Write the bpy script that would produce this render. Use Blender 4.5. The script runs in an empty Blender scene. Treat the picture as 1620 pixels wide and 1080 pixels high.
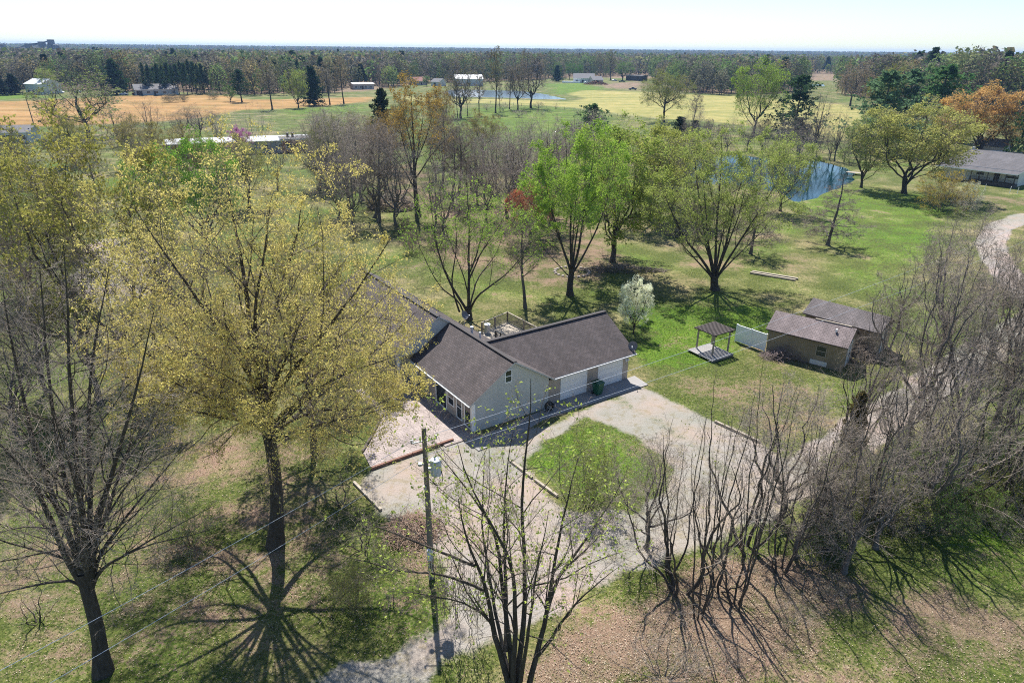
import bpy, math, random
import numpy as np
from mathutils import Vector, Matrix

# ------------------------------------------------------------------ camera
S = bpy.context.scene
W0, H0, FPX = 1620.0, 1080.0, 1080.0
ROLL, PITCH, CH = math.radians(0.56), math.radians(23.2), 25.0
cam = bpy.data.cameras.new('camera')
cam.sensor_width = 36.0
cam.lens = 36.0 * FPX / W0
cam.clip_start = 0.5
cam.clip_end = 30000
cam_o = bpy.data.objects.new('camera', cam)
S.collection.objects.link(cam_o)
_f = Vector((0, math.cos(PITCH), -math.sin(PITCH)))
_u = Vector((0, math.sin(PITCH), math.cos(PITCH)))
_r = Vector((1, 0, 0))
# the horizon drops to the right by ROLL
_r2 = _r * math.cos(ROLL) + _u * math.sin(ROLL)
_u2 = -_r * math.sin(ROLL) + _u * math.cos(ROLL)
cam_o.matrix_world = Matrix(((_r2.x, _u2.x, -_f.x, 0), (_r2.y, _u2.y, -_f.y, 0), (_r2.z, _u2.z, -_f.z, CH), (0, 0, 0, 1)))
S.camera = cam_o

# ------------------------------------------------------------------ light
SUN_EL, SUN_AZ = math.radians(56.0), math.radians(-10.0)      # azimuth from +Y towards +X
world = bpy.data.worlds.new('World'); S.world = world
world.use_nodes = True
_nt = world.node_tree
_bg = _nt.nodes['Background']
_sky = _nt.nodes.new('ShaderNodeTexSky')
_sky.sky_type = 'NISHITA'
_sky.sun_disc = False
_sky.sun_elevation = SUN_EL
_sky.sun_rotation = SUN_AZ
_sky.altitude = 150
_sky.air_density = 1.0
_sky.dust_density = 0.4
_sky.ozone_density = 1.0
_tint = _nt.nodes.new('ShaderNodeMix'); _tint.data_type = 'RGBA'; _tint.blend_type = 'MULTIPLY'; _tint.inputs[0].default_value = 1.0
_tint.inputs[7].default_value = (0.88, 1.01, 1.15, 1)      # clean spring air: a cooler horizon
_nt.links.new(_sky.outputs[0], _tint.inputs[6]); _nt.links.new(_tint.outputs[2], _bg.inputs[0])
_bg.inputs[1].default_value = 0.077
sl = bpy.data.lights.new('sun', 'SUN')
sl.energy = 5.0
sl.angle = math.radians(0.53)
sl.color = (1.0, 0.965, 0.90)
sun_o = bpy.data.objects.new('sun', sl)
S.collection.objects.link(sun_o)
sd = Vector((math.sin(SUN_AZ) * math.cos(SUN_EL), math.cos(SUN_AZ) * math.cos(SUN_EL), math.sin(SUN_EL)))
sun_o.rotation_euler = sd.to_track_quat('Z', 'Y').to_euler()
sun_o.location = (0, 0, 60)
S.view_settings.view_transform = 'Standard'
S.view_settings.look = 'None'
S.view_settings.exposure = 0.92
S.view_settings.gamma = 1.0
S.cycles.use_denoising = False
S.cycles.pixel_filter_type = 'BLACKMAN_HARRIS'
S.cycles.filter_width = 1.05
S.cycles.max_bounces = 5
S.cycles.diffuse_bounces = 3
S.cycles.glossy_bounces = 2
S.cycles.transmission_bounces = 3
S.cycles.volume_bounces = 0
S.cycles.transparent_max_bounces = 4
S.cycles.caustics_reflective = False
S.cycles.caustics_refractive = False

# ------------------------------------------------------------------ measuring the place from the photograph
def ray(px, py):
    u = (px - W0 / 2) / FPX; v = (H0 / 2 - py) / FPX
    c, s = math.cos(ROLL), math.sin(ROLL)
    u, v = u * c - v * s, u * s + v * c
    return np.array([u, math.cos(PITCH) + v * math.sin(PITCH), -math.sin(PITCH) + v * math.cos(PITCH)])
def G(px, py, z=0.0):
    d = ray(px, py); return np.array([0, 0, CH]) + d * ((z - CH) / d[2])
def V(px, py, Y):
    d = ray(px, py); return np.array([0, 0, CH]) + d * (Y / d[1])
def mpp(p):          # metres per photograph pixel at a world point
    return (p[1] * math.cos(PITCH) - (p[2] - CH) * math.sin(PITCH)) / FPX

# ------------------------------------------------------------------ objects
COL = S.collection
def link(o, parent=None):
    COL.objects.link(o)
    if parent is not None: o.parent = parent
    return o
def tag(o, label=None, cat=None, group=None, kind=None):
    if label: o['label'] = label
    if cat: o['category'] = cat
    if group: o['group'] = group
    if kind: o['kind'] = kind
    return o
def empty(name, loc, rz=0.0, label=None, cat=None, group=None):
    o = bpy.data.objects.new(name, None)
    o.empty_display_size = 0.3
    o.location = [float(c) for c in loc]; o.rotation_euler = (0, 0, rz)
    link(o)
    return tag(o, label, cat, group)

def np_mesh(name, verts, quads=None, tris=None, mats=(), qm=None, tm=None, smooth=False, colors=None, cname='Col', uvs=None):
    """fast mesh from numpy arrays; qm / tm are material indices per face"""
    me = bpy.data.meshes.new(name)
    verts = np.asarray(verts, dtype=np.float32)
    nq = 0 if quads is None else len(quads); ntr = 0 if tris is None else len(tris)
    loops = []
    if nq: loops.append(np.asarray(quads, dtype=np.int32).ravel())
    if ntr: loops.append(np.asarray(tris, dtype=np.int32).ravel())
    loops = np.concatenate(loops)
    me.vertices.add(len(verts)); me.vertices.foreach_set('co', verts.ravel())
    me.loops.add(len(loops)); me.loops.foreach_set('vertex_index', loops)
    me.polygons.add(nq + ntr)
    starts = np.concatenate([np.arange(nq) * 4, nq * 4 + np.arange(ntr) * 3]).astype(np.int32)
    me.polygons.foreach_set('loop_start', starts)
    mi = np.zeros(nq + ntr, dtype=np.int32)
    if qm is not None and nq: mi[:nq] = qm
    if tm is not None and ntr: mi[nq:] = tm
    for m in mats: me.materials.append(m)
    me.polygons.foreach_set('material_index', mi)
    if smooth is not False:
        sm = np.ones(nq + ntr, dtype=bool) if smooth is True else np.asarray(smooth, dtype=bool)
        me.polygons.foreach_set('use_smooth', sm)
    me.update(calc_edges=True)
    if colors is not None:
        a = me.color_attributes.new(cname, 'FLOAT_COLOR', 'POINT')
        c = np.ones((len(verts), 4), dtype=np.float32); c[:, :colors.shape[1]] = colors
        a.data.foreach_set('color', c.ravel())
    return me

class MB:
    """collects polygons, boxes, tubes; build() links them as one mesh object"""
    def __init__(s): s.v = []; s.f = []; s.m = []; s.uv = []; s.sm = []
    def poly(s, pts, mat=0, uv=None, smooth=False):
        i = len(s.v)
        s.v += [tuple(float(c) for c in p) for p in pts]
        s.f.append(list(range(i, i + len(pts)))); s.m.append(mat); s.sm.append(smooth)
        s.uv.append(uv if uv else [(0.0, 0.0)] * len(pts))
    def box(s, a, b, mat=0, M=None):
        x0, y0, z0 = a; x1, y1, z1 = b
        P = [(x0,y0,z0),(x1,y0,z0),(x1,y1,z0),(x0,y1,z0),(x0,y0,z1),(x1,y0,z1),(x1,y1,z1),(x0,y1,z1)]
        if M is not None: P = [tuple(M @ Vector(p)) for p in P]
        for q in ((0,3,2,1),(4,5,6,7),(0,1,5,4),(1,2,6,5),(2,3,7,6),(3,0,4,7)):
            s.poly([P[k] for k in q], mat)
    def bar(s, p, q, w, h=None, mat=0):
        """rectangular bar between two points"""
        h = h or w; p = Vector(p); q = Vector(q); d = (q - p)
        L = d.length
        if L < 1e-6: return
        rot = d.to_track_quat('X', 'Z').to_matrix().to_4x4(); rot.translation = p
        s.box((0, -w / 2, -h / 2), (L, w / 2, h / 2), mat, rot)
    def tube(s, path, r, sides=8, mat=0, cap=True, smooth=True):
        path = [Vector(p) for p in path]
        rr = [r] * len(path) if not hasattr(r, '__len__') else list(r)
        rings = []
        for k, p in enumerate(path):
            d = (path[min(k + 1, len(path) - 1)] - path[max(k - 1, 0)]).normalized()
            a = d.orthogonal().normalized() if k == 0 else (a - d * a.dot(d)).normalized()
            b = d.cross(a)
            rings.append([p + (a * math.cos(2 * math.pi * j / sides) + b * math.sin(2 * math.pi * j / sides)) * rr[k] for j in range(sides)])
        for k in range(len(path) - 1):
            for j in range(sides):
                j2 = (j + 1) % sides
                s.poly([rings[k][j], rings[k][j2], rings[k + 1][j2], rings[k + 1][j]], mat, smooth=smooth)
        if cap:
            s.poly(rings[0][::-1], mat); s.poly(rings[-1], mat)
    def lathe(s, prof, c=(0, 0, 0), sides=16, mat=0, smooth=True):
        for k in range(len(prof) - 1):
            (r0, z0), (r1, z1) = prof[k], prof[k + 1]
            for j in range(sides):
                a0, a1 = 2 * math.pi * j / sides, 2 * math.pi * (j + 1) / sides
                P = [(c[0] + r0 * math.cos(a0), c[1] + r0 * math.sin(a0), c[2] + z0), (c[0] + r0 * math.cos(a1), c[1] + r0 * math.sin(a1), c[2] + z0),
                     (c[0] + r1 * math.cos(a1), c[1] + r1 * math.sin(a1), c[2] + z1), (c[0] + r1 * math.cos(a0), c[1] + r1 * math.sin(a0), c[2] + z1)]
                if r0 < 1e-5: P = [P[0], P[2], P[3]]
                elif r1 < 1e-5: P = P[:3]
                s.poly(P, mat, smooth=smooth)
    def slab(s, pts, th, mat=0, side=1, uv=None, down=None):
        """a thick sheet: pts is the top face, counter-clockwise from above"""
        n = (Vector(pts[1]) - Vector(pts[0])).cross(Vector(pts[2]) - Vector(pts[1])).normalized()
        off = Vector(down) if down else -n * th
        lo = [Vector(p) + off for p in pts]
        s.poly(pts, mat, uv)
        s.poly([tuple(p) for p in lo[::-1]], side)
        k = len(pts)
        for i in range(k):
            j = (i + 1) % k
            s.poly([pts[i], tuple(lo[i]), tuple(lo[j]), pts[j]], side)
    def build(s, name, mats, parent=None, loc=None, bevel=0.0, merge=False):
        me = bpy.data.meshes.new(name)
        me.from_pydata(s.v, [], s.f)
        for m in (mats if isinstance(mats, (list, tuple)) else [mats]): me.materials.append(m)
        me.polygons.foreach_set('material_index', s.m)
        me.polygons.foreach_set('use_smooth', s.sm)
        ul = me.uv_layers.new(name='UVMap')
        flat = [c for f in s.uv for p in f for c in p]
        ul.data.foreach_set('uv', flat)
        me.update()
        o = bpy.data.objects.new(name, me)
        if loc is not None: o.location = [float(c) for c in loc]
        link(o, parent)
        if bevel:
            import bmesh
            bm = bmesh.new(); bm.from_mesh(me)
            bmesh.ops.remove_doubles(bm, verts=bm.verts, dist=0.0005)
            bm.to_mesh(me); bm.free()
            md = o.modifiers.new('bevel', 'BEVEL'); md.width = bevel; md.segments = 2; md.limit_method = 'ANGLE'
        return o

# ------------------------------------------------------------------ materials
def new_mat(name):
    m = bpy.data.materials.new(name); m.use_nodes = True
    return m, m.node_tree, m.node_tree.nodes['Principled BSDF']
def N(nt, typ, **kw):
    n = nt.nodes.new(typ)
    for k, v in kw.items():
        if k.startswith('i_'):
            key = k[2:]
            key = int(key) if key.isdigit() else key.replace('_', ' ')
            n.inputs[key].default_value = v
        else: setattr(n, k, v)
    return n
def noise(nt, scale, detail=4, rough=0.6, coord=None, dist=0.0):
    n = N(nt, 'ShaderNodeTexNoise'); n.inputs['Scale'].default_value = scale
    n.inputs['Detail'].default_value = detail; n.inputs['Roughness'].default_value = rough
    n.inputs['Distortion'].default_value = dist
    if coord is not None: nt.links.new(coord, n.inputs['Vector'])
    return n.outputs['Fac']
def ramp(nt, fac, stops, interp='LINEAR'):
    r = N(nt, 'ShaderNodeValToRGB'); r.color_ramp.interpolation = interp
    el = r.color_ramp.elements
    while len(el) < len(stops): el.new(0.5)
    for e, (p, c) in zip(el, stops):
        e.position = p; e.color = (c[0], c[1], c[2], 1) if hasattr(c, '__len__') else (c, c, c, 1)
    nt.links.new(fac, r.inputs[0]); return r.outputs[0]
def mixc(nt, fac, a, b, blend='MIX'):
    m = N(nt, 'ShaderNodeMix', data_type='RGBA', blend_type=blend)
    for key, val in ((0, fac), (6, a), (7, b)):
        if isinstance(val, (int, float)): m.inputs[key].default_value = val
        elif isinstance(val, (tuple, list)): m.inputs[key].default_value = (*val[:3], 1)
        else: nt.links.new(val, m.inputs[key])
    return m.outputs[2]
def mth(nt, op, a, b=None, clamp=False):
    m = N(nt, 'ShaderNodeMath', operation=op); m.use_clamp = clamp
    for k, val in enumerate((a, b)):
        if val is None: continue
        if isinstance(val, (int, float)): m.inputs[k].default_value = val
        else: nt.links.new(val, m.inputs[k])
    return m.outputs[0]
def bump(nt, bs, height, strength=0.5, dist=0.05):
    b = N(nt, 'ShaderNodeBump'); b.inputs['Strength'].default_value = strength; b.inputs['Distance'].default_value = dist
    nt.links.new(height, b.inputs['Height']); nt.links.new(b.outputs[0], bs.inputs['Normal'])
def plain(name, col, rough=0.7, var=0.15, scale=3.0, metal=0.0, bmp=0.0, bscale=None):
    """a real surface: base colour with large stains and fine grain"""
    m, nt, bs = new_mat(name)
    tc = N(nt, 'ShaderNodeTexCoord').outputs['Object']
    a = noise(nt, scale, 5, 0.65, tc); b = noise(nt, scale * 9, 3, 0.6, tc)
    f = mth(nt, 'ADD', mth(nt, 'MULTIPLY', a, 0.65), mth(nt, 'MULTIPLY', b, 0.35))
    lo = tuple(c * (1 - var) for c in col); hi = tuple(min(1, c * (1 + var)) for c in col)
    c = ramp(nt, f, [(0.3, lo), (0.7, hi)])
    nt.links.new(c, bs.inputs['Base Color'])
    bs.inputs['Roughness'].default_value = rough; bs.inputs['Metallic'].default_value = metal
    if bmp: bump(nt, bs, b, bmp, 0.02)
    return m
M = {}
M['white_paint'] = plain('white_paint', (0.88, 0.89, 0.90), 0.5, 0.07)
M['trim'] = plain('grey_white_trim', (0.50, 0.50, 0.50), 0.6, 0.12)
M['dish'] = plain('dark_dish_enamel', (0.16, 0.15, 0.15), 0.5, 0.15)
M['black'] = plain('black_paint', (0.02, 0.02, 0.022), 0.5, 0.3)
M['concrete'] = plain('concrete', (0.26, 0.245, 0.235), 0.85, 0.16, 0.7)
M['wood_weathered'] = plain('weathered_wood', (0.33, 0.28, 0.22), 0.85, 0.25, 2.0)
M['wood_dark'] = plain('dark_wood', (0.075, 0.06, 0.055), 0.85, 0.3, 2.0)
M['timber_red'] = plain('red_timber', (0.20, 0.10, 0.07), 0.85, 0.35, 2.0)
M['pole_wood'] = plain('pole_wood', (0.17, 0.15, 0.12), 0.9, 0.35, 1.2)
M['galv'] = plain('galvanised_metal', (0.55, 0.57, 0.60), 0.45, 0.1, 2.0, 0.6)
M['grey_paint'] = plain('grey_enamel', (0.56, 0.60, 0.66), 0.4, 0.06)
M['bin_green'] = plain('green_plastic', (0.012, 0.085, 0.045), 0.45, 0.15)
M['stone'] = plain('field_stone', (0.36, 0.30, 0.27), 0.9, 0.3, 2.0)
M['rubber'] = plain('rubber', (0.02, 0.02, 0.02), 0.8, 0.3)
M['roof_dark'] = plain('dark_roofing', (0.13, 0.125, 0.13), 0.9, 0.2, 0.4)
M['metal_white'] = plain('white_metal_roof', (0.52, 0.53, 0.54), 0.6, 0.12, 0.3)
M['block_grey'] = plain('concrete_block', (0.30, 0.31, 0.33), 0.9, 0.15, 1.0)
M['vent_pipe'] = plain('pvc_pipe', (0.68, 0.69, 0.70), 0.5, 0.08)
M['silo_steel'] = plain('silo_steel', (0.10, 0.11, 0.13), 0.6, 0.2, 0.05)
M['dirt'] = plain('piled_dirt', (0.30, 0.17, 0.11), 0.95, 0.25, 1.0)

def glass_mat():
    m, nt, bs = new_mat('window_glass')
    tc = N(nt, 'ShaderNodeTexCoord').outputs['Object']
    nt.links.new(ramp(nt, noise(nt, 0.8, 2, 0.5, tc), [(0.3, (0.012, 0.016, 0.02)), (0.7, (0.05, 0.06, 0.065))]), bs.inputs['Base Color'])
    bs.inputs['Roughness'].default_value = 0.08
    return m
M['glass'] = glass_mat()

def shingle_mat(name, c0, c1, sc=1.0):
    m, nt, bs = new_mat(name)
    uv = N(nt, 'ShaderNodeTexCoord').outputs['UV']
    br = N(nt, 'ShaderNodeTexBrick'); nt.links.new(uv, br.inputs['Vector'])
    br.inputs['Scale'].default_value = 1.0
    br.inputs['Brick Width'].default_value = 0.33 * sc; br.inputs['Row Height'].default_value = 0.17 * sc
    br.inputs['Mortar Size'].default_value = 0.013 * sc; br.inputs['Mortar Smooth'].default_value = 0.4; br.inputs['Bias'].default_value = 0.0
    br.inputs['Color1'].default_value = (*c0, 1); br.inputs['Color2'].default_value = (*c1, 1)
    br.inputs['Mortar'].default_value = (c0[0] * 0.42, c0[1] * 0.42, c0[2] * 0.42, 1)
    big = noise(nt, 0.35, 5, 0.65, uv); fine = noise(nt, 22, 3, 0.7, uv)
    mp = N(nt, 'ShaderNodeMapping'); mp.inputs['Scale'].default_value = (1.4, 0.12, 1); nt.links.new(uv, mp.inputs['Vector'])
    streak = noise(nt, 1.0, 4, 0.6, mp.outputs[0])
    c = mixc(nt, 1.0, br.outputs[0], ramp(nt, big, [(0.25, 0.68), (0.75, 1.25)]), 'MULTIPLY')
    c = mixc(nt, 1.0, c, ramp(nt, fine, [(0.25, 0.72), (0.75, 1.28)]), 'MULTIPLY')
    c = mixc(nt, 1.0, c, ramp(nt, streak, [(0.35, 0.78), (0.65, 1.12)]), 'MULTIPLY')
    nt.links.new(c, bs.inputs['Base Color']); bs.inputs['Roughness'].default_value = 0.88
    bump(nt, bs, mth(nt, 'ADD', br.outputs['Fac'], mth(nt, 'MULTIPLY', fine, -0.4)), 0.6, -0.02)
    return m
M['shingle'] = shingle_mat('brown_shingles', (0.066, 0.052, 0.051), (0.103, 0.082, 0.080))
M['shingle_shed'] = shingle_mat('shed_shingles', (0.18, 0.142, 0.14), (0.235, 0.188, 0.185))
M['shingle_shed2'] = shingle_mat('shed_shingles_grey', (0.12, 0.103, 0.103), (0.165, 0.14, 0.14))
M['shingle_ranch'] = shingle_mat('ranch_shingles', (0.085, 0.078, 0.082), (0.115, 0.105, 0.11))

def siding_mat(name, col, pitch=0.13, vertical=False, dark=0.55, var=0.12):
    m, nt, bs = new_mat(name)
    g = N(nt, 'ShaderNodeTexCoord').outputs['Object']
    sp = N(nt, 'ShaderNodeSeparateXYZ'); nt.links.new(g, sp.inputs[0])
    src = mth(nt, 'ADD', sp.outputs[0], sp.outputs[1]) if vertical else sp.outputs[2]
    fr = mth(nt, 'FRACT', mth(nt, 'DIVIDE', src, pitch))
    line = ramp(nt, fr, [(0.0, dark), (0.10, 1.0), (0.95, 1.0), (1.0, dark)])
    a = noise(nt, 0.7, 5, 0.6, g)
    c = mixc(nt, 1.0, ramp(nt, a, [(0.3, tuple(x * (1 - var) for x in col)), (0.7, tuple(x * (1 + var * 0.6) for x in col))]), line, 'MULTIPLY')
    nt.links.new(c, bs.inputs['Base Color']); bs.inputs['Roughness'].default_value = 0.6
    bump(nt, bs, fr, 0.5, 0.015)
    return m
M['siding_gable'] = siding_mat('blue_grey_siding', (0.56, 0.575, 0.57), 0.12, dark=0.7)
M['siding_tan'] = siding_mat('tan_siding', (0.46, 0.40, 0.35), 0.12, dark=0.65)
M['siding_shed'] = siding_mat('brown_plank_siding', (0.26, 0.21, 0.145), 0.16, True, 0.6, 0.3)
M['siding_white'] = siding_mat('white_siding', (0.68, 0.68, 0.66), 0.12, dark=0.75)
M['siding_yellow'] = siding_mat('grey_house_siding', (0.40, 0.42, 0.42), 0.2)
M['door_white'] = siding_mat('white_door_panels', (0.78, 0.80, 0.84), 0.53, dark=0.72, var=0.04)
M['metal_ribs'] = siding_mat('ribbed_metal', (0.55, 0.60, 0.64), 0.8, True, 0.8, 0.1)
M['brick_red'] = plain('red_brick_wall', (0.22, 0.09, 0.07), 0.9, 0.2, 1.0)

def paver_mat():
    m, nt, bs = new_mat('brick_pavers')
    mp = N(nt, 'ShaderNodeMapping'); nt.links.new(N(nt, 'ShaderNodeTexCoord').outputs['Object'], mp.inputs['Vector'])
    mp.inputs['Rotation'].default_value = (0, 0, math.radians(-34.5))
    br = N(nt, 'ShaderNodeTexBrick'); nt.links.new(mp.outputs[0], br.inputs['Vector'])
    br.inputs['Scale'].default_value = 1.0; br.inputs['Brick Width'].default_value = 0.42; br.inputs['Row Height'].default_value = 0.21
    br.inputs['Mortar Size'].default_value = 0.018; br.inputs['Mortar Smooth'].default_value = 0.3
    br.inputs['Color1'].default_value = (0.30, 0.245, 0.225, 1); br.inputs['Color2'].default_value = (0.36, 0.295, 0.27, 1)
    br.inputs['Mortar'].default_value = (0.20, 0.165, 0.145, 1)
    big = noise(nt, 0.6, 5, 0.65, mp.outputs[0]); f = noise(nt, 14, 3, 0.7, mp.outputs[0])
    c = mixc(nt, 1.0, br.outputs[0], ramp(nt, big, [(0.25, 0.66), (0.72, 1.25)]), 'MULTIPLY')
    c = mixc(nt, 1.0, c, ramp(nt, f, [(0.25, 0.75), (0.75, 1.2)]), 'MULTIPLY')
    nt.links.new(c, bs.inputs['Base Color']); bs.inputs['Roughness'].default_value = 0.85
    bump(nt, bs, br.outputs['Fac'], 0.4, -0.01)
    return m
M['pavers'] = paver_mat()

def bark_mat(name, lo, hi):
    m, nt, bs = new_mat(name)
    tc = N(nt, 'ShaderNodeTexCoord').outputs['Object']
    mp = N(nt, 'ShaderNodeMapping'); mp.inputs['Scale'].default_value = (1, 1, 0.25); nt.links.new(tc, mp.inputs['Vector'])
    a = noise(nt, 9, 5, 0.7, mp.outputs[0]); b = noise(nt, 0.8, 3, 0.5, tc)
    f = mth(nt, 'ADD', mth(nt, 'MULTIPLY', a, 0.7), mth(nt, 'MULTIPLY', b, 0.3))
    nt.links.new(ramp(nt, f, [(0.3, lo), (0.7, hi)]), bs.inputs['Base Color'])
    bs.inputs['Roughness'].default_value = 0.9
    bs.inputs['Specular IOR Level'].default_value = 0.2
    bump(nt, bs, a, 0.8, 0.03)
    return m
M['bark'] = bark_mat('bark', (0.026, 0.022, 0.018), (0.115, 0.095, 0.078))
M['bark_pale'] = bark_mat('grey_bark', (0.06, 0.053, 0.048), (0.20, 0.178, 0.16))
M['twig'] = plain('twig_bark', (0.205, 0.16, 0.128), 0.75, 0.45, 1.5)

M['twig_pale'] = plain('pale_twig_bark', (0.31, 0.252, 0.205), 0.75, 0.4, 1.5)
def leaf_mat(name, trans=0.35, var=0.45, use_attr=False, fine=0.45):
    m = bpy.data.materials.new(name); m.use_nodes = True
    nt = m.node_tree; nt.nodes.clear()
    out = N(nt, 'ShaderNodeOutputMaterial')
    if use_attr:
        src = N(nt, 'ShaderNodeVertexColor', layer_name='Col').outputs[0]
    else:
        src = N(nt, 'ShaderNodeObjectInfo').outputs['Color']
    tc = N(nt, 'ShaderNodeTexCoord').outputs['Object']
    a = noise(nt, 1.1, 3, 0.6, tc); b = noise(nt, 11, 2, 0.6, tc)
    c = mixc(nt, 1.0, src, ramp(nt, a, [(0.3, (1 - var * 0.6, 1 - var * 0.5, 1 - var)), (0.7, (1 + var * 0.5, 1 + var * 0.45, 1.0))]), 'MULTIPLY')
    c = mixc(nt, 1.0, c, ramp(nt, b, [(0.25, 1 - fine), (0.75, 1 + fine)]), 'MULTIPLY')
    d = N(nt, 'ShaderNodeBsdfDiffuse'); t = N(nt, 'ShaderNodeBsdfTranslucent')
    nt.links.new(c, d.inputs[0]); nt.links.new(c, t.inputs[0])
    mx = N(nt, 'ShaderNodeMixShader'); mx.inputs[0].default_value = trans
    nt.links.new(d.outputs[0], mx.inputs[1]); nt.links.new(t.outputs[0], mx.inputs[2])
    nt.links.new(mx.outputs[0], out.inputs[0])
    return m
M['leaf'] = leaf_mat('leaf')
M['leaf_mix'] = leaf_mat('distant_foliage', 0.2, 0.2, True, 0.15)

def water_mat(name, col, rough=0.04, wave=0.12):
    m, nt, bs = new_mat(name)
    tc = N(nt, 'ShaderNodeTexCoord').outputs['Object']
    nt.links.new(ramp(nt, noise(nt, 0.08, 3, 0.5, tc), [(0.3, tuple(c * 0.7 for c in col)), (0.7, col)]), bs.inputs['Base Color'])
    bs.inputs['Roughness'].default_value = rough; bs.inputs['IOR'].default_value = 1.33
    mp = N(nt, 'ShaderNodeMapping'); mp.inputs['Scale'].default_value = (1, 0.35, 1); nt.links.new(tc, mp.inputs['Vector'])
    bump(nt, bs, noise(nt, 1.6, 4, 0.6, mp.outputs[0]), wave, 0.06)
    return m
M['water'] = water_mat('pond_water', (0.003, 0.030, 0.040))
M['water_far'] = water_mat('field_water', (0.16, 0.20, 0.25), 0.12, 0.25)
# ================================================================== GROUND
def sd_poly(X, Y, P):
    """signed distance (negative inside) to a closed polygon"""
    P = np.asarray(P)[:, :2]; d = np.full(X.shape, 1e18); ins = np.zeros(X.shape, bool)
    n = len(P)
    for i in range(n):
        ax, ay = P[i]; bx, by = P[(i + 1) % n]
        ex, ey = bx - ax, by - ay
        t = np.clip(((X - ax) * ex + (Y - ay) * ey) / (ex * ex + ey * ey + 1e-12), 0, 1)
        dx, dy = X - (ax + t * ex), Y - (ay + t * ey)
        d = np.minimum(d, dx * dx + dy * dy)
        cnd = ((ay > Y) != (by > Y)) & (X < (bx - ax) * (Y - ay) / (by - ay + 1e-12) + ax)
        ins ^= cnd
    d = np.sqrt(d)
    return np.where(ins, -d, d)
def sd_line(X, Y, P):
    P = np.asarray(P)[:, :2]; d = np.full(X.shape, 1e18)
    for i in range(len(P) - 1):
        ax, ay = P[i]; bx, by = P[i + 1]; ex, ey = bx - ax, by - ay
        t = np.clip(((X - ax) * ex + (Y - ay) * ey) / (ex * ex + ey * ey + 1e-12), 0, 1)
        d = np.minimum(d, (X - (ax + t * ex)) ** 2 + (Y - (ay + t * ey)) ** 2)
    return np.sqrt(d)
_rs = np.random.RandomState(5)
def wob(X, Y, wl, seed=0):
    """smooth pseudo-noise in about [-1, 1] with wavelength wl"""
    r = np.random.RandomState(100 + seed); s = 0
    for k in range(7):
        a = r.uniform(0, 2 * math.pi); f = 2 * math.pi / (wl * r.uniform(0.5, 1.6))
        s = s + np.sin((X * math.cos(a) + Y * math.sin(a)) * f + r.uniform(0, 6.28) + 1.3 * np.sin((X * math.sin(a) - Y * math.cos(a)) * f * 0.6 + r.uniform(0, 6)))
    return s / 4.0
def soft(d, w): return np.clip(0.5 - d / (2 * w), 0, 1)
def PG(pts, z=0): return np.array([G(x, y, z) for x, y in pts])

P_DRIVE = PG([(430,1110),(540,1055),(610,1030),(709,968),(700,930),(690,885),(640,840),(600,806),(561,767),(590,743),(717,697),(760,700),(900,660),(1003,612),(1017,613),(1131,666),(1198,697),(1262,735),(1240,800),(1150,850),(1067,876),(1029,897),(962,918),(899,960),(800,1010),(712,1048),(670,1078),(610,1110)])
P_ISLAND = PG([(830,722),(925,662),(1000,692),(1062,742),(1052,782),(1000,806),(900,808),(862,772),(818,736)])
L_ROAD = PG([(1180,795),(1260,757),(1330,708),(1400,657),(1470,612),(1530,572),(1600,527),(1660,490)])
L_ROAD2 = PG([(1760,325),(1620,343),(1580,360),(1566,385),(1580,415),(1612,455),(1660,490)])
P_LEFT_PAVE = PG([(75,475),(150,378),(235,372),(300,425),(230,470),(150,492)])
P_POND = PG([(1070,268),(1100,250),(1170,243),(1240,254),(1290,252),(1330,262),(1352,272),(1346,284),(1310,300),(1285,311),(1258,317),(1238,302),(1160,290),(1090,288)])
P_POND2 = PG([(704,145),(712,142),(730,141.3),(817,143),(862,148.5),(898,157),(862,156.5),(820,155),(776,153.8),(712,152.5)])
P_ORANGE = PG([(-160,166),(80,158),(190,152),(330,150),(395,158),(460,157),(587,154),(587,161),(520,167),(433,173),(385,175),(330,186),(250,192),(60,200),(-160,212)])
P_TAN = PG([(640,153),(700,156),(776,157),(840,159),(903,161),(924,156),(902,148),(925,143),(1000,145),(1070,149),(1180,153),(1360,168),(1360,225),(1250,205),(1112,192),(1048,188),(990,182),(908,171),(840,167),(640,159)])
P_WOODFLOOR = np.vstack([PG([(-500, 134), (-40, 140), (60, 142), (110, 144), (250, 145), (340, 149), (400, 150), (460, 148), (540, 147), (600, 143), (640, 136), (700, 131), (760, 130), (860, 125), (905, 122), (1030, 125), (1060, 143), (1110, 148), (1180, 150), (1262, 147), (1282, 128), (1320, 128), (1332, 151), (1400, 159), (1480, 171), (1650, 185), (2200, 188)]), [[9000, 9000, 0], [-9000, 9000, 0]]])
L_MEDIAN = PG([(978,632),(1040,668),(1105,708),(1150,745)])

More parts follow.
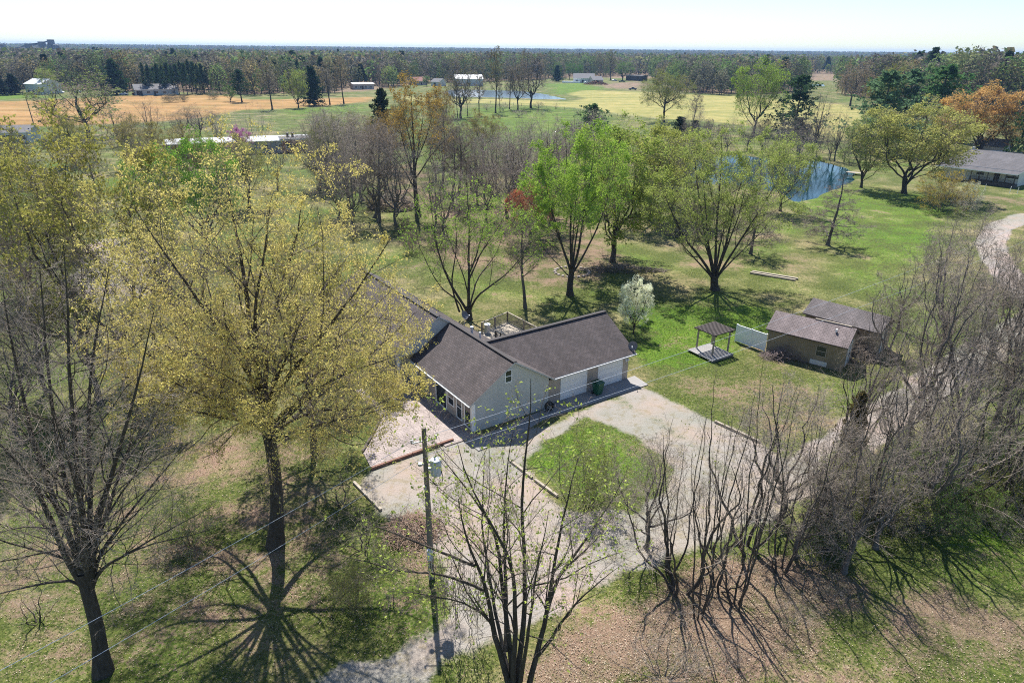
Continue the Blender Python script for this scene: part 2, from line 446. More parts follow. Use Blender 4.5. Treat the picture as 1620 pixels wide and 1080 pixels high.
def zones(X, Y):
    """surface covers at world points: gravel, litter, lush, orange, tan, bare"""
    near = 1.0 / (1.0 + (np.maximum(Y, 0) / 90.0))
    w1 = wob(X, Y, 2.2, 1) * 0.22 + wob(X, Y, 7, 2) * 0.35
    gr = soft(sd_poly(X, Y, P_DRIVE) + w1, 0.55) * (1 - soft(sd_poly(X, Y, P_ISLAND) + w1, 0.5))
    r1 = soft(sd_line(X, Y, L_ROAD) - 1.75 + w1 * 0.8, 0.5); r2 = soft(sd_line(X, Y, L_ROAD2) - 1.9 + w1 * .6, 0.4)
    gr = np.maximum.reduce([gr, r1, r2, soft(sd_poly(X, Y, P_LEFT_PAVE) + w1, 0.6)])
    gr = gr * (1 - 0.4 * soft(sd_line(X, Y, L_MEDIAN) - 0.75 + w1, 0.5))
    n1 = wob(X, Y, 3.0, 3); n2 = wob(X, Y, 9.0, 4); n3 = wob(X, Y, 28.0, 5)
    def area(pts, w): return soft(sd_poly(X, Y, PG(pts)) + n2 * w * 0.6 + n1 * w * 0.3, w)
    lit = np.clip(0.20 + 0.25 * n2 + 0.2 * n3 + 0.16 * n1 + 0.16 * (Y < 70), 0, 1) * 0.75
    lit = np.maximum(lit, area([(820,1100),(900,975),(1040,905),(1090,880),(1200,850),(1300,880),(1400,940),(1330,1010),(1180,1100)], 1.4) * 0.95)
    lit = np.maximum(lit, area([(1380,940),(1480,900),(1560,950),(1640,1000),(1660,1110),(1330,1110)], 1.5) * 0.72)
    lit = np.maximum(lit, area([(600,790),(700,800),(712,960),(660,960),(610,900)], 1.0) * 0.9)
    lit = np.maximum(lit, area([(60,680),(330,640),(560,660),(600,800),(600,1000),(250,1110),(-40,1110),(-60,900)], 3.0) * np.clip(0.60 + 0.22 * n1 + 0.1 * n2, 0, 1))
    lit = np.maximum(lit, area([(640,420),(700,330),(820,320),(960,360),(1010,420),(960,470),(840,455)], 3.0) * 0.72)
    lit = np.maximum(lit, area([(1040,330),(1180,340),(1300,420),(1180,440),(1050,420)], 3.0) * 0.5)
    lit = np.maximum(lit, area([(560,330),(600,262),(680,258),(700,300),(690,345)], 4.0) * 0.75)
    lit = np.maximum(lit, area([(1020,600),(1240,560),(1330,640),(1260,720),(1120,650)], 1.5) * 0.58)
    lit = np.maximum(lit, area([(1350,330),(1420,335),(1400,410),(1355,420)], 3.0) * 0.5)
    lit = np.maximum(lit, area([(1500,300),(1640,312),(1640,332),(1560,335),(1500,325)], 2.0) * 0.6)
    lit = np.maximum(lit, area([(930,134),(1010,128),(1040,134),(1010,142),(950,140)], 12.0) * 0.95)
    lit = np.maximum(lit, area([(880,120),(1010,118),(1010,123),(880,125)], 12.0) * 0.8)
    lush = np.clip(0.40 + 0.30 * n3 + 0.35 * n2, 0, 1) * 0.68
    lush = np.maximum(lush, area([(1000,560),(1010,480),(1200,480),(1240,520),(1210,540),(1090,590)], 2.0) * 0.95)
    lush = np.maximum(lush, area([(820,720),(925,665),(1000,695),(1050,760),(950,800),(880,780)], 1.0) * 0.75)
    lush = np.maximum(lush, area([(-60,260),(20,250),(40,470),(-60,480)], 5.0) * 1.0)
    lush = np.maximum(lush, area([(1240,310),(1350,290),(1480,310),(1520,320),(1480,430),(1350,440)], 4.0) * 0.62)
    lush = np.maximum(lush, area([(1470,760),(1640,720),(1640,930),(1540,900)], 2.0) * 0.85)
    lush = np.maximum(lush, area([(500,240),(720,170),(880,165),(1000,190),(980,230),(820,260),(700,270)], 15.0) * 0.66)
    lush = np.maximum(lush, area([(860,133),(930,131),(990,138),(925,145),(900,150),(880,150)], 10.0) * 0.95)
    lush = np.maximum(lush, area([(-60,150),(60,148),(90,155),(-60,160)], 10.0) * 0.9)
    lush = np.maximum(lush, area([(1285,118),(1330,118),(1330,127),(1285,127)], 10.0) * 0.8)
    lush = np.maximum(lush, area([(440,172),(590,163),(590,175),(440,185)], 8.0) * 0.7)
    lit = np.maximum(lit, soft(sd_poly(X, Y, P_WOODFLOOR), 6.0) * 0.92)
    wf = wob(X, Y, 60, 9) * 3
    org = soft(sd_poly(X, Y, P_ORANGE) + wf, 3.0)
    tan = soft(sd_poly(X, Y, P_TAN) + wf * 0.6, 2.5)
    return gr, lit, lush, org, tan

def pond_depth(X, Y):
    w = wob(X, Y, 9, 12) * 0.5
    a = soft(sd_poly(X, Y, P_POND) + w, 1.1)
    b = soft(sd_poly(X, Y, P_POND2) + w * 3, 2.0)
    return -1.1 * a - 0.8 * b

def seg(*parts):
    out = []
    for a, b, st in parts: out.append(np.arange(a, b, st))
    return np.concatenate(out)
def geo(a, b, n): return np.geomspace(a, b, n)
_xr = np.concatenate([np.arange(0, 50, 0.5), np.arange(50, 130, 0.9), np.arange(130, 320, 2.0), np.arange(320, 640, 5.0), geo(640, 16000, 30)])
_xs = np.concatenate([-_xr[:0:-1], _xr])
_ys = np.concatenate([-geo(6000, 20, 12), np.arange(-10, 12, 2.0), np.arange(12, 80, 0.5), np.arange(80, 170, 0.9), np.arange(170, 420, 2.0), np.arange(420, 760, 5.0), geo(760, 16000, 34)])
_X, _Y = np.meshgrid(_xs, _ys)
_gr, _li, _lu, _or, _ta = zones(_X, _Y)
_Z = pond_depth(_X, _Y) + wob(_X, _Y, 6, 20) * 0.03 * (1 - _gr)
_flat = soft(sd_poly(_X, _Y, PG([(540,600),(600,400),(1020,440),(1040,620),(720,760)])), 1.0)
_Z = np.where(_flat > 0.01, np.minimum(_Z, 0) * (1 - _flat), _Z)
_nx, _ny = len(_xs), len(_ys)
_v = np.stack([_X.ravel(), _Y.ravel(), _Z.ravel()], 1)
_i = np.arange(_nx * _ny).reshape(_ny, _nx)
_q = np.stack([_i[:-1, :-1].ravel(), _i[:-1, 1:].ravel(), _i[1:, 1:].ravel(), _i[1:, :-1].ravel()], 1)

def ground_mat():
    m, nt, bs = new_mat('ground_cover')
    L = nt.links
    geo_ = N(nt, 'ShaderNodeNewGeometry').outputs['Position']
    za = N(nt, 'ShaderNodeVertexColor', layer_name='zone_a'); zb = N(nt, 'ShaderNodeVertexColor', layer_name='zone_b')
    sa = N(nt, 'ShaderNodeSeparateColor'); L.new(za.outputs[0], sa.inputs[0])
    sb = N(nt, 'ShaderNodeSeparateColor'); L.new(zb.outputs[0], sb.inputs[0])
    gravel, litter, lush = sa.outputs[0], sa.outputs[1], sa.outputs[2]
    orange, tan = sb.outputs[0], sb.outputs[1]
    n_f = noise(nt, 7.0, 3, 0.7, geo_)          # 15 cm blades and leaves
    n_m = noise(nt, 1.6, 4, 0.7, geo_)          # half a metre
    n_l = noise(nt, 0.22, 4, 0.6, geo_)         # several metres
    n_s = noise(nt, 22.0, 2, 0.7, geo_)         # single leaves and stones
    n_x = noise(nt, 0.055, 4, 0.6, geo_)         # broad patches of the pasture
    # grass: fresh and tired blades over straw
    g1 = ramp(nt, n_f, [(0.28, (0.034, 0.048, 0.012)), (0.50, (0.094, 0.117, 0.028)), (0.72, (0.19, 0.19, 0.065))])
    g2 = ramp(nt, n_f, [(0.25, (0.034, 0.078, 0.008)), (0.50, (0.092, 0.165, 0.016)), (0.75, (0.17, 0.25, 0.034))])
    straw = ramp(nt, n_s, [(0.25, (0.11, 0.090, 0.050)), (0.5, (0.23, 0.19, 0.11)), (0.75, (0.38, 0.32, 0.20))])
    thr = mth(nt, 'ADD', mth(nt, 'MULTIPLY', n_m, 0.55), mth(nt, 'MULTIPLY', n_f, 0.45))
    lf = mth(nt, 'MULTIPLY', mth(nt, 'ADD', mth(nt, 'SUBTRACT', lush, 0.32), mth(nt, 'MULTIPLY', mth(nt, 'SUBTRACT', mth(nt, 'ADD', n_m, n_l), 1.0), 2.2)), 2.2, True)
    base = mixc(nt, lf, g1, g2)
    sfac = mth(nt, 'MULTIPLY', mth(nt, 'SUBTRACT', mth(nt, 'ADD', mth(nt, 'MULTIPLY', thr, 1.0), mth(nt, 'ADD', mth(nt, 'MULTIPLY', n_l, 0.7), mth(nt, 'ADD', mth(nt, 'MULTIPLY', n_x, 0.6), mth(nt, 'MULTIPLY', lush, -0.30)))), 1.02), 4.0, True)
    base = mixc(nt, mth(nt, 'MULTIPLY', sfac, 0.75), base, straw)
    # leaf litter breaks through in leaf-sized flecks
    lit_c = ramp(nt, n_s, [(0.22, (0.085, 0.055, 0.038)), (0.42, (0.165, 0.112, 0.078)), (0.60, (0.265, 0.190, 0.138)), (0.8, (0.46, 0.37, 0.295))])
    n_p = noise(nt, 3.1, 4, 0.75, geo_)
    base = mixc(nt, 1.0, base, ramp(nt, n_p, [(0.34, (0.42, 0.52, 0.42)), (0.50, (1.0, 1.0, 1.0)), (0.66, (1.36, 1.28, 1.2))]), 'MULTIPLY')
    lfac = mth(nt, 'MULTIPLY', mth(nt, 'ADD', mth(nt, 'SUBTRACT', litter, 0.50), mth(nt, 'ADD', mth(nt, 'MULTIPLY', mth(nt, 'SUBTRACT', thr, 0.5), 2.6), mth(nt, 'MULTIPLY', mth(nt, 'SUBTRACT', n_l, 0.5), 1.5))), 2.6, True)
    base = mixc(nt, lfac, base, lit_c)
    # gravel
    gv = ramp(nt, n_s, [(0.22, (0.18, 0.158, 0.148)), (0.5, (0.325, 0.295, 0.278)), (0.78, (0.52, 0.485, 0.465))])
    gv = mixc(nt, ramp(nt, n_l, [(0.44, 0.0), (0.64, 0.6)]), gv, mixc(nt, n_f, (0.22, 0.165, 0.125), (0.38, 0.30, 0.235)))
    gv = mixc(nt, ramp(nt, mth(nt, 'ADD', n_m, mth(nt, 'MULTIPLY', n_f, 0.35)), [(0.68, 0.0), (0.80, 0.55)]), gv, straw)
    gfac = mth(nt, 'MULTIPLY', mth(nt, 'ADD', mth(nt, 'SUBTRACT', gravel, 0.40), mth(nt, 'MULTIPLY', mth(nt, 'SUBTRACT', thr, 0.5), 1.6)), 3.0, True)
    base = mixc(nt, gfac, base, gv)
    # far fields
    wv = N(nt, 'ShaderNodeMapping'); wv.inputs['Rotation'].default_value = (0, 0, 0.25); wv.inputs['Scale'].default_value = (0.012, 0.12, 1); L.new(geo_, wv.inputs['Vector'])
    row = noise(nt, 1.0, 5, 0.65, wv.outputs[0])
    oc = ramp(nt, row, [(0.3, (0.205, 0.115, 0.042)), (0.55, (0.32, 0.195, 0.075)), (0.7, (0.37, 0.26, 0.13))])
    tcx = ramp(nt, row, [(0.3, (0.175, 0.185, 0.055)), (0.5, (0.275, 0.255, 0.085)), (0.72, (0.34, 0.29, 0.125))])
    base = mixc(nt, orange, base, oc)
    base = mixc(nt, tan, base, tcx)
    # large patches of tone
    base = mixc(nt, 1.0, base, ramp(nt, n_l, [(0.3, (0.80, 0.82, 0.78)), (0.7, (1.12, 1.08, 1.10))]), 'MULTIPLY')
    base = mixc(nt, 1.0, base, ramp(nt, n_x, [(0.35, (0.82, 0.88, 0.80)), (0.65, (1.12, 1.05, 1.05))]), 'MULTIPLY')
    L.new(base, bs.inputs['Base Color']); bs.inputs['Roughness'].default_value = 0.95
    bs.inputs['Specular IOR Level'].default_value = 0.15
    hgt = mth(nt, 'ADD', mth(nt, 'MULTIPLY', n_f, 0.6), mth(nt, 'MULTIPLY', n_s, 0.4))
    bump(nt, bs, hgt, 0.9, 0.10)
    return m
M['ground'] = ground_mat()
_me = np_mesh('ground', _v, quads=_q, mats=[M['ground']], smooth=True)
for nm, ch in (('zone_a', (_gr, _li, _lu)), ('zone_b', (_or, _ta, _ta * 0))):
    a = _me.color_attributes.new(nm, 'FLOAT_COLOR', 'POINT')
    c = np.ones((_nx * _ny, 4), dtype=np.float32)
    for k in range(3): c[:, k] = ch[k].ravel()
    a.data.foreach_set('color', c.ravel())
tag(link(bpy.data.objects.new('ground', _me)), kind='structure')

def sheet(name, pts, z, mat, kind='structure', grow=1.0):
    c = np.mean(np.asarray(pts)[:, :2], axis=0)
    P = [(c[0] + (p[0] - c[0]) * grow, c[1] + (p[1] - c[1]) * grow, z) for p in pts]
    if sum((P[i][0] * P[(i + 1) % len(P)][1] - P[(i + 1) % len(P)][0] * P[i][1]) for i in range(len(P))) < 0: P = P[::-1]
    mb = MB(); mb.poly(P)
    return tag(mb.build(name, mat), kind=kind)
sheet('pond_water', P_POND, -0.32, M['water'], grow=1.06)
sheet('field_pond_water', P_POND2, -0.30, M['water_far'], grow=1.05)
sheet('distant_water', PG([(1283,134),(1303,133.5),(1305,137),(1283,137.5)]), 0.1, M['water_far'])

# ---------------------------------------------------------------- blades and leaves that stand off the ground
def scatter_quads(n, seed, kind):
    rs = np.random.RandomState(seed)
    # denser near the house yard: sample in polar rings between 14 and 75 m
    r = rs.uniform(14 ** .9, 85 ** .9, n) ** (1 / .9); th = rs.uniform(-.88, .88, n)
    X, Y = np.sin(th) * r, np.cos(th) * r
    gr, li, lu, _o, _t = zones(X, Y)
    if kind == 'grass': keep = (gr < .25) & (rs.uniform(0, 1, n) < np.clip(1.05 - li * .8, .05, 1) * (0.35 + lu))
    else: keep = (gr < .6) & (rs.uniform(0, 1, n) < li ** 1.8)
    rel = np.stack([X - HO_[0], Y - HO_[1]], 1); u = rel @ HU_; v = rel @ HV_
    keep &= ~((u > -2.7) & (u < 16) & (v > -2.4) & (v < 25)) & (sd_poly(X, Y, P_PATIO) > .1)
    X, Y, lu = X[keep], Y[keep], lu[keep]; m = len(X)
    if kind == 'grass':
        h = rs.uniform(.03, .09, m) * (0.8 + .5 * lu); w = rs.uniform(.012, .03, m); a = rs.uniform(0, 6.28, m); ln = rs.normal(0, .05, (m, 2))
        A = np.stack([X - np.cos(a) * w, Y - np.sin(a) * w, np.full(m, -.01)], 1); B = np.stack([X + np.cos(a) * w, Y + np.sin(a) * w, np.full(m, -.01)], 1)
        C = np.stack([X + ln[:, 0], Y + ln[:, 1], h], 1)
        V_ = np.stack([A, B, C], 1).reshape(-1, 3); base_ = np.array([.13, .165, .04]) * (1 - lu[:, None]) + np.array([.13, .23, .03]) * lu[:, None]
        dry = rs.uniform(0, 1, m) < .28; base_[dry] = (.30, .25, .13)
        c = base_ * rs.uniform(.75, 1.5, (m, 1)); k = 3
    else:
        s = rs.uniform(.018, .042, m)[:, None]; a = rs.uniform(0, 6.28, m); n1 = np.stack([np.cos(a), np.sin(a), rs.uniform(-.4, .4, m)], 1); n2 = np.stack([-np.sin(a), np.cos(a), rs.uniform(-.4, .4, m)], 1)
        p = np.stack([X, Y, rs.uniform(.02, .06, m)], 1)
        V_ = np.stack([p - n1 * s, p - n2 * s * .7, p + n1 * s, p + n2 * s * .7], 1).reshape(-1, 3)
        pal = np.array([[.36, .28, .22], [.26, .19, .145], [.48, .40, .33], [.20, .145, .115]]); c = pal[rs.randint(0, 4, m)] * rs.uniform(.8, 1.2, (m, 1)); k = 4
    col = np.repeat(c, k, 0); idx = np.arange(m * k).reshape(-1, k)
    me = np_mesh(kind, V_, quads=idx if k == 4 else None, tris=idx if k == 3 else None, mats=[M['leaf_mix']], colors=col)
    return link(bpy.data.objects.new('grass' if kind == 'grass' else 'leaf_litter', me))
HO_ = np.array([-2.67, 41.9]); HU_ = np.array([math.cos(math.radians(34.5)), math.sin(math.radians(34.5))]); HV_ = np.array([-HU_[1], HU_[0]])
P_PATIO = PG([(566,616),(664,648),(717,696),(588,742),(574,716)])
tag(scatter_quads(520000, 50, 'grass'), 'short grass blades standing over the lawns', 'grass', kind='stuff')
tag(scatter_quads(420000, 51, 'litter'), 'fallen brown leaves lying over the ground', 'leaf litter', kind='stuff')
# ================================================================== PAVED SURFACES
HA = math.radians(34.5); HU = np.array([math.cos(HA), math.sin(HA)]); HV = np.array([-math.sin(HA), math.cos(HA)])
HO = np.array([-2.67, 41.9])
def HW(u, v, z=0.0):
    p = HO + HU * u + HV * v; return (p[0], p[1], z)
def ccw(P):
    a = sum(P[i][0] * P[(i + 1) % len(P)][1] - P[(i + 1) % len(P)][0] * P[i][1] for i in range(len(P)))
    return P if a > 0 else P[::-1]
_mb = MB(); _mb.slab(ccw([tuple(G(x, y)[:2]) + (0.06,) for x, y in [(566,616),(588,622),(612,652),(664,650),(612,604),(640,590),(664,612),(745,690),(749,700),(717,696),(588,742),(574,716),(590,690),(602,658)]][::1]), 0.2, 0, 0)
# simple outline: strip, yard and the walk under the eaves
_mb = MB()
_mb.slab(ccw([tuple(G(x, y)[:2]) + (0.06,) for x, y in [(606,654),(664,648),(717,696),(588,742),(574,716),(590,688)]]), 0.2)
tag(_mb.build('brick_patio', M['pavers']), kind='structure')
_mb = MB(); _mb.slab(ccw([HW(-2.6, -0.6, 0.066)[:3], HW(0, -0.6, 0.066), HW(0, 9.6, 0.066), HW(-2.6, 9.6, 0.066)]), 0.2)
tag(_mb.build('shaded_brick_walk', M['pavers']), kind='structure')
_mb = MB(); _mb.slab(ccw([tuple(G(x, y)[:2]) + (0.05,) for x, y in [(560,618),(572,615),(614,650),(604,660)]]), 0.2)
tag(_mb.build('paver_path', M['pavers']), kind='structure')
_mb = MB()
_mb.slab(ccw([HW(2.2, -1.3, 0.07), HW(15.7, -1.45, 0.07), HW(15.9, 0.35, 0.07), HW(7.0, 0.35, 0.07), HW(7.0, -0.02, 0.07), HW(2.2, -0.6, 0.07)]), 0.25)
_mb.slab(ccw([HW(-1.0, -2.3, 0.066), HW(2.2, -2.1, 0.066), HW(5.2, -1.32, 0.066), HW(2.2, -1.3, 0.066), HW(2.2, -0.62, 0.066), HW(-1.0, -0.65, 0.066)]), 0.25)
tag(_mb.build('concrete_apron', M['concrete']), kind='structure')
def beam(name, pts, w, h, mat, label, cat, z=0.0, group=None):
    mb = MB(); P = [G(x, y) for x, y in pts]
    for a, b in zip(P[:-1], P[1:]): mb.bar((a[0], a[1], z + h / 2), (b[0], b[1], z + h / 2), w, h)
    return tag(mb.build(name, mat), label, cat, group)
beam('landscape_timber', [(588,743),(652,720)], 0.16, 0.2, M['timber_red'], 'weathered red-brown edging timber along the lower left half of the brick patio edge', 'timber')
beam('landscape_timber', [(653,719.6),(717,697)], 0.16, 0.2, M['timber_red'], 'red-brown edging timber along the patio edge nearest the house corner', 'timber')
beam('landscape_timber', [(574,716),(590,689)], 0.14, 0.2, M['wood_dark'], 'dark short timber on the left edge of the brick patio', 'timber')
beam('landscape_timber', [(590,688),(606,657)], 0.14, 0.2, M['wood_dark'], 'dark timber on the upper left edge of the brick patio', 'timber')
beam('landscape_timber', [(560,764),(603,808)], 0.16, 0.16, M['wood_weathered'], 'pale timber half buried in grass left of the gravel yard', 'timber')
beam('landscape_timber', [(807,730),(842,757)], 0.16, 0.16, M['wood_weathered'], 'pale timber edging the grass island close to the house', 'timber')
beam('landscape_timber', [(846,760),(882,786)], 0.16, 0.16, M['wood_weathered'], 'pale timber edging the lower part of the grass island', 'timber')
beam('landscape_timber', [(1131,668),(1166,684)], 0.17, 0.18, M['wood_weathered'], 'pale kerb timber beside the drive, nearer the garage', 'timber')
beam('landscape_timber', [(1167,684.5),(1201,700)], 0.17, 0.18, M['wood_weathered'], 'pale kerb timber beside the drive, farther from the garage', 'timber')

# ================================================================== HELPERS FOR BUILDINGS
def uvq(p, origin, ax, ay):
    return [((Vector(q) - Vector(origin)).dot(Vector(ax)), (Vector(q) - Vector(origin)).dot(Vector(ay))) for q in p]
def roof_plane(mb, pts, th=0.12, top=0, side=1):
    """pts ccw from above; first edge lies along the eave"""
    ax = (Vector(pts[1]) - Vector(pts[0])).normalized()
    n = (Vector(pts[1]) - Vector(pts[0])).cross(Vector(pts[2]) - Vector(pts[1])).normalized()
    ay = n.cross(ax)
    mb.slab(pts, th, top, side, uv=uvq(pts, pts[0], ax, ay), down=(0, 0, -th))
def window(parent, c, w, h, nrm, name='window', frame=None, sash=True, fw=0.07):
    """c: centre of the sill line at wall face, local coords; nrm: 'u-','v-','u+','v+'"""
    fr = frame or M['white_paint']
    c = Vector(c); ax = {'v-': Vector((1, 0, 0)), 'v+': Vector((-1, 0, 0)), 'u-': Vector((0, -1, 0)), 'u+': Vector((0, 1, 0))}[nrm]
    nn = {'v-': Vector((0, -1, 0)), 'v+': Vector((0, 1, 0)), 'u-': Vector((-1, 0, 0)), 'u+': Vector((1, 0, 0))}[nrm]
    R = Matrix((ax, -nn, Vector((0, 0, 1)))).transposed().to_4x4(); R.translation = c
    mb = MB()
    mb.box((-w / 2, -0.04, 0), (-w / 2 + fw, 0.05, h), 0, R); mb.box((w / 2 - fw, -0.04, 0), (w / 2, 0.05, h), 0, R)
    mb.box((-w / 2 + fw, -0.04, 0), (w / 2 - fw, 0.05, fw), 0, R); mb.box((-w / 2 + fw, -0.04, h - fw), (w / 2 - fw, 0.05, h), 0, R)
    if sash: mb.box((-w / 2 + fw, -0.03, h / 2 - 0.03), (w / 2 - fw, 0.05, h / 2 + 0.03), 0, R)
    o = mb.build(name, fr, parent)
    g = MB(); g.box((-w / 2 + fw, -0.012, fw), (w / 2 - fw, 0.03, h - fw), 0, R); g.build('pane', M['glass'], o)
    return o

# ================================================================== MAIN HOUSE
house = empty('house', (HO[0], HO[1], 0), HA, 'grey-sided house with dark brown shingle roofs and a two-door garage wing', 'house')
mb = MB()
def gable_prism(mb, u0, u1, v0, v1, zt, zr, ur, m_side, m_gable, open_back=False, along='v'):
    """walls under a gable roof; ridge along v at u=ur (or along u at v=ur)"""
    if along == 'v':
        mb.poly([(u0, v1, 0), (u0, v0, 0), (u0, v0, zt), (u0, v1, zt)], m_side)
        mb.poly([(u1, v0, 0), (u1, v1, 0), (u1, v1, zt), (u1, v0, zt)], m_side)
        mb.poly([(u0, v0, 0), (u1, v0, 0), (u1, v0, zt), (ur, v0, zr), (u0, v0, zt)], m_gable)
        mb.poly([(u1, v1, 0), (u0, v1, 0), (u0, v1, zt), (ur, v1, zr), (u1, v1, zt)], m_gable)
    else:
        mb.poly([(u0, v0, 0), (u1, v0, 0), (u1, v0, zt), (u0, v0, zt)], m_side)
        mb.poly([(u1, v1, 0), (u0, v1, 0), (u0, v1, zt), (u1, v1, zt)], m_side)
        mb.poly([(u1, v0, 0), (u1, v1, 0), (u1, v1, zt), (u1, ur, zr), (u1, v0, zt)], m_gable)
        mb.poly([(u0, v1, 0), (u0, v0, 0), (u0, v0, zt), (u0, ur, zr), (u0, v1, zt)], m_gable)
gable_prism(mb, 0, 6.6, 0, 9.0, 2.5, 4.62, 3.3, 1, 0)
mb.build('front_wall', [M['siding_gable'], M['siding_tan']], house)
mb = MB(); gable_prism(mb, 0.0, 5.8, 9.03, 24.0, 2.8, 5.2, 2.2, 1, 0); mb.build('bedroom_wing_wall', [M['siding_gable'], M['siding_tan']], house)
# the gable over the porch carries siding out to the eave
mb = MB(); mb.slab([(-1.62, 8.9, 2.80), (6.0, 8.9, 2.80), (6.0, 8.9, 2.86), (2.2, 8.9, 5.36), (-1.62, 8.9, 2.86)], 0.1, 0, 0, down=(0, 0.1, 0)); mb.build('porch_gable', M['siding_gable'], house)
mb = MB(); gable_prism(mb, 6.62, 15.05, 0.35, 7.7, 2.45, 4.55, 4.0, 0, 0, along='u'); mb.build('garage_wall', M['siding_tan'], house)
mb = MB()
roof_plane(mb, [(-0.45, 8.98, 2.4), (-0.45, -0.35, 2.4), (3.3, -0.35, 4.8), (3.3, 8.98, 4.8)])
roof_plane(mb, [(7.05, -0.35, 2.4), (7.05, 10.9, 2.4), (3.3, 10.9, 4.8), (3.3, -0.35, 4.8)])
rf = mb.build('roof', [M['shingle'], M['trim']], house)
MBc = MB(); MBc.bar((3.3, -0.36, 4.80), (3.3, 8.7, 4.80), 0.3, 0.07); MBc.build('ridge_cap', M['shingle_shed2'], rf)
mb = MB()
roof_plane(mb, [(-1.7, 24.4, 2.9), (-1.7, 8.75, 2.9), (2.2, 8.75, 5.5), (2.2, 24.4, 5.5)])
roof_plane(mb, [(6.1, 8.75, 2.9), (6.1, 24.4, 2.9), (2.2, 24.4, 5.5), (2.2, 8.75, 5.5)])
rf2 = mb.build('roof', [M['shingle'], M['trim']], house)
MBc = MB(); MBc.bar((2.2, 8.76, 5.5), (2.2, 24.4, 5.5), 0.3, 0.07); MBc.build('ridge_cap', M['shingle_shed2'], rf2)
mb = MB()
roof_plane(mb, [(7.06, -0.05, 2.39), (15.5, -0.05, 2.39), (15.5, 4.0, 4.75), (3.36, 4.0, 4.75)])
roof_plane(mb, [(15.5, 8.05, 2.39), (7.06, 8.05, 2.39), (3.36, 4.0, 4.75), (15.5, 4.0, 4.75)])
rf3 = mb.build('roof', [M['shingle'], M['trim']], house)
MBc = MB(); MBc.bar((3.5, 4.0, 4.75), (15.5, 4.0, 4.75), 0.34, 0.06); MBc.build('ridge_cap', M['shingle_shed2'], rf3)
# gutters
for a, b in (((7.06, -0.11, 2.3), (15.5, -0.11, 2.3)), ((-0.51, -0.35, 2.3), (-0.51, 8.7, 2.3))):
    m2 = MB(); m2.bar(a, b, 0.08, 0.07); m2.build('gutter', M['trim'], house)
m2 = MB(); m2.box((-0.02, -0.14, 0.1), (0.1, -0.03, 2.3)); m2.build('downspout', M['white_paint'], house)
m2 = MB(); m2.box((-0.12, -0.05, 0.1), (-0.01, 0.06, 2.3)); m2.build('corner_board', M['white_paint'], house)
# soffit return at the valley corner
m2 = MB(); m2.slab([(6.62, -0.03, 2.35), (7.04, -0.03, 2.35), (7.04, 0.32, 2.35), (6.62, 0.32, 2.35)], 0.05); m2.build('soffit', M['black'], house)
def garage_door(u0, u1, zt):
    fr = MB(); y = 0.345
    fr.box((u0 - 0.09, y - 0.04, 0.07), (u0, y, zt + 0.09)); fr.box((u1, y - 0.04, 0.07), (u1 + 0.09, y, zt + 0.09)); fr.box((u0, y - 0.04, zt), (u1, y, zt + 0.09))
    o = fr.build('garage_door', M['white_paint'], house)
    p = MB(); n = 4; h = (zt - 0.08) / n
    for k in range(n):
        z0 = 0.08 + k * h
        p.box((u0 + 0.005, y - 0.022, z0), (u1 - 0.005, y - 0.003, z0 + h - 0.012))
        m_ = 4; w = (u1 - u0) / m_
        for j in range(m_):
            p.box((u0 + j * w + 0.1, y - 0.030, z0 + 0.09), (u0 + (j + 1) * w - 0.1, y - 0.023, z0 + h - 0.10))
    p.build('panels', M['white_paint'], o)
    hd = MB(); hd.box(((u0 + u1) / 2 - 0.08, y - 0.06, 0.25), ((u0 + u1) / 2 + 0.08, y - 0.031, 0.29)); hd.build('handle', M['galv'], o)
garage_door(8.1, 10.55, 2.0); garage_door(11.85, 14.3, 2.0)
window(house, (3.3 - 0.35, -0.005, 3.15), 0.62, 1.0, 'v-')
for v, w, z, h in ((3.1, 0.9, 0.8, 1.2), (1.9, 0.8, 0.2, 1.9)):
    window(house, (-0.005, v, z), w, h, 'u-')
# sliding doors under the left eave
for v0 in (4.9, 1.0):
    window(house, (-0.005, v0 - 0.3, 0.08), 1.7 if v0 > 4 else 0.95, 2.0, 'u-', 'sliding_door', sash=False, fw=0.09)
window(house, (-0.005, 12.2, 0.9), 1.4, 1.2, 'u-'); window(house, (-0.005, 15.5, 0.9), 1.4, 1.2, 'u-'); window(house, (-0.005, 19.0, 0.9), 1.4, 1.2, 'u-')
for v in (9.1, 13.0, 16.8, 20.6, 24.1):
    m2 = MB(); m2.box((-1.45, v - 0.09, 0), (-1.27, v + 0.09, 2.79)); m2.build('porch_post', M['white_paint'], house)
m2 = MB(); m2.slab([(-1.5, 9.0, 0.12), (-0.01, 9.0, 0.12), (-0.01, 24.2, 0.12), (-1.5, 24.2, 0.12)], 0.12); m2.build('porch_floor', M['concrete'], house)
def wall_lamp(u, v, z, n):
    m2 = MB(); d = Vector((0, -1, 0)) if n == 'v-' else Vector((-1, 0, 0))
    p = Vector((u, v, z)); m2.tube([p, p + d * 0.1], 0.06, 8)
    for s_ in (-1, 1):
        q = p + d * 0.12 + (Vector((s_ * 0.11, 0, 0)) if n == 'v-' else Vector((0, s_ * 0.11, 0)))
        m2.tube([q, q + d * 0.13 + Vector((0, 0, -0.13))], [0.05, 0.085], 10)
    m2.build('flood_lamp', M['white_paint'], house)
wall_lamp(14.7, 0.34, 1.95, 'v-'); wall_lamp(-0.01, 5.9, 2.0, 'u-')
for p, r, h in (((3.95, 5.4, 4.32), 0.07, 0.5), ((4.3, 7.2, 4.1), 0.10, 0.5)):
    m2 = MB(); m2.lathe([(r, 0), (r, h), (r * 1.45, h + 0.02), (r * 1.45, h + 0.1), (0, h + 0.16)], p, 10); m2.build('roof_vent', M['vent_pipe'], house)

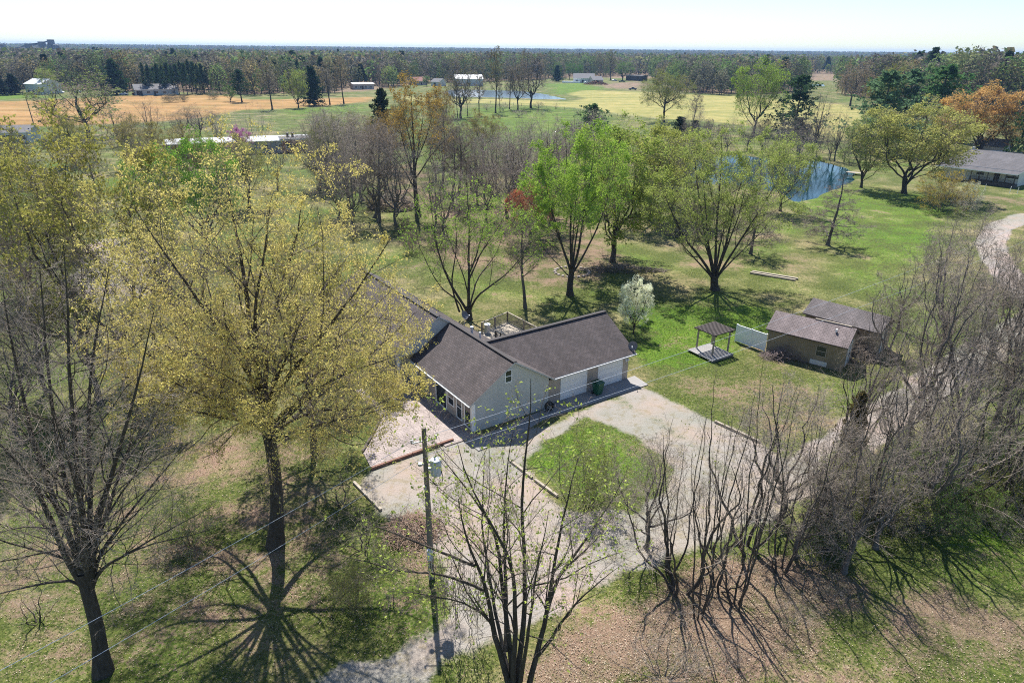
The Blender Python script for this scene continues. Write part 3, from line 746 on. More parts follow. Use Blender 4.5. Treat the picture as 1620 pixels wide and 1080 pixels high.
# ---- things round the house
def dish(loc, rz, label, arm=0.9):
    t = empty('satellite_dish', loc, rz, label, 'satellite dish')
    m2 = MB(); prof = [(0.001, 0.0), (0.15, 0.012), (0.28, 0.045), (0.38, 0.09)]
    m2.lathe(prof, (0, 0, 0), 18); m2.lathe([(0.38, 0.09), (0.38, 0.075), (0.28, 0.03), (0.15, -0.003), (0.001, -0.015)], (0, 0, 0), 18)
    o = m2.build('reflector', M['dish'], t); o.location = (0, 0, arm); o.rotation_euler = (math.radians(62), 0, 0)
    m2 = MB(); m2.tube([(0, 0, 0), (0, 0.02, arm)], 0.025, 8); m2.tube([(0, 0.0, arm - 0.12), (0, -0.45, arm - 0.05), (0, -0.52, arm + 0.1)], 0.015, 6); m2.build('mast', M['galv'], t)
    m2 = MB(); m2.box((-0.04, -0.58, arm + 0.06), (0.04, -0.48, arm + 0.16)); m2.build('receiver', M['vent_pipe'], t)
dish(HW(5.6, 10.6, 3.35), HA + 0.4, 'round dish on a mast above the back roof slope left of the maple', 0.95)
dish(HW(15.42, 0.35, 2.55), HA - 0.9, 'small dish on the right end of the garage roof eave', 0.35)
t = empty('wheelie_bin', HW(11.15, -0.45, 0.07), HA + 0.1, 'dark green wheeled refuse bin standing between the two garage doors', 'bin')
m2 = MB()
b0, b1 = 0.24, 0.32
P = [(-b0, -0.26, 0.06), (b0, -0.26, 0.06), (b0, 0.26, 0.06), (-b0, 0.26, 0.06)]; Q = [(-b1, -0.38, 1.02), (b1, -0.38, 1.02), (b1, 0.36, 1.02), (-b1, 0.36, 1.02)]
m2.poly(P[::-1]); m2.poly(Q)
for i in range(4): m2.poly([P[i], P[(i + 1) % 4], Q[(i + 1) % 4], Q[i]])
m2.box((-b1 - 0.03, -0.40, 0.97), (b1 + 0.03, -0.381, 1.03)); m2.build('body', M['bin_green'], t)
m2 = MB(); m2.slab([(-0.35, -0.42, 1.06), (0.35, -0.42, 1.06), (0.30, 0.1, 1.16), (-0.30, 0.1, 1.16)], 0.04); m2.slab([(-0.30, 0.1, 1.16), (0.30, 0.1, 1.16), (0.34, 0.42, 1.08), (-0.34, 0.42, 1.08)], 0.04); m2.build('lid', M['bin_green'], t)
m2 = MB(); m2.tube([(-0.28, 0.46, 1.0), (0.28, 0.46, 1.0)], 0.02, 8); m2.build('handle', M['black'], t)
for s_ in (-1, 1):
    m2 = MB(); m2.tube([(s_ * 0.27, 0.3, 0.12), (s_ * 0.33, 0.3, 0.12)], 0.12, 14); m2.build('wheel', M['rubber'], t)
t = empty('garden_trellis', HW(-0.25, 8.6, 0.07), HA - math.pi / 2 + 0.05, 'white fan trellis leaning on the wall beside the porch post', 'trellis')
m2 = MB()
for k in range(-3, 4): m2.bar((k * 0.06, 0, 0), (k * 0.16, 0.12, 1.9), 0.03)
for z, w in ((0.5, 0.3), (0.95, 0.38), (1.4, 0.48)): m2.bar((-w, z * 0.06 - 0.03, z), (w, z * 0.06 - 0.03, z), 0.03)
m2.build('lattice', M['white_paint'], t)
t = empty('grill', HW(-0.55, 6.9, 0.066), HA, 'black covered grill in the shade against the left wall', 'grill')
m2 = MB(); m2.lathe([(0.22, 0.55), (0.29, 0.7), (0.29, 0.8), (0.24, 0.97), (0.1, 1.05), (0, 1.06)], (0, 0, 0), 14); m2.build('hood', M['black'], t)
for a in range(3):
    c_, s_ = math.cos(a * 2.1), math.sin(a * 2.1); m2 = MB(); m2.tube([(c_ * 0.18, s_ * 0.18, 0.58), (c_ * 0.27, s_ * 0.27, 0)], 0.018, 6); m2.build('leg', M['galv'], t)
# deck behind the house
deck = empty('deck', HW(8.0, 9.0, 0), HA, 'weathered timber deck with slatted railings behind the roofs', 'deck')
DZ = 0.75
def HL(px, py, z):
    p = G(px, py, z)[:2] - HO; return np.array([p @ HU - 8.0, p @ HV - 9.0])
dA, dB, dC = HL(762, 510, DZ + 0.95), HL(803, 493.5, DZ + 0.95), HL(856, 521, DZ + 0.95)
dpts = [dA, dB, dC, np.array([dC[0], -1.0]), np.array([-1.0, -1.0])]
m2 = MB(); m2.slab([(p[0], p[1], DZ) for p in [dpts[4], dpts[3], dpts[2], dpts[1], dpts[0]]], 0.15); m2.build('floor', M['wood_weathered'], deck)
def railing(parent, a, b, z, h=0.95, mat=None, name='railing'):
    m2 = MB(); a = Vector((*a, z)); b = Vector((*b, z)); L = (b - a).length; n = max(2, int(L / 0.13))
    m2.bar(a + Vector((0, 0, h)), b + Vector((0, 0, h)), 0.12, 0.04); m2.bar(a + Vector((0, 0, 0.1)), b + Vector((0, 0, 0.1)), 0.04, 0.08)
    for k in range(1, n): q = a.lerp(b, k / n); m2.bar(q + Vector((0, 0, 0.12)), q + Vector((0, 0, h - 0.02)), 0.035)
    m2.build(name, mat or M['wood_weathered'], parent)
    for q in (a, a.lerp(b, 0.5), b):
        p_ = MB(); p_.box((q.x - 0.05, q.y - 0.05, 0), (q.x + 0.05, q.y + 0.05, z + h + 0.03)); p_.build('post', mat or M['wood_weathered'], parent)
railing(deck, dA, dB, DZ); railing(deck, dB, dC, DZ)
_e = HL(742, 521, DZ + 0.95); _e2 = HL(783, 524, DZ + 0.95)
railing(deck, HL(784, 523, DZ + 0.95), HL(800, 529, DZ + 0.95), DZ, mat=M['black'], name='stair_railing')
t = empty('hot_water_drum', tuple(G(771, 524, 0.9)[:2]) + (DZ,), 0, 'round grey drum with a white lid standing on the deck corner', 'drum')
m2 = MB(); m2.lathe([(0, 0), (0.28, 0), (0.28, 0.8), (0, 0.81)], (0, 0, 0), 18); m2.build('body', M['galv'], t)
m2 = MB(); m2.lathe([(0.31, 0.81), (0.31, 0.88), (0.16, 0.93), (0, 0.94)], (0, 0, 0), 18); m2.build('lid', M['white_paint'], t)
# round wheel-like bush and hose reel by the gable
t = empty('hose_reel', HW(6.3, -0.55, 0.07), HA, 'dark coiled garden hose reel at the foot of the gable wall near the garage', 'hose reel')
m2 = MB()
for k in range(5):
    m2.tube([(0.34 * math.cos(a / 12 * 6.283), -0.12 + k * 0.06, 0.42 + 0.34 * math.sin(a / 12 * 6.283)) for a in range(13)], 0.03, 6, cap=False)
m2.build('hose', M['rubber'], t)
m2 = MB(); m2.bar((-0.3, -0.2, 0), (0, -0.2, 0.42), 0.05); m2.bar((0.3, -0.2, 0), (0, -0.2, 0.42), 0.05); m2.bar((-0.3, 0.2, 0), (0, 0.2, 0.42), 0.05); m2.bar((0.3, 0.2, 0), (0, 0.2, 0.42), 0.05); m2.tube([(0, -0.22, 0.42), (0, 0.22, 0.42)], 0.03, 8); m2.build('stand', M['galv'], t)

# ================================================================== UTILITY POLE AND LINES
pb = G(683, 913)
pole = empty('utility_pole', (pb[0], pb[1], 0), 0, 'tall wooden utility pole carrying a grey transformer drum beside the gravel drive', 'utility pole')
m2 = MB(); m2.tube([(0, 0, -0.2), (-0.01, 0, 4), (-0.04, 0, 8.85)], [0.165, 0.14, 0.105], 14); m2.build('mast', M['pole_wood'], pole)
m2 = MB(); m2.bar((-0.66, -0.12, 8.05), (0.55, 0.06, 8.25), 0.05, 0.05); m2.tube([(-0.62, -0.12, 8.05), (-0.62, -0.12, 8.25)], 0.05, 8)
m2.tube([(0.5, 0.06, 8.25), (0.5, 0.06, 8.42)], 0.045, 8); m2.build('bracket', M['galv'], pole)
m2 = MB(); m2.lathe([(0, 0), (0.25, 0.0), (0.27, 0.04), (0.27, 0.78), (0.24, 0.84), (0, 0.86)], (0.46, -0.08, 6.35), 20)
m2.tube([(0.42, -0.08, 7.2), (0.42, -0.08, 7.38)], [0.05, 0.035], 8); tr = m2.build('transformer', M['grey_paint'], pole)
m2 = MB(); m2.box((0.1, -0.14, 6.6), (0.22, -0.02, 6.72)); m2.box((0.1, -0.14, 7.0), (0.22, -0.02, 7.12)); m2.lathe([(0, 0), (0.12, 0), (0.12, 0.12), (0, 0.14)], (-0.28, -0.08, 6.85), 10); m2.box((-0.2, -0.1, 6.88), (-0.1, -0.04, 6.94)); m2.build('mounting', M['galv'], tr)
m2 = MB(); m2.tube([(0.66, -0.15, 6.9), (0.78, -0.16, 6.3), (0.72, -0.15, 5.85), (0.45, -0.12, 5.75), (0.13, -0.1, 5.95)], 0.02, 6); m2.tube([(0.6, -0.2, 6.7), (0.66, -0.2, 6.1), (0.5, -0.18, 5.8), (0.12, -0.12, 6.1)], 0.016, 6); m2.build('cable_loop', M['black'], pole)
m2 = MB(); m2.box((-0.15, -0.24, 5.55), (-0.02, -0.13, 5.75)); m2.build('fuse_box', M['galv'], pole)
m2 = MB(); m2.box((-0.14, -0.3, 1.35), (0.14, -0.155, 1.95)); m2.lathe([(0, 0), (0.1, 0), (0.1, 0.08), (0, 0.1)], (-0.0, -0.25, 1.95), 10); m2.build('meter_box', M['grey_paint'], pole)
m2 = MB(); m2.tube([(-0.08, -0.17, 0), (-0.08, -0.17, 1.35)], 0.03, 8); m2.tube([(0.06, -0.17, 0.0), (0.06, -0.17, 1.35)], 0.03, 8); m2.build('conduit', M['galv'], pole)
def wire(p, q, sag, r, label):
    p, q = Vector(p), Vector(q); n = 28
    pts = [p.lerp(q, k / n) + Vector((0, 0, -4 * sag * (k / n) * (1 - k / n))) for k in range(n + 1)]
    m2 = MB(); m2.tube(pts, r, 5, cap=False)
    return tag(m2.build('overhead_wire', M['galv']), label, 'wire', 'wires meeting at the utility pole')
pt = Vector((pb[0] - 0.04, pb[1], 8.5)); pn = Vector((pb[0], pb[1], 7.35))
wire(pt, (-32.0, -4.4, 9.0), 0.9, 0.010, 'upper bare wire running from the pole to the lower left')
wire(pn, (-31.0, -4.4, 7.9), 0.9, 0.010, 'lower bare wire running from the pole to the lower left')
wire(pt + Vector((0.5, 0.06, 0)), (77.0, 90.0, 9.3), 1.3, 0.010, 'upper wire crossing the right garage door from the pole')
wire(pn, (78.5, 89.0, 8.0), 1.3, 0.010, 'lower wire crossing in front of the green bin from the pole')

# ================================================================== SHEDS, PERGOLA, FENCE
def frame_from(pa, pb_):
    a = np.array(pa[:2]); b = np.array(pb_[:2]); d = b - a
    return math.atan2(d[1], d[0]), np.linalg.norm(d)
def shed(p0, p1, depth, h, hr, roofm, wallm, label, oh=0.25, door='end', ridge=0.5):
    """gable shed, long front wall from p0 to p1 (ground points), ridge parallel to it"""
    a, L = frame_from(p0, p1)
    t = empty('shed', (p0[0], p0[1], 0), a, label, 'shed')
    yr = depth * ridge
    m2 = MB(); gable_prism(m2, 0, L, 0, depth, h, hr, yr, 0, 0, along='u'); m2.build('wall', wallm, t)
    m2 = MB(); s1 = (hr - h) / yr; s2 = (hr - h) / (depth - yr)
    roof_plane(m2, [(-oh, -oh, h - s1 * oh + 0.1), (L + oh, -oh, h - s1 * oh + 0.1), (L + oh, yr, hr + 0.1), (-oh, yr, hr + 0.1)], 0.09)
    roof_plane(m2, [(L + oh, depth + oh, h - s2 * oh + 0.1), (-oh, depth + oh, h - s2 * oh + 0.1), (-oh, yr, hr + 0.1), (L + oh, yr, hr + 0.1)], 0.09)
    r = m2.build('roof', [roofm, M['wood_dark']], t)
    m2 = MB(); m2.box((L + 0.003, depth * 0.30, 0.1), (L + 0.05, depth * 0.66, h - 0.15)); d = m2.build('door', M['grey_paint'], t)
    m2 = MB(); m2.box((L + 0.051, depth * 0.47, 0.1), (L + 0.065, depth * 0.49, h - 0.15)); m2.box((L + 0.051, depth * 0.5, 1.0), (L + 0.09, depth * 0.53, 1.12)); m2.build('handle', M['black'], d)
    return t, L, r
s1, L1, r1 = shed(G(1211, 557), G(1329, 588), 3.7, 2.35, 3.35, M['shingle_shed'], M['siding_shed'], 'brown plank shed with a pale mauve roof beside the white fence panel')
window(s1, (L1 * 0.72, -0.005, 0.9), 0.9, 1.0, 'v-', frame=M['wood_weathered'])
m2 = MB(); m2.box((L1 * 0.60, -0.05, 0.1), (L1 * 0.82, -0.004, 0.5)); m2.build('lower_panel', M['siding_white'], s1)
m2 = MB(); m2.bar((3.2, 1.9, 3.5), (6.2, 1.9, 3.5), 0.16, 0.06); m2.build('ridge_vent', M['wood_weathered'], s1)
m2 = MB(); m2.box((L1 - 1.2, 0.9, 3.05), (L1 - 1.08, 1.1, 3.3)); m2.build('roof_vent', M['white_paint'], s1)
s2, L2, r2 = shed(G(1268, 533), G(1381, 566), 3.4, 2.5, 3.4, M['shingle_shed2'], M['siding_shed'], 'second brown shed behind the first, with a darker grey-mauve roof')
fa, fL = frame_from(G(1163, 540), G(1209, 556))
f0 = G(1163, 540)
t = empty('privacy_fence', (f0[0], f0[1], 0), fa, 'white vinyl privacy fence panel between the pergola and the brown shed', 'fence')
for k in range(2):
    m2 = MB(); x0, x1 = k * fL / 2 + 0.06, (k + 1) * fL / 2 - 0.06; nn = 9
    for j in range(nn): m2.box((x0 + (x1 - x0) * j / nn, -0.02, 0.08), (x0 + (x1 - x0) * (j + 1) / nn - 0.012, 0.02, 1.66))
    m2.box((x0, -0.035, 1.6), (x1, 0.035, 1.7)); m2.box((x0, -0.035, 0.08), (x1, 0.035, 0.2)); m2.build('panel', M['white_paint'], t)
for k in range(3):
    m2 = MB(); x = k * fL / 2; m2.box((x - 0.06, -0.06, 0), (x + 0.06, 0.06, 1.76)); m2.build('post', M['white_paint'], t)
# pergola
q0, q1, q3 = G(1102, 551), G(1129, 562), G(1128, 545.5)
pa_, pL = frame_from(q0, q1)
PZ = 2.2
c4 = [G(1099.5, 518, PZ), G(1131.6, 531.6, PZ), G(1162.5, 523, PZ), G(1130, 509.4, PZ)]
t = empty('pergola', (c4[0][0], c4[0][1], 0), math.atan2((c4[1] - c4[0])[1], (c4[1] - c4[0])[0]), 'small wooden pergola with a dark slatted top over a pale platform', 'pergola')
pw = np.linalg.norm((c4[1] - c4[0])[:2]); pd = np.linalg.norm((c4[3] - c4[0])[:2])
for x in (0.25, pw - 0.25):
    for y in (0.25, pd - 0.25):
        m2 = MB(); m2.box((x - 0.06, y - 0.06, 0), (x + 0.06, y + 0.06, PZ - 0.16)); m2.build('post', M['wood_weathered'], t)
m2 = MB()
for y in (0.25, pd - 0.25): m2.box((0, y - 0.03, PZ - 0.16), (pw, y + 0.03, PZ - 0.02))
m2.build('beam', M['wood_dark'], t)
for k in range(13):
    m2 = MB(); x = 0.05 + (pw - 0.1) * k / 12; m2.box((x - 0.045, -0.1, PZ - 0.018), (x + 0.045, pd + 0.1, PZ + 0.07)); m2.build('slat', M['wood_dark'], t)
pp = [G(1088, 552.6, 0.22), G(1127, 571, 0.22), G(1159, 560, 0.22), G(1122, 542.7, 0.22)]
mb = MB(); e1 = Vector(pp[1] - pp[0]); e2 = Vector(pp[3] - pp[0])
for k in range(16):
    a = Vector(pp[0]) + e2 * (k / 16); b = a + e2 * (0.92 / 16)
    mb.slab([a, a + e1, b + e1, b], 0.05, 0, 0)
for k in (0.03, 0.5, 0.97):
    a = Vector(pp[0]) + e1 * k; mb.bar(a - Vector((0, 0, 0.13)), a + e2 - Vector((0, 0, 0.13)), 0.08, 0.14)
tag(mb.build('platform', M['concrete']), 'pale boarded platform lying on the grass under the pergola', 'platform')
# boardwalk
for k, (a, b) in enumerate((((1187, 432.5), (1258, 444.5)), ((1190, 430.5), (1262, 442)))):
    A_, B_ = Vector(G(*a)), Vector(G(*b)); d = (B_ - A_).normalized(); nrm = Vector((-d.y, d.x, 0))
    mb = MB(); mb.bar(A_ + Vector((0, 0, 0.1)), B_ + Vector((0, 0, 0.1)), 0.32, 0.2)
    tag(mb.build('timber_beam', M['wood_weathered']), ['weathered long beam lying on the lawn, the nearer of the pair right of the big maple', 'weathered long beam lying on the lawn, the farther of the pair right of the big maple'][k], 'beam')
# pond dock
A_, B_ = Vector(G(1339, 275)), Vector(G(1364, 277.5)); d = (B_ - A_).normalized(); nv = Vector((-d.y, d.x, 0))
t = empty('pond_dock', (A_.x, A_.y, 0), math.atan2(d.y, d.x), 'small pale wooden dock standing over the edge of the blue pond', 'dock')
m2 = MB(); Ld = (B_ - A_).length
for k in range(18): m2.box((Ld * k / 18, -0.9, 0.42), (Ld * (k + 0.9) / 18, 0.9, 0.48))
m2.build('deck_boards', M['wood_weathered'], t)
for x in (0.1, Ld * 0.5, Ld - 0.1):
    for y in (-0.8, 0.8): m2 = MB(); m2.box((x - 0.06, y - 0.06, -0.9), (x + 0.06, y + 0.06, 0.42)); m2.build('post', M['wood_dark'], t)
# stone ring
c = G(905, 430.5)
stone_mb = MB()
def stone(seed, r):
    rs = random.Random(seed); mb = MB(); k = 7; rings = []
    for (zz, f) in ((0, 0.95), (0.5, 1.05), (0.9, 0.7)):
        rings.append([(math.cos(6.283 * j / k) * r * f * rs.uniform(0.85, 1.15), math.sin(6.283 * j / k) * r * f * rs.uniform(0.85, 1.15), zz * r * 0.9) for j in range(k)])
    for a, b in zip(rings[:-1], rings[1:]):
        for j in range(k): mb.poly([a[j], a[(j + 1) % k], b[(j + 1) % k], b[j]])
    mb.poly(rings[-1]); return mb
_st = None
for k in range(20):
    a = 6.283 * k / 20
    if _st is None: _st = stone(3, 0.2).build('edging_stone', M['stone']); o = _st
    else: o = _st.copy(); COL.objects.link(o)
    o.location = (c[0] + math.cos(a) * 2.1, c[1] + math.sin(a) * 2.1, 0); o.rotation_euler = (0, 0, k * 1.3)
    tag(o, 'pinkish stone in the ring laid round the foot of a bright green maple', 'stone', 'ring of edging stones')
def brush_pile(name, loc, rx, ry, h, n, mat, label, seed, r=0.018):
    rs = np.random.RandomState(seed); mb = MB()
    for k in range(n):
        a = rs.uniform(0, 6.28); rr = math.sqrt(rs.uniform(0, 1)); x, y = math.cos(a) * rr * rx, math.sin(a) * rr * ry
        z = h * (1 - rr ** 1.6) * rs.uniform(0.3, 1.0) + 0.05
        dr = rs.uniform(0, 6.28); L = rs.uniform(0.3, 1.1) * min(1.6, max(rx, ry)) * 0.6
        d = np.array([math.cos(dr) * L, math.sin(dr) * L, rs.uniform(-0.2, 0.25) * L])
        p = np.array([x, y, z]); mid = p + d * 0.5 + rs.normal(0, 0.06, 3)
        P = [p, mid, p + d]
        P = [(q[0], q[1], max(0.02, q[2])) for q in P]
        mb.tube(P, [r, r * 0.8, r * 0.4], 4, cap=False, smooth=False)
    return tag(mb.build(name, mat, loc=loc), label, 'brush pile')
brush_pile('brush_pile', tuple(G(652, 842)[:2]) + (0,), 1.6, 1.5, 0.8, 650, plain('brown_brush', (0.26, 0.175, 0.125), 0.9, 0.35), 'heap of reddish-brown cut twigs beside the gravel behind the utility pole', 2)
brush_pile('brush_pile', tuple(G(985, 428)[:2]) + (0,), 5.5, 1.1, 0.7, 500, M['twig'], 'long low pile of grey branches under the dark-shadowed green tree', 3, 0.03)
brush_pile('brush_pile', tuple(G(1090, 372)[:2]) + (0,), 3.5, 2.0, 1.1, 500, M['twig'], 'grey branch heap on the lawn left of the big leafy maple', 4, 0.03)
brush_pile('brush_pile', tuple(G(622, 330)[:2]) + (0,), 4.0, 3.0, 3.4, 900, M['twig'], 'tall dark heap of branches left of the orange budding tree', 6, 0.05)
brush_pile('brush_pile', tuple(G(1345, 565)[:2]) + (0,), 2.6, 1.4, 1.5, 700, M['twig'], 'tangle of bare brush at the end wall of the first brown shed', 7, 0.02)
brush_pile('brush_pile', tuple(G(1256, 566)[:2]) + (0,), 3.0, 0.8, 1.3, 800, plain('mauve_brush', (0.25, 0.19, 0.175), 0.9, 0.3), 'low tangle of mauve-brown twigs along the long wall of the first shed', 8, 0.016)

# ================================================================== RANCH HOUSE ON THE RIGHT
RE = 2.75
e0, e1, rg0 = G(1480, 261, RE), G(1610, 276.7, RE), G(1534.4, 235.6, 4.7)
ra, rL = frame_from(e0, e1)
ranch = empty('ranch_house', (e0[0], e0[1], 0), ra, 'low white house with a grey roof and a dark railed porch at the right edge', 'house')
dx = np.array([math.cos(ra), math.sin(ra)]); dy = np.array([-dx[1], dx[0]])
rr_ = (rg0 - e0)[:2]; ru, rv = rr_ @ dx, rr_ @ dy
RLn = rL; Dp = max(5.0, rv)
m2 = MB()
roof_plane(m2, [(0, 0, RE), (RLn, 0, RE), (RLn, Dp, 4.7), (0, Dp, 4.7)], 0.18)
roof_plane(m2, [(RLn, 2 * Dp, RE), (0, 2 * Dp, RE), (0, Dp, 4.7), (RLn, Dp, 4.7)], 0.18)
m2.build('roof', [M['shingle_ranch'], M['white_paint']], ranch)
m2 = MB(); gable_prism(m2, 0.6, RLn - 0.35, 2.6, 2 * Dp - 0.5, 3.1, 4.45, Dp, 0, 0, along='u'); m2.build('wall', M['siding_white'], ranch)
m2 = MB(); m2.box((RLn * 0.45, 0.25, 0), (RLn * 0.985, 2.55, 0.62)); m2.build('porch_floor', M['wood_dark'], ranch)
for f in (0.46, 0.56, 0.66, 0.76, 0.87, 0.975):
    m2 = MB(); m2.box((RLn * f - 0.07, 0.3, 0.62), (RLn * f + 0.07, 0.44, RE - 0.02)); m2.build('porch_post', M['wood_dark'], ranch)
railing(ranch, (RLn * 0.455, 0.37), (RLn * 0.69, 0.37), 0.62, 0.85, M['wood_dark'], 'porch_railing')
railing(ranch, (RLn * 0.76, 0.37), (RLn * 0.98, 0.37), 0.62, 0.85, M['wood_dark'], 'porch_railing')
for f, w in ((0.52, 1.6), (0.9, 2.4)): window(ranch, (RLn * f, 2.595, 1.45), w, 1.2, 'v-')
m2 = MB(); m2.box((RLn * 0.69, 2.54, 0.65), (RLn * 0.69 + 1.0, 2.595, 2.75)); dd = m2.build('door', M['wood_dark'], ranch)
m2 = MB(); m2.box((RLn * 0.69 + 0.1, 2.50, 1.6), (RLn * 0.69 + 0.16, 2.539, 1.7)); m2.build('handle', M['galv'], dd)
m2 = MB(); m2.box((0.02, Dp - 0.3, 4.6), (0.5, Dp + 0.3, 5.2)); m2.build('chimney', M['galv'], ranch)
ad0, ad1 = G(1538, 239, 4.0), G(1586, 244, 4.0)
aa, aL = frame_from(ad0, ad1)
sh3, _, _ = shed(tuple(G(1537, 247)), tuple(G(1586, 252)), 5, 3.0, 4.6, M['roof_dark'], M['siding_tan'], 'dark-roofed outbuilding behind the white house at the right')
for k, px in enumerate((1541.5, 1557.5, 1597, 1609)):
    q = G(px, 300.0 + (px - 1541) * 0.1)
    o = MB(); o.tube([(0, 0, 0), (0, 0, 1.2)], 0.045, 8); o.lathe([(0.06, 1.2), (0.06, 1.24), (0, 1.27)], (0, 0, 0), 8)
    tag(o.build('fence_post', M['white_paint'], loc=(q[0], q[1], 0)), 'white fence post standing before the dark porch, ' + ['leftmost', 'second from the left', 'second from the right', 'rightmost'][k], 'post', 'white posts before the porch')

# ================================================================== FAR BUILDINGS
def simple_house(name, p0, p1, depth, h, hr, roofm, wallm, label, cat='house', wins=3, door=True, oh=0.4, sidem=None, garage=0):
    a, L = frame_from(p0, p1)
    t = empty(name, (p0[0], p0[1], 0), a, label, cat)
    m2 = MB(); gable_prism(m2, 0, L, 0, depth, h, hr, depth / 2, 0, 0, along='u'); m2.build('wall', wallm, t)
    m2 = MB(); s_ = (hr - h) / (depth / 2)
    roof_plane(m2, [(-oh, -oh, h - s_ * oh + 0.15), (L + oh, -oh, h - s_ * oh + 0.15), (L + oh, depth / 2, hr + 0.15), (-oh, depth / 2, hr + 0.15)], 0.14)
    roof_plane(m2, [(L + oh, depth + oh, h - s_ * oh + 0.15), (-oh, depth + oh, h - s_ * oh + 0.15), (-oh, depth / 2, hr + 0.15), (L + oh, depth / 2, hr + 0.15)], 0.14)
    m2.build('roof', [roofm, M['white_paint']], t)
    for k in range(wins):
        x = L * (k + 0.6) / (wins + 0.3)
        window(t, (x, -0.005, 0.9), min(1.8, L / (wins + 2)), 1.3, 'v-')
    if door:
        m2 = MB(); m2.box((L * 0.42, -0.06, 0.1), (L * 0.42 + 1.0, -0.004, 2.15)); m2.build('door', M['wood_dark'], t)
    for g in range(garage):
        m2 = MB(); m2.box((0.6 + g * 3.4, -0.06, 0.05), (3.4 + g * 3.4, -0.004, 2.3)); m2.build('garage_door', M['black'] if garage == 1 else M['white_paint'], t)
    return t, L
# long building behind the foreground oak
a0, a1 = G(262, 250), G(492, 240)
t, L = simple_house('long_building', a0, a1, 11.0, 3.0, 3.5, M['metal_white'], M['block_grey'], 'long low building with a bright white roof seen over the budding oak', 'building', wins=8, oh=0.3)
t2, L_ = simple_house('garage_block', G(447, 242), G(494, 240), 8.0, 3.3, 3.5, M['roof_dark'], M['brick_red'], 'dark flat-roofed block at the right end of the long white-roofed building', 'building', wins=2, oh=0.35)
for k, px in enumerate((455, 463)):
    q = G(px, 216.5, 3.6); o = MB(); o.lathe([(0.3, 0), (0.3, 0.9), (0.42, 0.95), (0.42, 1.15), (0, 1.3)], (0, 0, 0), 10)
    tag(o.build('roof_fan', M['black'], loc=(q[0], q[1], 3.5)), ['dark round exhaust fan on the flat roof end, left one', 'dark round exhaust fan on the flat roof end, right one'][k], 'roof fan')
simple_house('ranch_house', G(-30, 228), G(50, 226), 9, 2.8, 4.2, M['roof_dark'], M['siding_white'], 'grey-roofed low house by the orange field at the left edge', wins=4)
simple_house('farm_house', G(42, 149), G(68, 150), 12, 5.2, 7.6, M['metal_white'], M['siding_white'], 'white two-storey house among trees at the far left', wins=3)
simple_house('farm_house', G(215, 151.5), G(283, 150), 12, 3.0, 5.4, M['roof_dark'], M['siding_yellow'], 'long grey bungalow behind the row of tall pines', wins=5, garage=1)
simple_house('mobile_home', G(559, 142), G(592, 141.5), 8, 3.2, 3.9, M['metal_white'], M['siding_tan'], 'long trailer home with a white metal roof behind the two bare trees', 'mobile home', wins=4)
simple_house('farm_house', G(659, 135.5), G(676, 135), 10, 3.0, 5.4, M['brick_red'], M['siding_tan'], 'small house with a red roof left of the white shed', wins=2)
simple_house('barn', G(682, 136), G(695, 136.5), 9, 2.8, 4.8, M['roof_dark'], M['siding_white'], 'small white gable shed between the red roof and the metal barn', 'shed', wins=1)
t, L = simple_house('barn', G(721, 136), G(764, 136), 14, 4.6, 7.2, M['metal_white'], M['metal_ribs'], 'large metal barn with a gleaming white roof beyond the far pond', 'barn', wins=1)
m2 = MB(); m2.box((L * 0.1, -0.08, 0.1), (L * 0.1 + 4, -0.006, 3.8)); m2.build('barn_door', M['siding_white'], t)
t, L = simple_house('farm_house', G(907, 131), G(939, 131.5), 14, 3.6, 6.8, M['roof_dark'], M['siding_white'], 'white house with a grey roof and porch beyond the green lawn', wins=3, oh=0.6)
m2 = MB(); m2.box((-9, -3.5, 0), (L * 0.35, -0.05, 1.1)); m2.build('porch', M['white_paint'], t)
simple_house('garage_block', G(938, 132.5), G(954, 132.5), 12, 2.8, 5.2, M['roof_dark'], M['siding_tan'], 'grey-roofed garage at the right side of the white far house', 'garage', wins=0, garage=1)
simple_house('barn', G(990, 127.5), G(1015, 128.5), 10, 4.2, 4.6, M['wood_dark'], M['wood_dark'], 'dark flat-roofed shed behind the parked vehicles', 'shed', wins=0, door=False)
simple_house('farm_house', G(822, 118.5), G(846, 118.5), 10, 3.5, 6.5, M['roof_dark'], M['block_grey'], 'grey house half hidden in the wood behind the tall bare trees', wins=2)
mb = MB(); rs = np.random.RandomState(3)
o = brush_pile('dirt_mound', tuple(G(943, 134)[:2]) + (0,), 10, 4, 2.6, 260, M['dirt'], 'heap of red-brown rubble and timber in front of the white far house', 9, 0.35); o['category'] = 'rubble heap'
# far fence line between pasture and tan field
fp = [G(x, y) for x, y in [(700,162),(776,164),(838,169),(908,175),(990,186),(1048,192)]]
t = empty('wire_fence', (fp[0][0], fp[0][1], 0), 0, 'thin post and wire fence dividing the green pasture from the tan field', 'fence')
m2 = MB(); pst = MB()
for a, b in zip(fp[:-1], fp[1:]):
    a = a - fp[0]; b = b - fp[0]; n = int(np.linalg.norm(b - a) / 5)
    for k in range(n): q = a + (b - a) * k / n; pst.box((q[0] - 0.07, q[1] - 0.07, 0), (q[0] + 0.07, q[1] + 0.07, 1.3))
    for z in (0.5, 0.9, 1.2): m2.bar((a[0], a[1], z), (b[0], b[1], z), 0.03)
pst.build('posts', M['wood_dark'], t)['kind'] = 'stuff'; m2.build('wires', M['galv'], t)
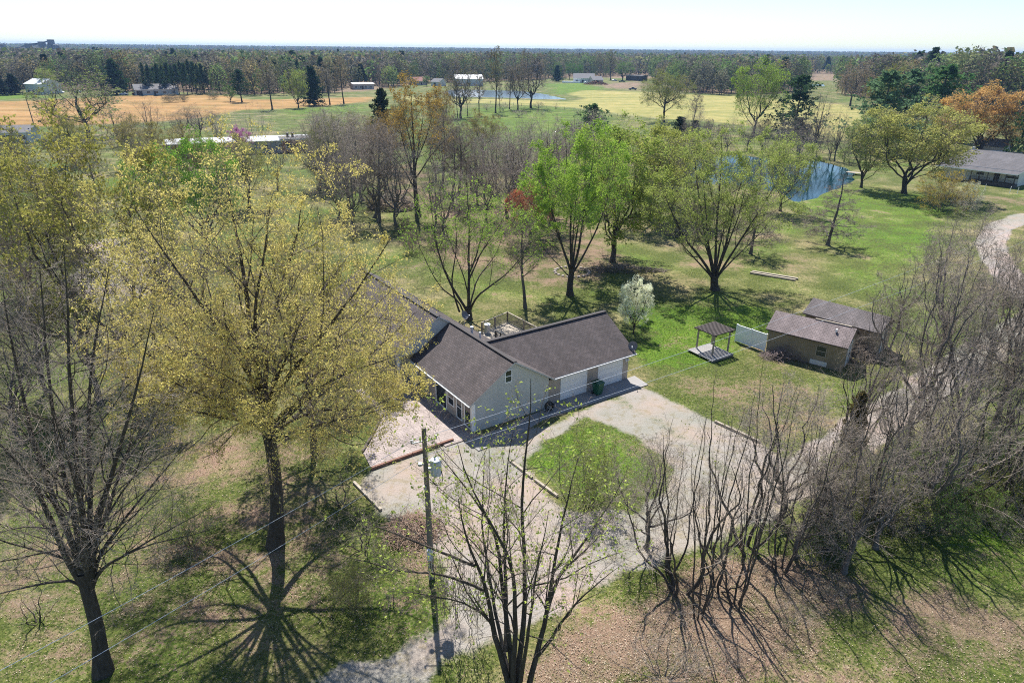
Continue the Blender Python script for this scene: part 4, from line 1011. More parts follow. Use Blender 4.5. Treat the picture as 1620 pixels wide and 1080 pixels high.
# small far pole
q = G(58, 212)
t = empty('utility_pole', (q[0], q[1], 0), 0, 'slim dark pole rising above the orange field behind the left trees', 'utility pole')
m2 = MB(); m2.tube([(0, 0, 0), (-0.5, 0, 10.5)], [0.16, 0.11], 8); m2.build('mast', M['pole_wood'], t)
m2 = MB(); m2.bar((-1.4, 0, 9.6), (0.5, 0, 9.6), 0.12); m2.build('crossarm', M['pole_wood'], t)

def vehicle(loc, rz, kind, body, label):
    t = empty('parked_car' if kind == 'car' else 'pickup_truck' if kind == 'truck' else 'boat', loc, rz, label, 'car' if kind == 'car' else 'pickup')
    prof = [(-2.2, 0.35), (-2.2, 0.85), (-1.9, 0.95), (-1.35, 1.0), (-0.75, 1.45), (0.8, 1.45), (1.35, 0.98), (2.1, 0.85), (2.25, 0.6), (2.2, 0.35)] if kind == 'car' else \
           [(-2.7, 0.45), (-2.7, 1.1), (-0.9, 1.12), (-0.85, 1.15), (-0.75, 1.8), (0.6, 1.8), (1.1, 1.2), (2.5, 1.05), (2.65, 0.8), (2.65, 0.45)]
    w = 0.9; m2 = MB()
    L = [(x, -w, z) for x, z in prof]; R = [(x, w, z) for x, z in prof]
    m2.poly(L); m2.poly(R[::-1])
    for i in range(len(prof)):
        j = (i + 1) % len(prof); m2.poly([L[j], L[i], R[i], R[j]], smooth=False)
    m2.build('body', body, t, bevel=0.06)
    m2 = MB(); zt = 1.02 if kind == 'car' else 1.22; zb = 1.38 if kind == 'car' else 1.7
    for s_ in (-1, 1): m2.box((-0.7, s_ * w - 0.012, zt), (0.65, s_ * w + 0.012, zb))
    m2.build('windows', M['glass'], t)
    for x in (-1.4 if kind == 'car' else -1.8, 1.4 if kind == 'car' else 1.7):
        for s_ in (-1, 1):
            m2 = MB(); m2.tube([(x, s_ * (w - 0.16), 0.34), (x, s_ * (w + 0.02), 0.34)], 0.34, 14); m2.build('wheel', M['rubber'], t)
mat_white = plain('white_car_paint', (0.75, 0.76, 0.78), 0.3, 0.04); mat_red = plain('red_car_paint', (0.30, 0.03, 0.03), 0.3, 0.1); mat_dk = plain('dark_car_paint', (0.06, 0.08, 0.12), 0.3, 0.1); mat_silver = plain('silver_car_paint', (0.5, 0.52, 0.55), 0.3, 0.1)
for px, py, rz, k, mt, lb in ((196, 151, 0.2, 'car', mat_silver, 'silver car on the drive left of the red one, near the tall dark pine'),
                          (216, 150, 0.4, 'car', mat_red, 'red car parked before the grey bungalow'),
                          (224, 148.5, 0.3, 'car', mat_white, 'white car parked at the bungalow garage, right of the red one'),
                          (95, 148, 0.1, 'car', mat_white, 'white car glimpsed behind the spreading green tree, nearer the white house'),
                          (124, 147, 0.1, 'car', mat_silver, 'pale car glimpsed behind the middle of the spreading green tree'),
                          (972, 128.5, 0.2, 'car', mat_white, 'white car between the far garage and the dark shed'),
                          (1001, 142.5, 0.05, 'truck', mat_dk, 'dark blue pickup at the edge of the tan field'),
                          (984, 130.5, 0.0, 'truck', M['bin_green'], 'dark green truck parked left of the dark far shed'),
                          (928, 132, 0.1, 'car', mat_white, 'white car in front of the far white house by the rubble heap')):
    q = G(px, py); vehicle((q[0], q[1], 0), rz, k, mt, lb)
# grain elevator on the horizon
gx, gy = -784.0, 1250.0
t = empty('grain_elevator', (gx, gy, 0), 0, 'dark grain elevator towers with sloping conveyors on the left horizon', 'grain elevator')
def px_at(px, py): p = V(px, py, gy); return p[0] - gx, p[2]
def bin_(x0, x1, zt, name='silo'):
    m2 = MB(); r = (x1 - x0) / 2; m2.lathe([(r, 0), (r, zt - r * 0.3), (0, zt)], ((x0 + x1) / 2, 0, 0), 16); m2.build(name, M['silo_steel'], t)
for a, b, yt in ((76, 83, 70), (84, 89, 70.5), (90, 95, 71)):
    bin_(px_at(a, 80)[0], px_at(b, 80)[0], px_at(a, yt)[1])
def tower(a, b, yt, yb=82):
    x0, zt = px_at(a, yt); x1, _ = px_at(b, yt); m2 = MB(); cx = (x0 + x1) / 2; w = (x1 - x0) / 2
    m2.box((cx - w * 0.45, -3, 0), (cx + w * 0.45, 3, zt - 8)); m2.box((cx - w, -4, zt - 8), (cx + w, 5, zt)); m2.build('tower', M['silo_steel'], t)
tower(40.5, 46.5, 69.2); tower(61.5, 68.5, 66); tower(76, 82.5, 62.8); tower(2, 6, 70.5)
for a, b in (((24, 77), (44, 71.5)), ((44, 71), (64, 68.5)), ((52, 72), (78, 65))):
    x0, z0 = px_at(*a); x1, z1 = px_at(*b); m2 = MB(); m2.bar((x0, 0, z0), (x1, 0, z1), 2.0, 2.0); m2.build('conveyor', M['silo_steel'], t)
# ================================================================== TREES
def nrm(a): return a / np.maximum(np.linalg.norm(a, axis=-1, keepdims=True), 1e-9)
def perp(T):
    ref = np.where(np.abs(T[..., 2:3]) < 0.9, np.array([0, 0, 1.0]), np.array([1.0, 0, 0]))
    a = nrm(np.cross(T, ref)); return a, np.cross(T, a)
def tubes(P, R, sides):
    """P (N,K,3), R (N,K) -> verts, quads"""
    n, K, _ = P.shape
    T = np.empty_like(P); T[:, 1:-1] = P[:, 2:] - P[:, :-2]; T[:, 0] = P[:, 1] - P[:, 0]; T[:, -1] = P[:, -1] - P[:, -2]
    T = nrm(T)
    a0, _ = perp(nrm(P[:, -1] - P[:, 0] + 1e-6)[:, None, :].repeat(K, 1))
    a = nrm(a0 - T * np.sum(a0 * T, -1, keepdims=True)); b = np.cross(T, a)
    th = np.arange(sides) * 2 * np.pi / sides
    V_ = P[:, :, None, :] + R[:, :, None, None] * (a[:, :, None, :] * np.cos(th)[None, None, :, None] + b[:, :, None, :] * np.sin(th)[None, None, :, None])
    idx = np.arange(n * K * sides).reshape(n, K, sides)
    j = np.roll(idx, -1, axis=2)
    Q = np.stack([idx[:, :-1], j[:, :-1], j[:, 1:], idx[:, 1:]], -1).reshape(-1, 4)
    return V_.reshape(-1, 3), Q
def at_t(P, t):
    """positions and tangents on polylines P (N,K,3) at parameters t (N,M)"""
    K = P.shape[1]; s = np.clip(t, 0, 0.9999) * (K - 1); k = s.astype(int); f = (s - k)[..., None]
    n = np.arange(P.shape[0])[:, None]
    A, B = P[n, k], P[n, k + 1]
    return A + (B - A) * f, nrm(B - A)
def lerp_r(R, t):
    K = R.shape[1]; s = np.clip(t, 0, 0.9999) * (K - 1); k = s.astype(int); f = s - k
    n = np.arange(R.shape[0])[:, None]
    return R[n, k] * (1 - f) + R[n, k + 1] * f
def grow(rs, pos, d, L, r0, K, up=0.1, wander=0.15, rend=0.25, grav=0.0):
    n = len(pos); P = np.empty((n, K, 3)); P[:, 0] = pos; d = d.copy()
    for k in range(1, K):
        d = d + rs.normal(0, wander, (n, 3)); d[:, 2] += up; d = nrm(d)
        P[:, k] = P[:, k - 1] + d * (L / (K - 1))[:, None]
    R = r0[:, None] * np.linspace(1, rend, K)[None, :]
    return P, R
def env_len(pos, d, env):
    """distance along d to the crown's outline (an ellipsoid)"""
    c, r = np.array(env[0]), np.array(env[1])
    p = (pos - c) / r; q = d / r
    A = np.sum(q * q, -1); B = np.sum(p * q, -1); C = np.sum(p * p, -1) - 1
    disc = B * B - A * C
    t = (-B + np.sqrt(np.maximum(disc, 0))) / A
    return np.where((disc > 0) & (t > 0), t, 0.0)
def spawn(rs, P, R, m, t0, t1, ang, lf, K, ratio=0.6, up=0.1, wander=0.15, env=None, rend=0.3, lmin=0.12, plen=True, rmin=0.004):
    n = P.shape[0]
    t = t0 + (t1 - t0) * (np.arange(m)[None, :] + rs.uniform(0, 1, (n, m))) / m
    pos, T = at_t(P, t); r = lerp_r(R, t) * ratio
    a, b = perp(T)
    phi = (np.arange(m)[None, :] * 2.399 + rs.uniform(0, 6.28, (n, 1)) + rs.normal(0, 0.5, (n, m)))[..., None]
    A = (np.radians(ang[0]) + (np.radians(ang[1]) - np.radians(ang[0])) * rs.uniform(0, 1, (n, m)))[..., None]
    d = T * np.cos(A) + (a * np.cos(phi) + b * np.sin(phi)) * np.sin(A)
    pl = np.sum(np.linalg.norm(np.diff(P, axis=1), axis=-1), -1)[:, None] if plen else 1.0
    L = lf[0] + (lf[1] - lf[0]) * rs.uniform(0, 1, (n, m))
    L = L * pl * (1.0 - 0.45 * t) if plen else L
    pos, d, L, r = pos.reshape(-1, 3), d.reshape(-1, 3), L.ravel(), np.maximum(r.ravel(), rmin)
    if env is not None:
        el = env_len(pos, nrm(d + np.array([0, 0, up * K * 0.5])), env)
        L = np.minimum(L, el * rs.uniform(0.8, 1.05, len(L)))
    keep = L > lmin; pos, d, L, r = pos[keep], d[keep], L[keep], r[keep]
    return grow(rs, pos, d, L, r, K, up, wander, rend)
def leaf_quads(rs, P, per, size, spread, tmin=0.15, droop=0.0, aspect=1.5, clump=True):
    """leaves gather in clumps with gaps between them"""
    if clump:
        mid_ = P[:, -1]; L_ = size * rs.uniform(9, 13); val = 0
        for _ in range(6):
            k_ = nrm(rs.normal(0, 1, 3)) * 2 * np.pi / (L_ * rs.uniform(.6, 1.8)); val = val + np.sin(mid_ @ k_ + rs.uniform(0, 6.28))
        keep_ = val + rs.normal(0, .5, len(val)) > -.55
        P = P[keep_]; per = per * 1.35; size = size * .86
    n = P.shape[0]
    cnt = int(per); extra = rs.uniform(0, 1, n) < (per - cnt)
    t = tmin + (1 - tmin) * rs.uniform(0, 1, (n, max(1, cnt + 1)))
    pos, T = at_t(P, t)
    msk = np.ones(t.shape, bool); msk[:, -1] = extra
    pos = pos[msk] + rs.normal(0, spread, (int(msk.sum()), 3)); k = len(pos)
    s = size * rs.uniform(0.55, 1.35, k)[:, None]
    u = nrm(rs.normal(0, 1, (k, 3)) + np.array([0, 0, -droop])); w = nrm(np.cross(u, nrm(rs.normal(0, 1, (k, 3)))))
    n_ = np.cross(u, w)
    A = pos; B = pos + u * s * 0.5 * aspect * 0.5 + w * s * 0.5; C = pos + u * s * aspect + n_ * s * 0.15; D = pos + u * s * 0.5 * aspect * 0.5 - w * s * 0.5
    V_ = np.stack([A, B, C, D], 1).reshape(-1, 3)
    return V_, np.arange(k * 4).reshape(-1, 4)
def pack(parts):
    """parts: list of (verts, quads, mat)"""
    vs, qs, ms, o = [], [], [], 0
    for v, q, m in parts:
        if len(q) == 0: continue
        vs.append(v); qs.append(q + o); ms.append(np.full(len(q), m)); o += len(v)
    return np.concatenate(vs), np.concatenate(qs), np.concatenate(ms)
def resample(pts, K, rs=None, w=0.0):
    p = np.asarray(pts, float); d = np.concatenate([[0], np.cumsum(np.linalg.norm(np.diff(p, axis=0), axis=1))]); d /= d[-1]
    t = np.linspace(0, 1, K); q = np.stack([np.interp(t, d, p[:, i]) for i in range(3)], 1)
    for _ in range(2):
        q2 = q.copy(); q2[1:-1] = 0.25 * q[:-2] + 0.5 * q[1:-1] + 0.25 * q[2:]; q = q2
    if rs is not None and w: q[1:] += np.cumsum(rs.normal(0, w, (K - 1, 3)), 0) * 0.5
    return q

class Spec: pass
def build_tree(seed, stems, trunk, env, levels, leaf=None, twig_mat=1, sides=(10, 6), ends=True):
    """stems: (P,R); trunk: list of (P (K,3), R (K)). levels: spawn settings. Returns trunk mesh, crown mesh"""
    rs = np.random.RandomState(seed)
    tparts, cparts = [], []
    for p, r in trunk:
        v, q = tubes(p[None], r[None], sides[0]); tparts.append((v, q, 0))
    P, R = stems
    v, q = tubes(P, R, 7); tparts.append((v, q, 0))
    cur = [(P, R)]
    last = (P, R)
    for i, lv in enumerate(levels):
        lv = dict(lv)
        m = lv.pop('m'); t0 = lv.pop('t0', 0.25); t1 = lv.pop('t1', 1.0); thick = lv.pop('thick', False); both = lv.pop('both', False)
        P1, R1 = spawn(rs, last[0], last[1], m, t0, t1, lv.pop('ang'), lv.pop('lf'), lv.pop('K'), env=env if lv.pop('env', True) else None, **lv)
        if both:      # twigs also straight from the grandparents' outer ends
            P2, R2 = spawn(rs, prev[0], prev[1], both, 0.45, 1.0, (30, 65), (0.25, 0.5), P1.shape[1], ratio=0.4, up=0.06, wander=0.12, env=env)
            P1, R1 = np.concatenate([P1, P2]), np.concatenate([R1, R2])
        v, q = tubes(P1, R1, 5 if thick else 3)
        (tparts if thick else cparts).append((v, q, 0))
        prev = last; last = (P1, R1)
    if leaf:
        src = last[0]
        v, q = leaf_quads(rs, src, leaf['per'], leaf['size'], leaf.get('spread', 0.05), leaf.get('tmin', 0.15), leaf.get('droop', 0), leaf.get('aspect', 1.5))
        if leaf.get('zmin') is not None:
            zz = v.reshape(-1, 4, 3)[:, 0, 2]; zr = (zz - leaf['zmin'][0]) / (leaf['zmin'][1] - leaf['zmin'][0])
            kp = rs.uniform(0, 1, len(zz)) < np.clip(zr, 0.08, 1); v = v.reshape(-1, 4, 3)[kp].reshape(-1, 3); q = np.arange(len(v)).reshape(-1, 4)
        cparts.append((v, q, 1))
        if leaf.get('inner'):
            v, q = leaf_quads(rs, prev[0], leaf['inner'], leaf['size'], leaf.get('spread', 0.05), 0.4, leaf.get('droop', 0)); cparts.append((v, q, 1))
    tv, tq, tm = pack(tparts); cv, cq, cm = pack(cparts)
    return (tv, tq, tm), (cv, cq, cm)
def tree_meshes(name, data, bark='bark', twig='twig'):
    (tv, tq, tm), (cv, cq, cm) = data
    a = np_mesh(name + '_trunk', tv, quads=tq, mats=[M[bark]], qm=tm, smooth=True)
    b = np_mesh(name + '_crown', cv, quads=cq, mats=[M[twig], M['leaf']], qm=cm, smooth=(cm == 0))
    return a, b
def place(meshes, name, loc, rz, sc, color, label, group=None, cat='tree'):
    t = empty(name, loc, rz, label, cat, group); t.scale = sc if hasattr(sc, '__len__') else (sc, sc, sc)
    a = link(bpy.data.objects.new('trunk', meshes[0]), t); b = link(bpy.data.objects.new('crown', meshes[1]), t)
    b.color = (*color, 1); a.color = (*color, 1)
    return t

# ---------------------------------------------------------------- trees measured stem by stem
def px_stems(base, lines, r0s, K=12, w=0.03, seed=0, rend=0.16):
    """lines: [(px,py,dy),...] measured on the photograph, dy = metres behind the trunk plane"""
    rs = np.random.RandomState(seed); PP, RR = [], []
    for ln, r0 in zip(lines, r0s):
        pts = [V(x, y, base[1] + dy) - base for x, y, dy in ln]
        PP.append(resample(pts, K, rs, w)); RR.append(np.linspace(1, rend, K) ** 1.0 * r0)
    return np.array(PP), np.array(RR)
def px_trunk(base, line, ra, rb, K=8, flare=1.5):
    pts = [V(x, y, base[1] + dy) - base for x, y, dy in line]
    p = resample(pts, K); p[0] = pts[0]; p[0][2] = -0.15
    r = np.linspace(ra, rb, K); r[0] *= flare; r[1] *= 1 + (flare - 1) * 0.3
    return (p, r)
C_OAK = (0.71, 0.60, 0.245); C_YG = (0.34, 0.345, 0.10); C_BRIGHT = (0.32, 0.46, 0.09); C_LIGHT = (0.38, 0.44, 0.14)
C_OLIVE = (0.23, 0.25, 0.085); C_ORANGE = (0.58, 0.36, 0.16); C_ORANGEY = (0.42, 0.28, 0.085); C_RED = (0.42, 0.12, 0.07)
C_WHITE = (0.78, 0.78, 0.72); C_PINE = (0.035, 0.075, 0.035); C_PINEL = (0.07, 0.13, 0.065); C_GREY = (0.24, 0.21, 0.19); C_PURPLE = (0.52, 0.22, 0.50)
C_CEDAR = (0.035, 0.05, 0.022); C_LIME = (0.37, 0.44, 0.12)

def near_tree(name, bpx, lines, r0s, trunkline, tr, env, levels, leaf, color, label, seed, bark='bark', cat='tree', w=0.04, rend=0.08, **kw):
    base = G(*bpx); base[2] = 0
    if trunkline and len(trunkline) > 2:      # every limb runs down into the trunk before it leaves it
        lines = [[((trunkline[-2][0] + ln[0][0]) / 2, (trunkline[-2][1] + trunkline[-1][1]) / 2 + 2, 0)] + ln if abs(ln[0][1] - trunkline[-1][1]) < 40 and ln[0][1] < (trunkline[-2][1] + trunkline[-1][1]) / 2 else ln for ln in lines]
    st = px_stems(base, lines, r0s, seed=seed, w=w, rend=rend, K=14)
    tk = [px_trunk(base, trunkline, tr[0], tr[1])] if trunkline else []
    dd_ = build_tree(seed, st, tk, env, levels, leaf)
    ms = tree_meshes(name, dd_, bark, 'twig_pale' if name == 'bare_maple' else 'twig')
    return place(ms, name, base, 0, 1.0, color, label, cat=cat)

# A. the great budding oak in front of the house
near_tree('oak_tree', (435, 862), [
    [(418,655,0),(405,600,-.3),(375,560,-.8),(325,490,-1.6),(265,405,-2.4),(215,330,-2.6)],
    [(420,660,0),(410,600,0),(395,530,.3),(392,450,.4),(370,350,.6),(355,262,.6)],
    [(420,655,0),(425,560,.8),(440,480,1.4),(470,400,1.8),(485,310,1.8)],
    [(426,690,0),(470,640,.8),(535,595,1.8),(600,550,2.6),(655,495,2.8)],
    [(420,655,0),(450,600,-.8),(505,535,-1.8),(575,445,-2.6),(625,370,-2.8)],
    [(416,665,0),(380,640,-.6),(325,620,-1.6),(260,575,-2.4),(195,530,-3)],
    [(416,650,0),(400,600,1.5),(350,510,3.5),(280,420,4.6),(225,400,5)],
    [(420,655,0),(440,600,-1.6),(455,560,-3),(480,500,-4.5)],
    [(430,685,0),(470,660,-.8),(520,645,-1.5),(590,650,-2.2),(640,620,-2.6)],
    [(421,660,0),(445,560,2),(500,470,4.5),(555,400,6)],
    [(416,660,0),(395,620,-2),(350,590,-4),(310,570,-5.5)],
    [(424,680,0),(400,670,1.2),(350,640,3.5),(290,560,5.5)],
    [(426,700,0),(470,690,2),(530,660,4.2),(580,620,6)],
    [(418,640,0),(405,560,-1),(400,480,-2),(420,400,-2.6),(430,310,-2.8)],
    [(428,690,0),(390,665,-1),(330,655,-2.4),(260,645,-4),(200,610,-5)],
    [(430,700,0),(465,680,-1.4),(520,670,-3),(580,655,-4.4),(640,640,-5)],
    [(428,700,0),(440,690,-2),(450,680,-4),(440,670,-6)],
    [(424,685,0),(390,660,2.5),(340,600,5),(290,540,7)],
    [(418,670,0),(370,620,-.2),(290,570,-.6),(200,490,-.8)],
    [(417,660,0),(360,600,1),(270,530,2),(190,430,2.4)],
    [(420,680,0),(375,650,-2),(310,620,-4),(240,590,-6)],
    [(425,670,0),(490,620,-2),(560,580,-4.5),(630,560,-6)],
    [(426,690,0),(480,650,3),(550,590,6),(600,530,7.6)]],
    [.16,.19,.17,.16,.15,.12,.14,.12,.10,.13,.11,.12,.10,.16,.11,.11,.09,.12,.14,.14,.12,.12,.12],
    [(435,862,0),(440,810,0),(436,750,0),(428,700,0),(420,650,0)], (.36, .28), ((0.2, 0.3, 11.6), (10.0, 9.2, 10.8)),
    [dict(m=10, t0=.2, ang=(25, 60), lf=(.35, .6), K=6, ratio=.42, up=.06, wander=.16, thick=True),
     dict(m=8, t0=.15, ang=(25, 65), lf=(.35, .65), K=5, ratio=.5, up=.04, wander=.18),
     dict(m=6, t0=.15, ang=(25, 65), lf=(.35, .75), K=4, ratio=.55, up=.03, wander=.2, both=6),
     dict(m=3, t0=.2, ang=(25, 60), lf=(.5, 1.0), K=3, ratio=.7, up=.03, wander=.18, lmin=.08, rmin=.0045)],
    dict(per=3.6, size=.060, spread=.06, droop=.9, aspect=2.0, zmin=(3.0, 10.5)), C_OAK, 'huge oak covered in golden-green buds standing left of the house', 11)

# B. bare multi-stemmed maple, lower left
near_tree('bare_maple', (163, 1062), [
    [(122,915,0),(95,860,-.3),(50,760,-.8),(0,690,-1.2),(-60,640,-1.5)],
    [(128,900,0),(100,820,0),(60,720,.3),(30,600,.5),(5,450,.6)],
    [(134,890,0),(115,800,.3),(90,700,.6),(75,560,.9),(62,410,1)],
    [(138,890,0),(125,780,-.3),(110,640,-.5),(105,500,-.6),(100,385,-.6)],
    [(140,890,0),(140,780,.6),(135,650,1.2),(150,520,1.6),(172,410,1.8)],
    [(146,890,0),(160,800,-.3),(190,700,-.7),(220,600,-1),(244,490,-1.2)],
    [(150,880,0),(190,820,.6),(250,750,1.4),(300,690,2)],
    [(150,905,0),(200,880,-.5),(270,835,-1.2),(340,800,-1.6)],
    [(120,915,0),(60,925,-.4),(0,940,-.8),(-50,960,-1)],
    [(132,895,0),(80,840,1.5),(20,780,3),(-50,700,4)],
    [(140,895,0),(130,820,-1.2),(110,740,-2.2),(80,640,-3)],
    [(142,895,0),(165,820,1.6),(200,720,3),(235,620,4)],
    [(135,895,0),(60,870,-.6),(-20,850,-1.2),(-80,800,-1.4)],
    [(150,900,0),(230,860,.8),(290,850,1.5),(350,830,2)]],
    [.14,.15,.14,.15,.13,.14,.09,.07,.07,.10,.11,.10,.07,.06],
    [(163,1062,0),(156,1000,0),(143,950,0),(130,905,0)], (.32, .25), ((-1.2, .6, 10.6), (7.8, 6.5, 9.6)),
    [dict(m=13, t0=.12, ang=(25, 65), lf=(.28, .55), K=6, ratio=.4, up=.06, wander=.16, thick=True),
     dict(m=7, t0=.1, ang=(25, 60), lf=(.35, .65), K=5, ratio=.5, up=.03, wander=.18),
     dict(m=5, t0=.1, ang=(25, 65), lf=(.35, .7), K=4, ratio=.6, up=.02, wander=.2, both=5),
     dict(m=2, t0=.2, ang=(25, 60), lf=(.45, .9), K=3, ratio=.75, up=.02, wander=.18, rmin=.0045)],
    dict(per=.12, size=.05, spread=.02), C_OLIVE, 'big bare grey maple with many upswept stems in the lower left corner', 12)

# C. forked tree at the bottom centre
near_tree('forked_tree', (812, 1125), [
    [(811,1100,0),(797,1050,0),(781,1010,0),(775,960,-.2),(764,920,-.4),(750,890,-.6),(728,840,-.9),(722,790,-1)],
    [(811,1090,0),(808,1030,.2),(803,980,.4),(797,950,.5),(790,900,.8),(788,850,.9),(775,815,1),(745,790,1),(722,750,1),(690,715,.9)],
    [(811,1095,0),(815,1020,-.3),(817,960,-.4),(815,910,-.5),(810,870,-.5),(785,840,-.5),(762,800,-.4),(738,745,-.3),(730,700,-.3)],
    [(817,1065,0),(830,990,.5),(834,960,.7),(828,930,.9),(832,880,1.1),(835,850,1.3),(820,790,1.5),(832,730,1.6),(846,650,1.7),(843,600,1.8)],
    [(835,1090,0),(850,1030,0),(862,990,0),(868,950,-.1),(872,900,-.2),(882,850,-.3),(895,790,-.4),(912,720,-.4)],
    [(848,1040,0),(875,1010,-.5),(905,965,-1),(940,925,-1.4),(985,890,-1.8)],
    [(866,965,0),(885,900,.6),(925,855,1.2),(960,800,1.6),(985,750,1.9)],
    [(778,985,0),(745,957,-.7),(700,946,-1.4),(650,942,-2),(605,938,-2.4)],
    [(766,935,-.3),(720,916,-.6),(690,911,-.9),(620,905,-1.3),(560,886,-1.7),(520,880,-2)],
    [(752,895,-.6),(715,880,-.5),(680,866,-.4),(620,840,-.3),(570,818,-.2),(540,800,-.1)],
    [(811,1095,0),(790,1000,1.5),(770,900,2.6),(760,820,3.2),(765,720,3.6)],
    [(825,1080,0),(835,1000,-1.5),(850,900,-2.5),(870,800,-3)],
    [(800,1030,0),(800,940,1.3),(795,860,2.2),(800,760,2.8),(812,680,3)]],
    [.15,.12,.13,.13,.13,.08,.08,.05,.06,.06,.10,.10,.10],
    [(812,1125,0),(811,1100,0),(811,1080,0)], (.36, .3), ((-.4, .6, 8.0), (7.2, 5, 6.6)),
    [dict(m=9, t0=.28, ang=(24, 62), lf=(.25, .48), K=6, ratio=.45, up=.06, wander=.17, thick=True),
     dict(m=7, t0=.2, ang=(22, 58), lf=(.35, .65), K=5, ratio=.5, up=.05, wander=.18),
     dict(m=5, t0=.25, ang=(25, 60), lf=(.35, .7), K=4, ratio=.65, up=.04, wander=.18, rmin=.0045, both=4),
     dict(m=2, t0=.3, ang=(25, 60), lf=(.4, .8), K=3, ratio=.7, up=.04, wander=.18, rmin=.004)],
    dict(per=1.2, size=.085, spread=.035, tmin=.5), C_LIME, 'forked bare tree with a sprinkle of fresh leaves at the bottom centre beside the road', 13)
# hanging dead vines on it
_b = G(735, 1010); rs = np.random.RandomState(8); mb = MB()
for k in range(70):
    x = rs.uniform(-1.3, .9); y = rs.uniform(-.8, .8); z1 = rs.uniform(2.6, 5.2); L = rs.uniform(1.2, 4.2)
    pts = [(x + rs.normal(0, .07) + .1 * math.sin(j + k), y + rs.normal(0, .07), max(.05, z1 - L * j / 7)) for j in range(8)]
    mb.tube(pts, .012, 3, cap=False, smooth=False)
tag(mb.build('hanging_vines', M['twig'], loc=(_b[0], _b[1], 0)), 'curtain of dead hanging vines left of the forked trunk at the bottom', 'vine')

# D. leafing maple right behind the house
near_tree('maple_tree', (742, 505), [
    [(738,490,0),(725,470,0),(712,450,-.2),(700,420,-.4),(690,390,-.5),(683,340,-.6),(680,295,-.6)],
    [(742,495,0),(741,470,.2),(743,430,.3),(742,400,.3),(745,350,.2),(740,292,.2)],
    [(744,490,0),(748,475,-.2),(757,465,-.4),(778,450,-.8),(803,430,-1.1),(828,402,-1.3),(845,365,-1.4)],
    [(724,468,0),(705,466,-.3),(688,440,-.8),(672,410,-1.2),(662,390,-1.5),(655,350,-1.6)],
    [(743,430,.2),(755,400,.8),(765,360,1.3),(775,310,1.6)],
    [(712,450,0),(722,400,1),(722,350,2),(718,310,2.4)],
    [(742,480,0),(735,440,-1.5),(715,390,-3),(700,350,-3.8)],
    [(742,485,0),(755,440,2),(785,400,4),(800,350,5)],
    [(743,440,0),(760,400,-1.6),(790,360,-2.8),(808,320,-3.2)]],
    [.15,.17,.12,.09,.1,.1,.09,.1,.09], [(742,506,0),(742,498,0),(741,485,0)], (.34, .28), ((.3, 0, 7.8), (7.2, 6.4, 6.6)),
    [dict(m=8, t0=.25, ang=(24, 60), lf=(.3, .6), K=6, ratio=.4, up=.05, wander=.2, thick=True),
     dict(m=7, t0=.2, ang=(22, 50), lf=(.3, .55), K=4, ratio=.5, up=.07, wander=.12),
     dict(m=6, t0=.2, ang=(22, 58), lf=(.4, .75), K=3, ratio=.65, up=.05, wander=.15, rmin=.006, both=5),
     dict(m=3, t0=.2, ang=(22, 58), lf=(.45, .9), K=3, ratio=.7, up=.04, wander=.15, rmin=.005)],
    dict(per=1.2, size=.12, spread=.05, tmin=.4, zmin=(4, 9)), C_BRIGHT, 'dark-stemmed maple with sparse green leaves rising directly behind the house roof', 14)

# E. bright green maple with a stone ring
near_tree('maple_tree', (902, 467), [
    [(905,430,0),(893,400,-.2),(885,370,-.4),(872,330,-.8),(862,280,-1)],
    [(905,425,0),(900,380,.2),(903,330,.3),(896,275,.3),(893,215,.3)],
    [(905,430,0),(915,400,-.3),(922,350,-.6),(935,290,-.8),(940,225,-.9)],
    [(905,432,0),(920,410,.5),(945,360,1.2),(965,300,1.6),(975,250,1.8)],
    [(903,425,0),(890,390,1.4),(875,350,2.6),(868,300,3.4)],
    [(905,430,0),(910,380,2),(922,320,3.6),(925,260,4.4)],
    [(905,430,0),(905,390,-1.8),(910,340,-3),(915,280,-3.8)],
    [(903,440,0),(880,415,-.4),(862,395,-.8),(845,370,-1.2)]],
    [.16,.16,.16,.13,.12,.13,.12,.07], [(902,467,0),(901,455,0),(903,440,0),(905,425,0)], (.36, .3), ((.5, 0, 10.2), (7.9, 7.2, 8.6)),
    [dict(m=9, t0=.3, ang=(22, 55), lf=(.3, .6), K=6, ratio=.4, up=.05, wander=.2, thick=True),
     dict(m=7, t0=.2, ang=(22, 50), lf=(.3, .55), K=4, ratio=.5, up=.07, wander=.12),
     dict(m=6, t0=.2, ang=(22, 58), lf=(.4, .75), K=3, ratio=.65, up=.05, wander=.15, rmin=.007, both=5),
     dict(m=4, t0=.2, ang=(22, 58), lf=(.5, .95), K=3, ratio=.7, up=.04, wander=.15, rmin=.006)],
    dict(per=4.0, size=.13, spread=.10, tmin=.3, zmin=(4, 9)), C_BRIGHT, 'vivid green maple whose trunk stands in a ring of stones behind the garage roof', 15)
